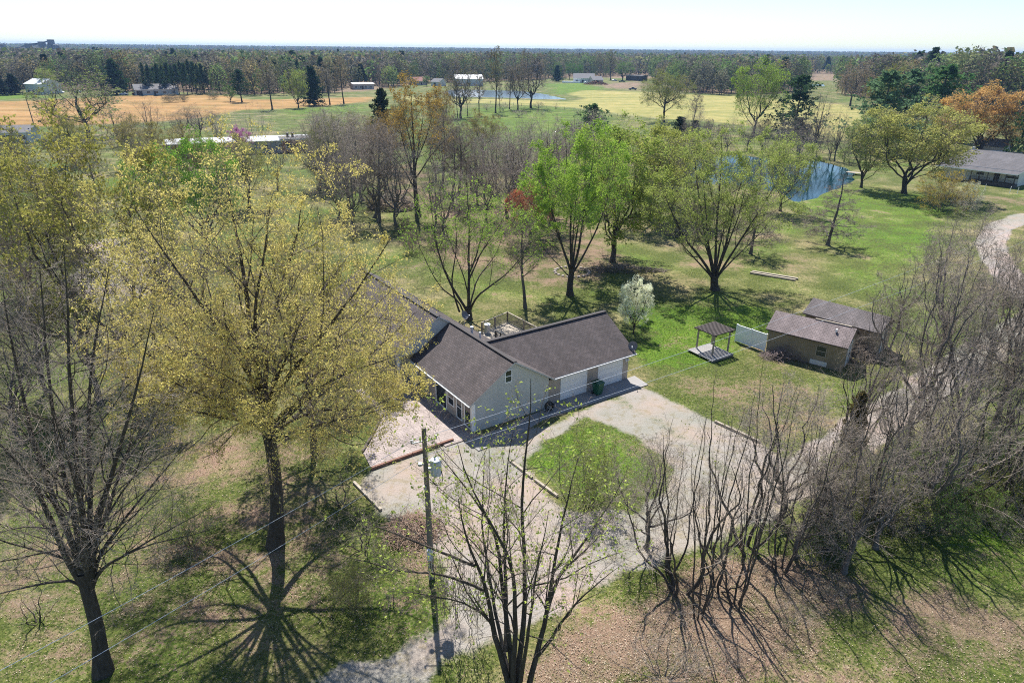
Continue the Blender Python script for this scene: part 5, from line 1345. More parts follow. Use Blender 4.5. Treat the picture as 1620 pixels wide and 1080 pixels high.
# F. big pale-leaved maple with the long branching shadow
near_tree('maple_tree', (1131, 458), [
    [(1128,438,0),(1110,408,-.3),(1085,380,-.6),(1062,335,-.9),(1043,285,-1.1)],
    [(1130,438,0),(1122,400,.2),(1110,350,.4),(1102,285,.5),(1098,225,.5)],
    [(1131,435,0),(1132,390,-.3),(1135,330,-.4),(1140,270,-.5),(1140,215,-.5)],
    [(1132,435,0),(1145,400,.3),(1155,360,.6),(1168,300,.8),(1192,240,.9)],
    [(1133,440,0),(1155,405,-.4),(1190,350,-.9),(1222,300,-1.2),(1245,262,-1.4)],
    [(1132,440,0),(1160,410,1),(1200,370,2),(1235,325,2.6)],
    [(1129,440,0),(1100,410,1),(1065,370,2),(1040,330,2.6)],
    [(1130,435,0),(1118,390,2),(1100,340,3.8),(1085,290,5)],
    [(1131,435,0),(1140,380,2.2),(1160,320,4),(1175,270,5.2)],
    [(1131,435,0),(1120,390,-2),(1115,330,-3.6),(1110,270,-4.6)],
    [(1132,435,0),(1150,390,-2),(1170,340,-3.6),(1185,280,-4.6)]],
    [.18,.18,.18,.18,.15,.11,.11,.14,.14,.13,.13], [(1131,458,0),(1130,450,0),(1130,435,0)], (.46, .4), ((.4, 0, 9.4), (9.8, 8.6, 9.0)),
    [dict(m=10, t0=.25, ang=(24, 60), lf=(.3, .6), K=6, ratio=.4, up=.04, wander=.2, thick=True),
     dict(m=7, t0=.2, ang=(22, 55), lf=(.3, .55), K=4, ratio=.5, up=.04, wander=.13),
     dict(m=7, t0=.2, ang=(22, 60), lf=(.4, .75), K=3, ratio=.65, up=.03, wander=.17, rmin=.007, both=5),
     dict(m=4, t0=.2, ang=(22, 58), lf=(.5, .95), K=3, ratio=.7, up=.03, wander=.17, rmin=.006)],
    dict(per=2.0, size=.125, spread=.08, tmin=.3, zmin=(4, 9)), C_LIGHT, 'broad pale-green maple casting a branching shadow on the lawn above the pergola', 16)
# G. orange-budding tree in the middle distance
near_tree('budding_tree', (662, 342), [
    [(658,310,0),(654,270,0),(656,230,0),(652,180,.3),(650,128,.3)],
    [(657,300,0),(635,262,-.5),(612,240,-1),(598,215,-1.3)],
    [(655,285,0),(680,250,.5),(700,225,1),(716,212,1.3)],
    [(655,280,0),(640,235,.8),(630,190,1.4),(622,150,1.8)],
    [(655,260,0),(672,225,-.8),(682,190,-1.2),(688,160,-1.5)],
    [(658,318,0),(640,300,1),(628,275,2),(615,262,3)],
    [(656,270,0),(650,225,-2),(640,190,-4),(635,165,-5)],
    [(656,270,0),(665,220,2),(672,180,4),(668,150,5)]],
    [.24,.14,.13,.15,.14,.09,.14,.14], [(662,342,0),(659,325,0),(657,300,0),(655,270,0)], (.42, .28), ((0, 0, 13), (6.5, 6.5, 9)),
    [dict(m=9, t0=.2, ang=(24, 60), lf=(.25, .5), K=5, ratio=.42, up=.05, wander=.2, thick=True),
     dict(m=7, t0=.2, ang=(22, 55), lf=(.3, .55), K=4, ratio=.5, up=.05, wander=.13),
     dict(m=6, t0=.2, ang=(22, 60), lf=(.4, .75), K=3, ratio=.65, up=.04, wander=.17, rmin=.010, both=5),
     dict(m=3, t0=.2, ang=(22, 58), lf=(.5, .95), K=3, ratio=.7, up=.04, wander=.17, rmin=.009)],
    dict(per=1.5, size=.17, spread=.1, tmin=.3, zmin=(9, 17)), C_ORANGEY, 'tall tree with orange-yellow buds at its top, standing left of the centre pasture', 17)

# ---------------------------------------------------------------- generic growth forms
def gen(kind, seed, H=12.0, Wd=10.0, dens=1.0, leaf=None, trunk_r=None, rmin=0.007, lvl=3):
    rs = np.random.RandomState(seed); r0 = trunk_r or H * 0.0165
    Hc = H
    if kind in ('vase', 'oak', 'bush', 'sapling'):
        n = {'vase': 8, 'oak': 10, 'bush': 15, 'sapling': 5}[kind]; zf = {'vase': .10, 'oak': .22, 'bush': .0, 'sapling': .02}[kind] * H
        P, R = [], []
        for k in range(n):
            a = k * 2.399 + rs.uniform(-.45, .45); rad = math.sqrt((k + .5) / n) * Wd * .5 * {'vase': .92, 'oak': .92, 'bush': .9, 'sapling': .9}[kind] * rs.uniform(.75, 1.1)
            ztop = H * (0.95 - .36 * (rad / (Wd * .5)) ** 2) * rs.uniform(.82, 1.03)
            end = np.array([math.cos(a) * rad, math.sin(a) * rad, ztop])
            st = np.array([0, 0, zf * rs.uniform(.8, {'vase': 2.6, 'oak': 1.7}.get(kind, 1))]) if kind in ('vase', 'oak') else np.array([math.cos(a) * .3, math.sin(a) * .3, 0])
            bow = {'vase': .25, 'oak': .5, 'bush': .2, 'sapling': .1}[kind]
            md = st + (end - st) * .45 + np.array([math.cos(a), math.sin(a), 0]) * rad * bow - np.array([0, 0, 1]) * H * .03
            P.append(resample([st, st + (md - st) * .5 + rs.normal(0, .02 * H, 3), md, md + (end - md) * .5 + rs.normal(0, .035 * H, 3), end], 14, rs, .018 * H)); R.append(np.linspace(1, .12, 14) * r0 * rs.uniform(.32, .6) * (.6 if kind == 'bush' else 1))
        P, R = np.array(P), np.array(R)
        tk = [] if kind in ('bush', 'sapling') else [(resample([(0, 0, -.1), (rs.normal(0, .015) * H, rs.normal(0, .015) * H, zf * .8), (rs.normal(0, .02) * H, rs.normal(0, .02) * H, zf * 2.0), (0, 0, zf * 3.0)], 8), np.array([1.5, 1.05, .95, .88, .75, .6, .45, .3]) * r0)]
        env = ((0, 0, H * .58), (Wd * .54, Wd * .54, H * .46)) if kind not in ('bush', 'sapling') else ((0, 0, H * .45), (Wd * .52, Wd * .52, H * .60))
        a1 = (24, 62) if kind != 'oak' else (30, 70)
    elif kind in ('tall', 'cone'):
        top = np.array([rs.normal(0, .03) * H, rs.normal(0, .03) * H, H * .97])
        lead = resample([(0, 0, -.1), top * .5 + rs.normal(0, .015 * H, 3), top], 14, rs, .004 * H)
        rr = np.linspace(1, .1, 14) * r0; rr[0] *= 1.4
        tk = [(lead, rr)]
        m = {'tall': 16, 'cone': 34}[kind]; P, R = [], []
        for k in range(m):
            t = ({'tall': .32, 'cone': .10}[kind]) + ({'tall': .64, 'cone': .86}[kind]) * (k + rs.uniform(0, .8)) / m
            p0, T = at_t(lead[None], np.array([[t]])); p0 = p0[0, 0]
            a = k * 2.399; L = Wd * .5 * ((1.0 - t * .55) if kind == 'tall' else (1.12 - t)) * rs.uniform(.7, 1.1); el = math.radians({'tall': 48, 'cone': 8}[kind] + rs.uniform(-8, 8))
            d = np.array([math.cos(a) * math.cos(el), math.sin(a) * math.cos(el), math.sin(el)])
            L = L * (1.5 if kind == 'tall' else 1)
            e = p0 + d * L; mid = p0 + d * L * .5 - np.array([0, 0, .05 * L])
            P.append(resample([p0, mid, e], 7, rs, .01 * L)); R.append(np.linspace(1, .2, 7) * np.interp(t, np.linspace(0, 1, 14), rr) * .5)
        P, R = np.array(P), np.array(R); a1 = (25, 55)
        env = ((0, 0, H * .62), (Wd * .6, Wd * .6, H * .44)) if kind == 'tall' else ((0, 0, H * .5), (Wd * .6, Wd * .6, H * .6))
    up = {'vase': .04, 'oak': .02, 'bush': .03, 'sapling': .04, 'tall': .06, 'cone': -.01}[kind]
    d_ = dens
    lv = [dict(m=max(3, int((10 if kind != 'cone' else 7) * d_)), t0=.15, ang=a1, lf=(.3, .65), K=6, ratio=.4, up=up, wander=.2, thick=kind in ('vase', 'oak')),
          dict(m=max(3, int(8 * d_)), t0=.15, ang=(22, 60), lf=(.35, .7), K=5, ratio=.55, up=up * .7, wander=.22, rmin=rmin)]
    if lvl >= 3: lv.append(dict(m=max(2, int(6 * d_)), t0=.15, ang=(22, 62), lf=(.4, .8), K=3, ratio=.7, up=up * .5, wander=.17, rmin=rmin, both=5, lmin=.08))
    if lvl >= 4: lv.append(dict(m=3, t0=.2, ang=(22, 62), lf=(.5, 1.0), K=3, ratio=.75, up=up * .4, wander=.17, rmin=rmin * .8, lmin=.06))
    return build_tree(seed, (P, R), tk, env, lv, leaf)

def conifer(seed, H=12, Wd=6, clear=.05, n=70, tuft=.34, dens=1.0, shape=1.0, droop=.1, per=26):
    """trunk with whorls of boughs clothed in needle tufts"""
    rs = np.random.RandomState(seed)
    lead = resample([(0, 0, -.1), (rs.normal(0, .15), rs.normal(0, .15), H * .5), (0, 0, H * .98)], 10); rr = np.linspace(1, .12, 10) * H * .016; rr[0] *= 1.3
    t = clear + (0.97 - clear) * (np.arange(n) + rs.uniform(0, 1, n)) / n
    p0, _ = at_t(lead[None], t[None]); p0 = p0[0]
    a = np.arange(n) * 2.399 + rs.uniform(-.4, .4, n)
    L = Wd * .5 * (1 - ((t - clear) / (1 - clear)) ** shape * .88) * rs.uniform(.35, 1.3, n) * (1 + .2 * np.sin(t * 23 + seed))
    el = np.radians(rs.uniform(-5, 22, n)) + (t - .4) * .5
    d = np.stack([np.cos(a) * np.cos(el), np.sin(a) * np.cos(el), np.sin(el)], 1)
    P, R = grow(rs, p0, d, L, np.interp(t, np.linspace(0, 1, 10), rr) * .4, 5, -droop * .5, .08, .3)
    P2, R2 = spawn(rs, P, R, int(7 * dens), .15, 1, (30, 70), (.3, .55), 3, ratio=.5, up=0, wander=.08, lmin=.05)
    v0, q0 = tubes(lead[None], rr[None], 8); v1, q1 = tubes(P, R, 4); v2, q2 = tubes(P2, R2, 3)
    l1, lq1 = leaf_quads(rs, P, per * .4, tuft, tuft * .35, .15, clump=False); l2, lq2 = leaf_quads(rs, P2, per * .28, tuft, tuft * .3, .1, clump=False)
    return pack([(v0, q0, 0), (v1, q1, 0)]), pack([(v2, q2, 0), (l1, lq1, 1), (l2, lq2, 1)])

LB = dict(per=.25, size=.10, spread=.04)
TPL = {}
def T_(key):
    if key in TPL: return TPL[key]
    k = key
    if k == 'bare_vase': d = gen('vase', 31, 12, 9, .85, dict(per=.3, size=.06, spread=.03), rmin=.006, lvl=3)
    elif k == 'bare_vase2': d = gen('vase', 37, 12, 9, .85, dict(per=.35, size=.06, spread=.03), rmin=.006, lvl=3)
    elif k == 'bare_vase3': d = gen('vase', 38, 12, 9, .8, dict(per=.15, size=.08, spread=.03), rmin=.010, lvl=4)
    elif k == 'sapling': d = gen('sapling', 39, 9, 6.5, .52, dict(per=.25, size=.06, spread=.03), rmin=.0045, lvl=3, trunk_r=.13)
    elif k == 'sapling2': d = gen('sapling', 46, 9, 6.5, .52, dict(per=.5, size=.07, spread=.03), rmin=.0045, lvl=3, trunk_r=.14)
    elif k == 'bare_oak': d = gen('oak', 32, 12, 11, .9, dict(per=.12, size=.07, spread=.03), rmin=.006, lvl=4)
    elif k == 'bare_tall': d = gen('tall', 33, 14, 6.5, 1.0, dict(per=.2, size=.08, spread=.04), lvl=4, rmin=.006)
    elif k == 'bare_cone': d = gen('cone', 34, 12, 7, 1.2, None, rmin=.009, trunk_r=.16)
    elif k == 'bare_bush': d = gen('bush', 35, 6, 8, .5, dict(per=.1, size=.06, spread=.03), rmin=.006)
    elif k == 'leafy_vase': d = gen('vase', 41, 12, 9, .9, dict(per=2.8, size=.13, spread=.12, tmin=.3), lvl=4)
    elif k == 'leafy_vase2': d = gen('vase', 44, 12, 9, .9, dict(per=1.8, size=.12, spread=.1, tmin=.3), lvl=4)
    elif k == 'leafy_oak': d = gen('oak', 42, 12, 11, .85, dict(per=2.2, size=.13, spread=.12, tmin=.3), lvl=4)
    elif k == 'leafy_oak2': d = gen('oak', 47, 12, 11, .9, dict(per=1.7, size=.11, spread=.1, tmin=.3), lvl=4)
    elif k == 'leafy_tall': d = gen('tall', 43, 14, 6.5, 1.0, dict(per=2.2, size=.14, spread=.1), lvl=4)
    elif k == 'leafy_bush': d = gen('bush', 45, 6, 8, .9, dict(per=1.9, size=.085, spread=.06), lvl=3)
    elif k == 'far_vase': d = gen('vase', 51, 14, 10, .8, dict(per=2.4, size=.26, spread=.25), rmin=.018)
    elif k == 'far_bare': d = gen('vase', 52, 14, 9, .95, dict(per=.15, size=.2, spread=.1), rmin=.018)
    elif k == 'far_tall': d = gen('tall', 53, 18, 8, .9, dict(per=.3, size=.22, spread=.1), rmin=.018)
    elif k == 'far_oak': d = gen('oak', 54, 14, 12, .85, dict(per=1.1, size=.2, spread=.15), rmin=.018)
    elif k == 'pine': d = conifer(61, 16, 6.5, .38, 40, .42, .9, 1.6, .0, 18)
    elif k == 'pine2': d = conifer(64, 16, 7.5, .30, 40, .42, .9, 1.8, .0, 18)
    elif k == 'white_pine': d = conifer(65, 14, 11, .12, 46, .32, 1.1, 1.5, -.06, 30)
    elif k == 'spruce': d = conifer(62, 14, 8.5, .06, 90, .36, 1.0, 1.2, .10, 30)
    elif k == 'cedar': d = conifer(63, 6, 3.6, .02, 80, .17, 1.0, 1.5, -.12, 26)
    TPL[k] = tree_meshes(k, d, 'bark_pale' if k.startswith('bare') else 'bark', 'twig_pale' if k in ('bare_vase3', 'sapling', 'sapling2', 'bare_vase2', 'bare_bush') else 'twig')
    TPL[k] = (*TPL[k], {'bare_vase': (12, 9), 'bare_vase2': (12, 9), 'bare_vase3': (12, 9), 'sapling': (9, 6.5), 'sapling2': (9, 6.5), 'bare_oak': (12, 11), 'bare_tall': (14, 7.5), 'bare_cone': (12, 7), 'bare_bush': (6, 8), 'leafy_vase': (12, 9), 'leafy_vase2': (12, 9),
        'leafy_oak': (12, 11), 'leafy_oak2': (12, 11), 'leafy_tall': (14, 7.5), 'leafy_bush': (6, 8), 'far_vase': (14, 10), 'far_bare': (14, 9), 'far_tall': (18, 9), 'far_oak': (14, 12),
        'pine': (16, 6), 'pine2': (16, 7), 'white_pine': (14, 9), 'spruce': (14, 8), 'cedar': (6, 3.2)}[k])
    return TPL[k]
_rt = random.Random(4)
def tree(key, bx, by, ty, wpx, color, label, name='tree', group=None, cat='tree', maxw=None):
    """base at photo point (bx, by); top at ty; crown wpx photo pixels wide"""
    b = G(bx, by); h = V(bx, ty, b[1])[2]; w = wpx * mpp((b[0], b[1], h * .6))
    a, c, (th, tw) = T_(key)
    rz = _rt.uniform(0, 6.28)
    return place((a, c), name, (b[0], b[1], 0), rz, (w / tw, w / tw, h / th), color, label, group, cat)
def mid(c, k): return tuple(x * k for x in c)

# ---------------------------------------------------------------- trees around the yard
R_ = [
 # key, base x, base y, top y, width px, colour, label, name
 ('leafy_vase2', 203, 603, 176, 300, (0.40, 0.37, 0.12), 'large yellow-green budding tree at the upper left behind the great oak', 'budding_tree'),
 ('leafy_oak2', 497, 712, 340, 260, (0.40, 0.37, 0.10), 'golden budding tree close behind the great oak, its trunk seen to the right', 'oak_tree'),
 ('leafy_vase', 330, 400, 208, 130, (0.24, 0.41, 0.07), 'vivid green tree showing between the great oak and the white roof', 'maple_tree'),
 ('leafy_vase', 250, 372, 245, 110, (0.25, 0.40, 0.07), 'vivid green tree between the upper left budding tree and the great oak', 'maple_tree'),
 ('leafy_vase', 968, 414, 188, 200, mid(C_LIME, .95), 'yellow-green tree with deep shade beneath, right of the stone-ringed maple', 'maple_tree'),
 ('leafy_vase', 1030, 350, 190, 170, (0.38, 0.40, 0.12), 'olive-yellow tree behind the two bright green maples', 'budding_tree'),
 ('bare_tall', 831, 487, 330, 95, (0.26, 0.36, 0.08), 'slim half-leafed tree between the deck and the red-budded tree', 'slender_tree'),
 ('leafy_vase2', 838, 386, 285, 84, (0.52, 0.20, 0.13), 'small tree with red spring buds in the middle of the back yard', 'redbud_tree'),
 ('leafy_vase', 1002, 528, 438, 54, (1.0, 1.0, 0.96), 'little pear tree in white blossom just behind the garage', 'pear_tree'),
 ('bare_cone', 1309, 388, 262, 125, C_GREY, 'bare conical larch alone on the lawn near the pond', 'larch_tree'),
 ('bare_cone', 1187, 402, 252, 115, mid(C_OLIVE, .9), 'bare conical larch between the pale-green maple and the pond', 'larch_tree'),
 ('leafy_vase', 1430, 306, 156, 172, (0.43, 0.42, 0.16), 'wide low-branching yellow-green tree in front of the pond dock and white house', 'spreading_tree'),
 ('leafy_vase2', 1234, 334, 212, 92, C_LIGHT, 'light green tree screening the near shore of the blue pond, beside the big pale-green maple', 'shore_tree'),
 ('leafy_vase2', 1085, 322, 205, 110, (0.36, 0.40, 0.14), 'yellowish tree behind the left half of the big pale-green maple', 'budding_tree'),
 ('leafy_vase2', 1362, 297, 180, 90, (0.24, 0.30, 0.10), 'grey-green tree standing at the right shore of the blue pond', 'shore_tree'),
 ('leafy_bush', 1487, 335, 268, 95, (0.42, 0.33, 0.07), 'golden-yellow rounded tree before the railed porch', 'budding_tree'),
 ('leafy_bush', 1528, 333, 286, 44, C_WHITE, 'white flowering shrub beside the golden tree before the porch', 'flowering_shrub'),
 ('leafy_vase', 1545, 248, 131, 135, C_ORANGE, 'orange-leafed tree behind the roof of the right-hand house', 'orange_tree'),
 ('leafy_vase2', 1497, 236, 172, 80, (0.36, 0.33, 0.12), 'olive tree between the spreading tree and the orange tree', 'budding_tree'),
 ('leafy_vase2', 1600, 250, 170, 90, mid(C_ORANGEY, .8), 'brown-orange tree against the right edge behind the house roof', 'budding_tree'),
 ('white_pine', 1618, 262, 140, 60, C_PINE, 'dark pine cut by the right edge of the view', 'pine_tree'),
 ('white_pine', 1385, 240, 108, 120, (0.13, 0.21, 0.13), 'blue-green pine left of the far pine pair behind the spreading tree', 'pine_tree'),
 ('white_pine', 1425, 218, 106, 90, (0.11, 0.19, 0.12), 'middle one of the three blue-green pines above the spreading tree', 'pine_tree'),
 ('white_pine', 1475, 220, 98, 120, (0.09, 0.18, 0.08), 'right-hand and greenest of the three pines above the spreading tree', 'pine_tree'),
 ('leafy_oak2', 1388, 215, 98, 72, mid(C_YG, .85), 'olive green tree rising behind the left blue-green pine', 'budding_tree'),
 ('white_pine', 1255, 218, 116, 84, (0.06, 0.11, 0.06), 'dark green pine between the tall lime tree and the pond', 'pine_tree'),
 ('cedar', 1258, 222, 185, 40, C_PINE, 'low dark evergreen at the foot of the pine by the pond', 'evergreen_shrub'),
 ('leafy_vase2', 1192, 212, 92, 88, (0.30, 0.42, 0.08), 'tall bright green tree at the corner of the tan field', 'tall_tree'),
 ('leafy_oak2', 1050, 193, 108, 88, mid(C_OLIVE, 1.15), 'round-crowned tree alone on the edge of the tan field', 'round_tree'),
 ('bare_tall', 1096, 198, 146, 34, C_GREY, 'small bare broken-topped tree right of the round-crowned tree', 'bare_tree'),
 ('cedar', 1073, 222, 184, 36, C_CEDAR, 'dark cedar bush below the round-crowned tree', 'cedar_shrub'),
 ('cedar', 1099, 216, 190, 26, C_CEDAR, 'smaller dark cedar bush right of the first below the tan field', 'cedar_shrub'),
 ('white_pine', 935, 235, 162, 78, (0.10, 0.17, 0.085), 'pale blue-green pine with spiky top below the tan field', 'pine_tree'),
 ('bare_vase', 1285, 250, 132, 74, C_GREY, 'bare grey tree on the far shore of the blue pond', 'bare_tree'),
 ('bare_vase2', 1264, 262, 205, 66, C_GREY, 'low bare tree leaning over the far left shore of the blue pond', 'bare_tree'),
 ('bare_vase2', 1240, 255, 170, 70, mid(C_OLIVE, .9), 'grey scrubby tree behind the left end of the blue pond', 'bare_tree'),
 ('bare_vase', 1320, 255, 165, 50, C_GREY, 'thin bare tree behind the pond dock', 'bare_tree'),
 ('far_oak', 1345, 168, 92, 66, (0.27, 0.19, 0.13), 'brown-budded tree with dark crooked limbs right of the distant pond', 'bare_tree'),
 ('bare_vase3', 848, 372, 178, 160, C_GREY, 'big bare grey multi-stemmed tree in the centre behind the red-budded one', 'bare_tree'),
 ('bare_vase3', 803, 345, 200, 120, (0.28, 0.24, 0.22), 'second bare multi-stemmed tree, left of the big grey one in the centre', 'bare_tree'),
 ('bare_vase3', 908, 330, 195, 110, C_GREY, 'bare tree showing above the bright maple, right of the big grey one', 'bare_tree'),
 ('bare_tall', 716, 325, 205, 60, C_GREY, 'slender bare tree right of the orange-budding tree', 'bare_tree'),
 ('bare_tall', 740, 345, 250, 44, C_GREY, 'very thin bare tree between the pasture and the leafing maple', 'bare_tree'),
 ('bare_vase3', 552, 335, 168, 140, C_GREY, 'tall bare tree fanning out above the great oak, right of the dark flat roof', 'bare_tree'),
 ('bare_vase3', 592, 345, 188, 120, C_GREY, 'bare tree beside the dark branch heap', 'bare_tree'),
 ('bare_bush', 680, 300, 245, 34, (0.14, 0.11, 0.08), 'dark columnar cedar stump by the sandy track', 'cedar_shrub'),
 ('cedar', 606, 232, 138, 46, C_CEDAR, 'very dark cedar behind the orange-budding tree', 'cedar_tree'),
 ('leafy_oak2', 618, 270, 165, 66, mid(C_ORANGEY, .85), 'olive and orange tree left of the orange-budding tree', 'budding_tree'),
 ('bare_vase3', 505, 300, 178, 110, C_GREY, 'bare grey tree directly above the golden crown of the great oak', 'bare_tree'),
 ('leafy_vase2', 695, 230, 135, 50, mid(C_ORANGEY, .8), 'thin budding tree right of the orange-topped one in the pasture', 'budding_tree'),
 ('bare_bush', 402, 234, 160, 120, (0.20, 0.175, 0.16), 'wide dark bare shrub tree beside the purple blossom', 'bare_tree'),
 ('leafy_vase', 381, 250, 199, 44, C_PURPLE, 'small redbud in bright purple bloom beside the white roof', 'redbud_tree'),
 ('bare_oak', 318, 220, 163, 88, mid(C_OLIVE, .9), 'bare apple-like tree standing before the orange field, right of two others', 'orchard_tree'),
 ('bare_oak', 291, 225, 172, 66, (0.20, 0.20, 0.12), 'middle apple-like tree before the orange field', 'orchard_tree'),
 ('bare_vase', 245, 238, 150, 80, (0.17, 0.14, 0.13), 'dark bare tree, leftmost of the three before the orange field', 'orchard_tree'),
 ('far_oak', 140, 218, 102, 160, (0.22, 0.27, 0.12), 'wide grey-green spreading tree in front of the orange field', 'spreading_tree'),
 ('bare_vase', 188, 232, 170, 90, mid(C_OLIVE, .9), 'scrubby tree right of the wide grey-green spreading tree', 'bare_tree'),
 ('bare_vase2', 215, 262, 190, 80, mid(C_OLIVE, .9), 'scrubby tree above the upper left budding crown', 'bare_tree'),
 ('leafy_vase', 75, 148, 107, 38, mid(C_LIME, .85), 'lime green round tree right of the far white two-storey house', 'round_tree'),
 ('leafy_vase2', 20, 300, 190, 60, mid(C_YG, .8), 'olive tree at the left edge below the grey-roofed low house', 'budding_tree'),
 ('spruce', 185, 150, 92, 48, C_PINE, 'large dark pine left of the parked cars by the bungalow', 'pine_tree'),
 ('spruce', 24, 150, 116, 34, (0.03, 0.05, 0.04), 'dark spruce left of the far white two-storey house', 'spruce_tree'),
 ('spruce', 4, 151, 122, 34, (0.03, 0.05, 0.04), 'dark spruce at the far left edge of the lawn', 'spruce_tree'),
 ('spruce', 497, 167, 104, 38, (0.022, 0.055, 0.035), 'dense dark spruce at the corner of the orange field', 'spruce_tree'),
 ('far_vase', 472, 171, 106, 40, mid(C_LIME, .8), 'lime green tree touching the dense dark spruce on its left', 'round_tree'),
 ('far_tall', 522, 166, 95, 32, C_GREY, 'bare straight tree just right of the dense dark spruce', 'bare_tree'),
 ('far_tall', 544, 165, 92, 34, (0.25, 0.21, 0.17), 'taller bare straight tree, second to the right of the dense spruce', 'bare_tree'),
 ('far_tall', 431, 174, 100, 42, (0.24, 0.21, 0.18), 'bare grey-brown tree left of the lime tree by the orange field', 'bare_tree'),
 ('pine2', 383, 162, 108, 32, C_PINE, 'dark open-crowned pine at the right end of the orange field edge', 'pine_tree'),
 ('far_vase', 365, 161, 134, 26, (0.12, 0.24, 0.06), 'small green tree beside the open-crowned pine', 'round_tree'),
 ('leafy_bush', 338, 157, 142, 26, (0.20, 0.24, 0.13), 'pale grey-green bush at the far edge of the orange field', 'bush'),
 ('leafy_bush', 270, 162, 148, 34, (0.19, 0.16, 0.09), 'olive-brown thicket standing in the orange field, left part', 'bush'),
 ('leafy_bush', 291, 161, 149, 20, (0.19, 0.17, 0.10), 'round brown bush standing in the orange field, right part', 'bush'),
 ('far_vase', 640, 128, 94, 27, mid(C_LIME, .85), 'lime round-headed tree before the far wood left of centre', 'round_tree'),
 ('far_vase', 675, 137, 119, 15, (0.14, 0.25, 0.07), 'small round green tree before the red-roofed house', 'round_tree'),
 ('far_vase', 901, 126, 98, 21, (0.11, 0.24, 0.05), 'larger of two round green trees behind the white far house', 'round_tree'),
 ('far_vase', 917, 125, 101, 15, (0.11, 0.24, 0.05), 'smaller of two round green trees behind the white far house', 'round_tree'),
 ('spruce', 881, 129, 103, 20, C_PINE, 'small dark spruce left of the white far house', 'spruce_tree'),
 ('far_vase', 985, 127, 96, 34, (0.15, 0.25, 0.06), 'green tree behind the parked vehicles of the far yard', 'round_tree'),
 ('far_tall', 966, 127, 80, 28, mid(C_OLIVE, .9), 'tall thin tree rising behind the far garage', 'tall_tree'),
 # the row of bare trees before the far pond
 ('far_tall', 724, 187, 128, 24, C_GREY, 'leftmost slim leaning tree of the row before the far pond', 'bare_tree'),
 ('far_bare', 729, 187, 92, 66, mid(C_OLIVE, .85), 'large forked tree, biggest at the left end of the row before the far pond', 'bare_tree'),
 ('far_tall', 740, 184, 130, 22, C_GREY, 'slim tree right beside the large forked one before the far pond', 'bare_tree'),
 ('far_tall', 758, 183, 118, 30, C_GREY, 'thin tree halfway between the forked tree and the straight tall one', 'bare_tree'),
 ('far_tall', 784, 179, 77, 40, (0.25, 0.22, 0.14), 'tall straight tree before the far pond reaching the skyline', 'tall_tree'),
 ('far_tall', 791, 177, 130, 16, C_GREY, 'very slim tree right of the tall straight tree before the far pond', 'bare_tree'),
 ('far_tall', 806, 173, 108, 28, C_GREY, 'slim bare tree between the tall straight one and the big spreading pair', 'bare_tree'),
 ('far_bare', 819, 174, 92, 44, (0.24, 0.19, 0.16), 'brown bare tree left of the biggest tree before the far pond', 'bare_tree'),
 ('far_bare', 840, 171, 76, 66, (0.23, 0.18, 0.15), 'biggest bare tree before the far pond, breaking the horizon', 'bare_tree'),
 # right-hand roadside trees
 ('bare_vase', 1360, 700, 450, 130, C_GREY, 'bare roadside tree right of the brown sheds', 'bare_tree'),
 ('bare_vase3', 1442, 690, 360, 220, C_GREY, 'large bare tree rising in front of the curving road', 'bare_tree'),
 ('bare_vase3', 1500, 700, 400, 180, C_GREY, 'bare tree behind the road bend, right of the largest roadside tree', 'bare_tree'),
 ('bare_oak', 1570, 680, 350, 230, C_GREY, 'widest bare tree at the right edge over the road', 'bare_tree'),
 ('bare_vase2', 1645, 650, 330, 200, C_GREY, 'bare tree half cut off by the right edge', 'bare_tree'),
 ('bare_tall', 1405, 560, 470, 60, mid(C_OLIVE, .9), 'low budding tree behind the second brown shed', 'bare_tree'),
 ('bare_vase3', 1480, 560, 320, 150, C_GREY, 'bare tree on the far side of the road below the golden tree', 'bare_tree'),
 ('bare_vase', 1420, 520, 400, 90, C_GREY, 'small bare tree on the lawn behind the sheds', 'bare_tree'),
 ('bare_tall', 1540, 640, 420, 90, C_GREY, 'slim bare tree in the roadside row near the right edge', 'bare_tree'),
 ('bare_vase', 1385, 866, 655, 190, (0.26, 0.24, 0.22), 'pale-barked bare sapling at the edge of the lower right lawn', 'bare_tree'),
 ('bare_vase2', 1475, 800, 600, 150, C_GREY, 'bare tree behind the green thicket on the right', 'bare_tree'),
 ('bare_vase', 1600, 790, 560, 170, C_GREY, 'bare tree in the thicket at the right edge', 'bare_tree'),
 ('sapling', 1105, 975, 620, 170, mid(C_OLIVE, .8), 'bare thicket tree nearest the forked tree on the leaf litter', 'bare_tree'),
 ('sapling2', 1165, 960, 560, 170, C_GREY, 'tallest bare thicket tree between the drive and the leaf litter', 'bare_tree'),
 ('sapling', 1235, 905, 590, 170, C_GREY, 'bare thicket tree hiding the bend of the drive', 'bare_tree'),
 ('sapling2', 1060, 905, 640, 150, mid(C_OLIVE, .9), 'bare sapling clump left of the thicket beside the road', 'bare_tree'),
 ('sapling2', 1120, 870, 580, 150, mid(C_OLIVE, .9), 'bare multi-stemmed tree right of the drive by the garage', 'bare_tree'),
 ('bare_bush', 1290, 900, 790, 170, (0.22, 0.2, 0.18), 'spreading grey brush at the right side of the thicket', 'bare_shrub'),
 ('bare_bush', 1050, 1075, 980, 220, (0.25, 0.2, 0.17), 'low tangled brush at the bottom edge right of the forked tree', 'bare_shrub'),
 ('sapling', 1290, 830, 560, 150, C_GREY, 'slim bare tree standing behind the grey brush', 'bare_tree'),
 ('cedar', 1338, 745, 618, 52, (0.13, 0.105, 0.05), 'brownish cedar beside the road in front of the sheds', 'cedar_tree'),
 ('cedar', 1300, 850, 760, 70, (0.06, 0.08, 0.02), 'dark olive cedar bush behind the grey brush', 'cedar_shrub'),
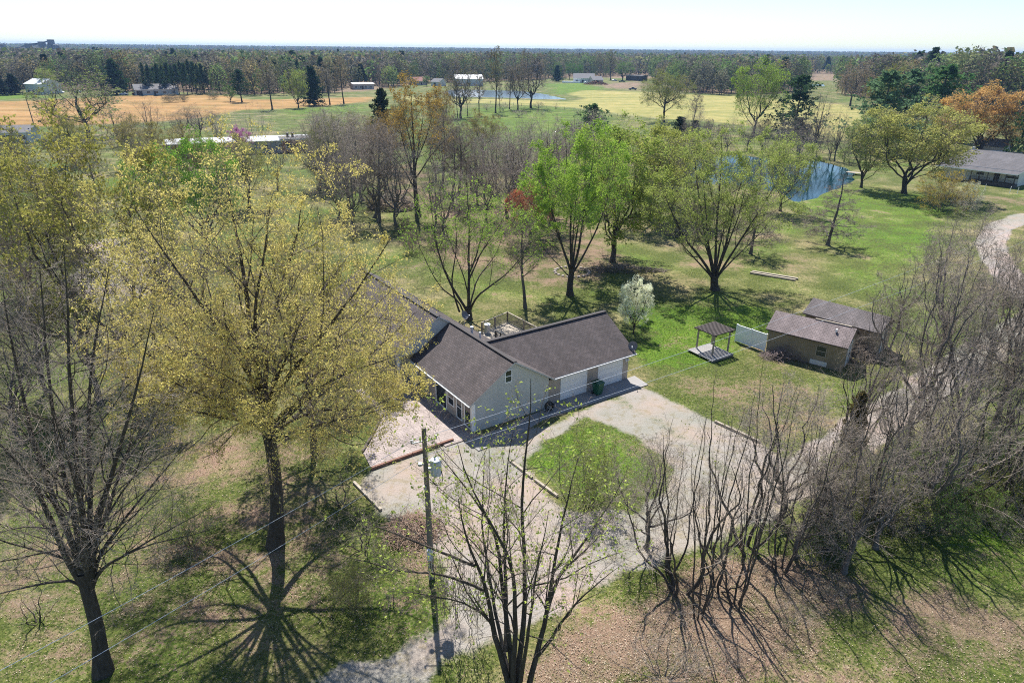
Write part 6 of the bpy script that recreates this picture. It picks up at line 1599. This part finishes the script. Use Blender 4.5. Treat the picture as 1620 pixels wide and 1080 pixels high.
 ('leafy_bush', 1390, 800, 735, 110, (0.24, 0.38, 0.09), 'green leafing bush left in the roadside thicket', 'bush'),
 ('leafy_bush', 1480, 790, 715, 120, (0.22, 0.36, 0.10), 'green leafing bush in the middle of the roadside thicket', 'bush'),
 ('leafy_bush', 1580, 760, 680, 120, (0.19, 0.33, 0.09), 'green leafing bush at the right of the roadside thicket', 'bush'),
 ('leafy_bush', 1640, 830, 760, 110, (0.07, 0.13, 0.05), 'dark green bush cut by the right edge above the lawn', 'bush'),
 ('leafy_bush', 930, 800, 690, 130, mid(C_LIME, .9), 'fresh green sapling clump on the grass island beside the drive', 'sapling'),
 ('leafy_bush', 545, 652, 560, 110, (0.30, 0.28, 0.09), 'golden-green shrub by the porch at the top of the patio path', 'bush'),
 ('leafy_bush', 610, 636, 580, 70, (0.20, 0.19, 0.07), 'olive shrub in shade beside the porch post', 'bush'),
 ('bare_oak', -30, 640, 330, 190, C_GREY, 'bare tree at the left edge behind the big upswept maple', 'bare_tree'),
 ('bare_vase', 60, 560, 330, 120, (0.18, 0.15, 0.14), 'dark bare tree above the left pavement', 'bare_tree'),
 ('bare_bush', 100, 470, 398, 110, (0.13, 0.10, 0.10), 'round dark shrub on the grey paved yard at the left', 'bare_shrub'),
 ('bare_bush', 165, 440, 405, 60, (0.14, 0.11, 0.11), 'smaller round dark shrub on the left paved yard', 'bare_shrub'),
]
for key, bx, by, ty, w, col, lb, nm in R_:
    tree(key, bx, by, ty, w, col, lb, nm, cat='shrub' if nm in ('bush', 'bare_shrub', 'cedar_shrub', 'evergreen_shrub', 'flowering_shrub') else 'tree')
# thickets and scrub: each clump a plant of its own
ORD = ['leftmost', 'second from the left', 'third from the left', 'fourth from the left', 'fifth from the left', 'sixth from the left', 'seventh from the left', 'eighth from the left', 'ninth from the left', 'tenth from the left', 'eleventh from the left']
def place_word(k, n):
    if k < (n + 1) // 2: return ORD[k]
    j = n - 1 - k
    return ORD[j].replace('left', 'right')
def scatter(key_list, pts, h, wpx, cols, label, name, group, cat='tree', seed=1):
    """pts: photo base points; h: (min,max) metres; wpx relative width to height"""
    r = random.Random(seed); order = sorted(p[0] + p[1] * 1e-4 for p in pts)
    for (x, y) in pts:
        lb = '%s, %s' % (label, place_word(order.index(x + y * 1e-4), len(pts)))
        b = G(x, y); H_ = r.uniform(*h); a, c, (th, tw) = T_(r.choice(key_list)); wd = H_ * r.uniform(*wpx)
        place((a, c), name, (b[0], b[1], 0), r.uniform(0, 6.28), (wd / tw, wd / tw, H_ / th), r.choice(cols), lb, group, cat)
scatter(['sapling', 'sapling2', 'bare_vase3'], [(1022,865),(1075,935),(1135,930),(1180,870),(1228,820),(1258,880)],
    (6, 10.5), (.75, 1.15), [C_GREY, mid(C_OLIVE, .9), (0.24, 0.2, 0.18)], 'slender sapling in the bare thicket below the drive', 'sapling', 'saplings of the thicket by the drive', seed=3)
scatter(['sapling', 'bare_vase3', 'bare_vase'], [(1345,720),(1400,715),(1455,725),(1520,700),(1585,705),(1530,650),(1640,600),(1605,560)],
    (7, 12), (.65, .95), [C_GREY, mid(C_OLIVE, .8), (0.24, 0.22, 0.21)], 'bare sapling along the right-hand road', 'sapling', 'saplings along the right-hand road', seed=4)
scatter(['bare_bush'], [(1330,850),(1420,845),(1250,985),(1150,1050),(1090,1060),(1310,950),(1580,850)],
    (1.2, 2.6), (1.6, 2.4), [C_GREY, (0.26, 0.22, 0.2)], 'low sprawling brush at the lower right', 'bare_shrub', 'low brush of the lower right', 'shrub', seed=5)
scatter(['leafy_bush'], [(1330,800),(1365,790),(1425,770),(1450,800),(1510,770),(1545,800),(1610,800),(1400,830),(1480,840),(1560,830),(1300,870),(1345,750),(1410,745),(1535,740)],
    (1.8, 4.2), (1.0, 1.5), [(0.30, 0.34, 0.08), (0.14, 0.24, 0.06), (0.26, 0.38, 0.10)], 'green shrub in the right-hand undergrowth', 'bush', 'green undergrowth at the right', 'shrub', seed=6)
scatter(['bare_vase3', 'bare_vase2', 'bare_vase3', 'bare_tall'], [(520,310),(535,345),(560,360),(575,318),(600,352),(628,360),(690,352),(705,375),(725,318),(755,322),(770,352),(785,300),(815,318),(826,345),(868,340),(885,312),(870,360),(925,320),(760,290),(700,300),(745,300)],
    (9, 15), (.6, .85), [C_GREY, mid(C_OLIVE, .9), (0.27, 0.22, 0.2)], 'thin bare tree in the creek belt behind the yard', 'bare_tree', 'bare trees of the creek belt', seed=7)
scatter(['leafy_oak2', 'leafy_vase2'], [(225,268),(520,300),(530,285),(120,262),(575,265),(290,300),(640,225),(700,262),(765,262),(960,300),(1065,300)],
    (9, 13), (.7, .95), [(0.30, 0.29, 0.11), (0.26, 0.27, 0.11), (0.34, 0.29, 0.12)], 'olive budding tree in the belt behind the yard trees', 'budding_tree', 'olive budding trees of the middle belt', seed=17)
scatter(['bare_vase3', 'bare_vase2'], [(440,300),(515,262),(520,250),(560,290),(610,300),(650,275),(690,285),(730,275),(770,322),(800,295),(830,275),(860,290),(895,290),(925,285)],
    (10, 15), (.7, .95), [C_GREY, mid(C_OLIVE, .9)], 'pale bare tree in the belt behind the yard', 'bare_tree', 'pale bare trees of the middle belt', seed=18)
scatter(['bare_vase3', 'sapling2', 'bare_vase2', 'bare_oak'], [(15,430),(-10,560),(75,620),(118,540),(160,640),(35,700),(-20,760),(250,600),(85,420),(300,560)],
    (8, 13), (.6, .9), [C_GREY, mid(C_OLIVE, .9), (0.33, 0.31, 0.12)], 'bare tree behind the lower left maple', 'bare_tree', 'bare trees of the left yard edge', seed=21)
scatter(['leafy_vase2', 'leafy_oak2'], [(55,470),(10,340),(120,400),(395,330),(330,300)],
    (9, 13), (.75, 1.0), [(0.36, 0.34, 0.12), (0.30, 0.31, 0.11)], 'olive budding tree at the left side', 'budding_tree', 'olive budding trees of the left side', seed=22)
scatter(['sapling', 'sapling2', 'bare_vase2'], [(1335,905),(1310,870),(1352,835),(1412,800),(1455,835),(1500,800),(1545,800),(1600,815),(1640,850)],
    (7.5, 11.5), (.55, .8), [C_GREY, mid(C_OLIVE, .9)], 'tall bare sapling on the lawn edge at the lower right', 'sapling', 'tall saplings of the lower right lawn edge', seed=24)
scatter(['bare_bush', 'leafy_bush', 'sapling2'], [(305,705),(345,640),(255,760),(60,985),(215,640),(540,800),(575,870),(620,960),(20,900),(300,860),(560,960)],
    (1.2, 3.0), (1.2, 1.8), [C_GREY, (0.24, 0.25, 0.08), (0.30, 0.38, 0.10)], 'low straggling undergrowth bush at the lower left', 'bush', 'undergrowth of the lower left', 'shrub', seed=25)
scatter(['bare_bush', 'leafy_bush'], [(560,380),(600,385),(640,372),(660,350),(690,392),(720,400),(650,400),(770,385),(800,372),(590,330),(520,365),(735,345),(690,330),(860,385),(1060,330),(1100,345),(960,430),(1000,360),(1120,372)],
    (1.8, 3.6), (1.1, 1.6), [C_GREY, (0.2, 0.2, 0.09), (0.25, 0.2, 0.17)], 'low scrub in the creek belt behind the yard', 'bush', 'scrub of the creek belt', 'shrub', seed=8)
scatter(['bare_bush', 'leafy_bush', 'sapling2'], [(1120,212),(1140,218),(1160,208),(1175,222),(1210,218),(1225,232),(1245,228),(1268,240),(1282,232),(1300,242),(1312,250),(1335,250),(1210,240),(1180,236),(1150,232),(1345,262),(1230,212),(1280,222)],
    (3, 7), (.8, 1.2), [C_GREY, (0.22, 0.24, 0.08), (0.26, 0.2, 0.14), (0.3, 0.3, 0.09)], 'bush in the hedge behind the blue pond', 'bush', 'hedge between the tan field and the blue pond', 'shrub', seed=9)
scatter(['bare_vase3', 'bare_vase2'], [(1095,246),(1122,240),(1150,240),(1182,238),(1205,244),(1232,248),(1262,250),(1292,248),(1312,254),(1335,256)],
    (7, 12), (.6, .9), [C_GREY, mid(C_OLIVE, .9)], 'bare tree on the far shore of the blue pond', 'bare_tree', 'bare trees on the far shore of the pond', seed=15)
scatter(['bare_bush', 'bare_vase3'], [(770,176),(795,176),(812,178),(828,176),(852,174),(868,178),(880,172),(858,182),(820,186),(790,188),(722,190)],
    (2, 4), (1.4, 2.2), [(0.22, 0.15, 0.14), (0.2, 0.2, 0.09)], 'low brush under the row before the far pond', 'bush', 'brush before the far pond', 'shrub', seed=10)
scatter(['bare_vase', 'bare_vase3', 'bare_oak'], [(150,300),(95,270),(40,262),(230,285),(60,330),(210,215),(345,235)],
    (7, 10), (.6, .9), [C_GREY, mid(C_OLIVE, 1.0), (0.26, 0.27, 0.12)], 'bare tree behind the upper left crowns', 'bare_tree', 'bare trees behind the upper left crowns', seed=11)
# the row of tall pines by the bungalow
for k, px in enumerate((232, 240, 248, 255, 262, 270, 277, 284, 291, 297, 304, 311, 317, 324, 331)):
    tree('pine' if k % 2 else 'pine2', px, 150.5 - (k % 3) * .9 - (k > 9) * 1.0, 98 + (k * 7 % 5) * 1.8 - (5 if 6 < k < 13 else 0), 14 + (k * 5 % 4), mid(C_PINE, .9 + .05 * (k % 4)), 'tall dark pine in the row before the grey bungalow, ' + place_word(k, 15), 'pine_tree', 'row of tall pines by the bungalow')
for k, px in enumerate((392, 404, 415, 427, 439, 452, 462, 474, 486, 499, 511, 524, 533)):
    tree('pine2' if k % 2 else 'pine', px, 143 - (k % 2) * 2, 88 + (k * 7 % 5) * 1.3, 15 + (k * 5 % 4), mid(C_PINE, .9 + .05 * (k % 4)), 'dark pine in the grove behind the dense spruce, ' + place_word(k, 13), 'pine_tree', 'grove of dark pines behind the spruce')
# ================================================================== THE FAR WOODS
def wood_variant(rs, kind, n):
    """low-detail tree, unit height 1, crown radius .3: verts (k*4,3), tone per quad"""
    if kind == 'dec':
        zc, rz, rx = .54, .44, .30
        u = nrm(rs.normal(0, 1, (n, 3))); rad = rs.uniform(.45, 1, (n, 1)) ** .4
        lob = 1 + .22 * np.sin(u[:, :1] * 5 + rs.uniform(0, 6)) * np.cos(u[:, 1:2] * 5 + rs.uniform(0, 6))
        c = u * rad * lob * np.array([rx, rx, rz]) + np.array([0, 0, zc]); s = rs.uniform(.035, .085, (n, 1)) * (1 if n < 100 else (150 / n) ** .5 * .8)
    else:
        t = rs.uniform(0, 1, (n, 1)) ** .8; a = rs.uniform(0, 6.28, (n, 1)); r = (1 - t) * .26 * rs.uniform(.4, 1, (n, 1)) + .02
        c = np.concatenate([np.cos(a) * r, np.sin(a) * r, .22 + .76 * t], 1); s = rs.uniform(.04, .08, (n, 1))
    a = nrm(rs.normal(0, 1, (n, 3)) * np.array([1, 1, .6])); b = nrm(np.cross(a, rs.normal(0, 1, (n, 3))))
    V_ = np.stack([c - a * s, c - b * s * .7, c + a * s, c + b * s * .7], 1)
    # trunk and a few limbs as slim blades
    limbs = [((0, 0, 0), (0, 0, .6), .012)]
    for k in range(5 if kind == 'dec' else 0):
        an = rs.uniform(0, 6.28); limbs.append(((0, 0, rs.uniform(.25, .4)), (math.cos(an) * .2, math.sin(an) * .2, rs.uniform(.6, .85)), .006))
    Ls = []
    for p, q, w in limbs:
        p, q = np.array(p), np.array(q)
        for ax in (np.array([1, 0, 0]), np.array([0, 1, 0])): Ls.append([p - ax * w, p + ax * w, q + ax * w * .5, q - ax * w * .5])
    return V_, np.array(Ls)
def woods(name, pts, hs, cols, nq, seed, label=None):
    rs = np.random.RandomState(seed); n = len(pts)
    var = [wood_variant(rs, 'dec', nq) for _ in range(7)] + [wood_variant(rs, 'con', nq) for _ in range(2)]
    which = np.where(cols[:, 3] > .5, 7 + rs.randint(0, 2, n), rs.randint(0, 7, n))
    VV, CC = [], []
    for k in range(9):
        idx = np.where(which == k)[0]
        if not len(idx): continue
        cr, lb = var[k]
        th = rs.uniform(0, 6.28, len(idx)); c, s = np.cos(th), np.sin(th)
        wid = rs.uniform(.8, 1.35, len(idx))
        for geo_, tone in ((cr, None), (lb, (.10, .085, .075))):
            g = geo_.reshape(-1, 3)
            x = (g[None, :, 0] * c[:, None] - g[None, :, 1] * s[:, None]) * (hs[idx] * wid)[:, None] + pts[idx, 0][:, None]
            y = (g[None, :, 0] * s[:, None] + g[None, :, 1] * c[:, None]) * (hs[idx] * wid)[:, None] + pts[idx, 1][:, None]
            z = g[None, :, 2] * hs[idx][:, None] + pts[idx, 2][:, None]
            VV.append(np.stack([x, y, z], -1).reshape(-1, 3).astype(np.float32))
            m = g.shape[0]
            if tone is None: cc = np.repeat(cols[idx, :3], m, 0)
            else: cc = np.tile(np.array(tone), (len(idx) * m, 1))
            CC.append(cc.astype(np.float32))
    VV, CC = np.concatenate(VV), np.concatenate(CC)
    me = np_mesh(name, VV, quads=np.arange(len(VV)).reshape(-1, 4), mats=[M['leaf_mix']], colors=CC)
    return link(bpy.data.objects.new(name, me))
PAL = np.array([[.21, .18, .175, 0], [.24, .20, .19, 0], [.20, .18, .16, 0], [.25, .20, .145, 0], [.30, .23, .14, 0], [.22, .23, .12, 0], [.20, .26, .11, 0], [.28, .33, .12, 0], [.20, .30, .10, 0],
                [.04, .07, .04, 1], [.30, .28, .15, 0], [.23, .19, .185, 0]])
PAL[:, :3] *= np.array([.80, .84, .78])
PALW = np.array([2.6, 2.0, 2.2, 1.2, .5, 2.6, 2.8, 1.2, 1.0, .9, 1.3, 2.0]); PALW = PALW / PALW.sum()
# where the wood begins, measured along its foot
FRONT = [(-500, 135), (-40, 141), (60, 143), (110, 145), (180, 146), (250, 146), (340, 150), (400, 151), (460, 149), (540, 148), (600, 144), (640, 137), (700, 132), (760, 131), (860, 126), (905, 123), (960, 123), (1030, 126), (1060, 144), (1110, 149), (1180, 151), (1262, 148), (1284, 117), (1318, 117), (1332, 152), (1400, 160), (1480, 172), (1560, 182), (1650, 186), (2200, 190)]
_fx = np.array([f[0] for f in FRONT]); _fd = np.array([math.hypot(*G(*f)[:2]) for f in FRONT]); _fa = np.array([math.atan2(G(*f)[0], G(*f)[1]) for f in FRONT])
def front_d(az): return np.interp(az, _fa, _fd)
rs = np.random.RandomState(77)
P_, Hh, Lv = [], [], []
d = 300.0
while d < 7000:
    sp = 9.0 if d < 900 else 9.0 * (d / 900) ** .8
    rows = int(2 * math.radians(41) * d / sp)
    az = np.radians(np.linspace(-41, 41, rows)) + rs.uniform(-.5, .5, rows) * sp / d
    dd = d + rs.uniform(-.5, .5, rows) * sp
    P_.append(np.stack([np.sin(az) * dd, np.cos(az) * dd, az, dd], 1)); d += sp * (1.0 if d < 700 else 1.5)
P_ = np.concatenate(P_)
fd = front_d(P_[:, 2]) + wob(P_[:, 0], P_[:, 1], 90, 40) * 14
keep = P_[:, 3] > fd
for poly in (P_POND2, PG([(900,123),(1020,121),(1030,135),(900,150)]), PG([(700,132),(900,128),(900,160),(700,160)]), PG([(548,139),(600,138),(600,160),(548,160)]), PG([(652,133),(772,133),(772,160),(652,160)]), PG([(36,145),(110,145),(300,146),(300,160),(36,160)])): keep &= sd_poly(P_[:, 0], P_[:, 1], poly) > 6
P_ = P_[keep]; fd = fd[keep]
depth = P_[:, 3] - fd
# clearings thin the wood beyond the first ranks
clear = (wob(P_[:, 0], P_[:, 1], 500, 41) > .9) & (depth > 60)
P_, fd, depth = P_[~clear], fd[~clear], depth[~clear]
n = len(P_)
patch = wob(P_[:, 0], P_[:, 1], 120, 42) + rs.normal(0, .6, n)
order = np.argsort(patch); ci = np.zeros(n, int); cum = np.cumsum(PALW)
ci = rs.choice(len(PAL), n, p=PALW)
mixp = rs.uniform(0, 1, n) < .5
grp = np.array([0, 11, 3, 5, 6, 1, 4, 6, 0, 10, 7])[np.clip(((patch + 2.2) / 4.4 * 11).astype(int), 0, 10)]
ci = np.where(mixp, grp, ci)
cols = PAL[ci] * np.concatenate([rs.uniform(.62, 1.38, (n, 1)).repeat(3, 1), np.ones((n, 1))], 1)
right = np.clip((P_[:, 2] - math.radians(24)) / math.radians(8), 0, 1) * np.clip(1 - (P_[:, 3] - 500) / 500, 0, 1)
hs = rs.uniform(13, 23, n) * (1 + .30 * right) * np.where(depth < 12, .8, 1)
hs = np.where(P_[:, 3] > 1000, np.minimum(hs, 19 + (P_[:, 3] - 1000) * .0008) , hs)
hs = hs * np.where(P_[:, 3] > 2500, 1.35, 1)
pts = np.stack([P_[:, 0], P_[:, 1], np.zeros(n)], 1)
band = [(depth < 70, 620), ((depth >= 70) & (P_[:, 3] < 1400), 60), ((depth >= 70) & (P_[:, 3] >= 1400), 26)]
# up to 260 trees of the front rank stand as trees of their own
fr = np.where((depth < 13) & (np.abs(P_[:, 2]) < math.radians(37.5)))[0]
rs.shuffle(fr); fr = fr[:240]
ind = np.zeros(n, bool); ind[fr] = True
names = {0: 'wood'}
for k, (mk, nq) in enumerate(band):
    mk = mk & ~ind
    if mk.sum():
        o = woods('far_woods', pts[mk], hs[mk], cols[mk], nq, 90 + k)
        tag(o, ['belt of mixed bare and leafing trees along the near edge of the distant wood', 'broad mass of grey, rust and olive treetops filling the distance', 'blue-hazed treetops running to the horizon'][k], 'wood', kind='stuff')
# individual front-rank trees share a handful of meshes
_ft = []
for k in range(6):
    cr, lb = wood_variant(np.random.RandomState(300 + k), 'dec', 420)
    g = np.concatenate([cr.reshape(-1, 3), ]); me = np_mesh('front_crown', g * np.array([1, 1, 1]), quads=np.arange(len(g)).reshape(-1, 4), mats=[M['leaf']])
    mb = MB(); mb.tube([(0, 0, 0), (.005, 0, .3), (0, .004, .66)], [.016, .012, .004], 6, cap=False)
    rr = random.Random(k)
    for j in range(9):
        an = j * 2.4; mb.tube([(0, 0, .22 + j * .03), (math.cos(an) * .1, math.sin(an) * .1, .42 + j * .03), (math.cos(an) * .2, math.sin(an) * .2, .62 + j * .03)], [.007, .005, .002], 4, cap=False)
    o = mb.build('front_trunk', M['bark']); tm_ = o.data; bpy.data.objects.remove(o)
    _ft.append((tm_, me))
for j in fr:
    c = cols[j, :3] * (0.9 if cols[j, 3] > .5 else 1)
    if cols[j, 3] > .5: c = np.array([.19, .2, .1])
    place(_ft[j % 6], 'woodland_tree', (pts[j, 0], pts[j, 1], 0), rs.uniform(0, 6.28), (hs[j] * 1.0, hs[j] * 1.0, hs[j]), tuple(c), 'woodland tree in the front rank of the distant wood', 'front rank of the distant wood')
# ================================================================== HAZE
hb = MB(); hb.box((-7500, -3000, -2), (7500, 8000, 46))
m = bpy.data.materials.new('haze'); m.use_nodes = True; nt = m.node_tree; nt.nodes.clear()
out = N(nt, 'ShaderNodeOutputMaterial'); pv = N(nt, 'ShaderNodeVolumePrincipled')
pv.inputs['Color'].default_value = (0.34, 0.58, 1.0, 1); pv.inputs['Density'].default_value = 0.00010; pv.inputs['Anisotropy'].default_value = 0.2
nt.links.new(pv.outputs[0], out.inputs['Volume'])
HAZE = True
if HAZE: tag(hb.build('haze', m), kind='stuff')
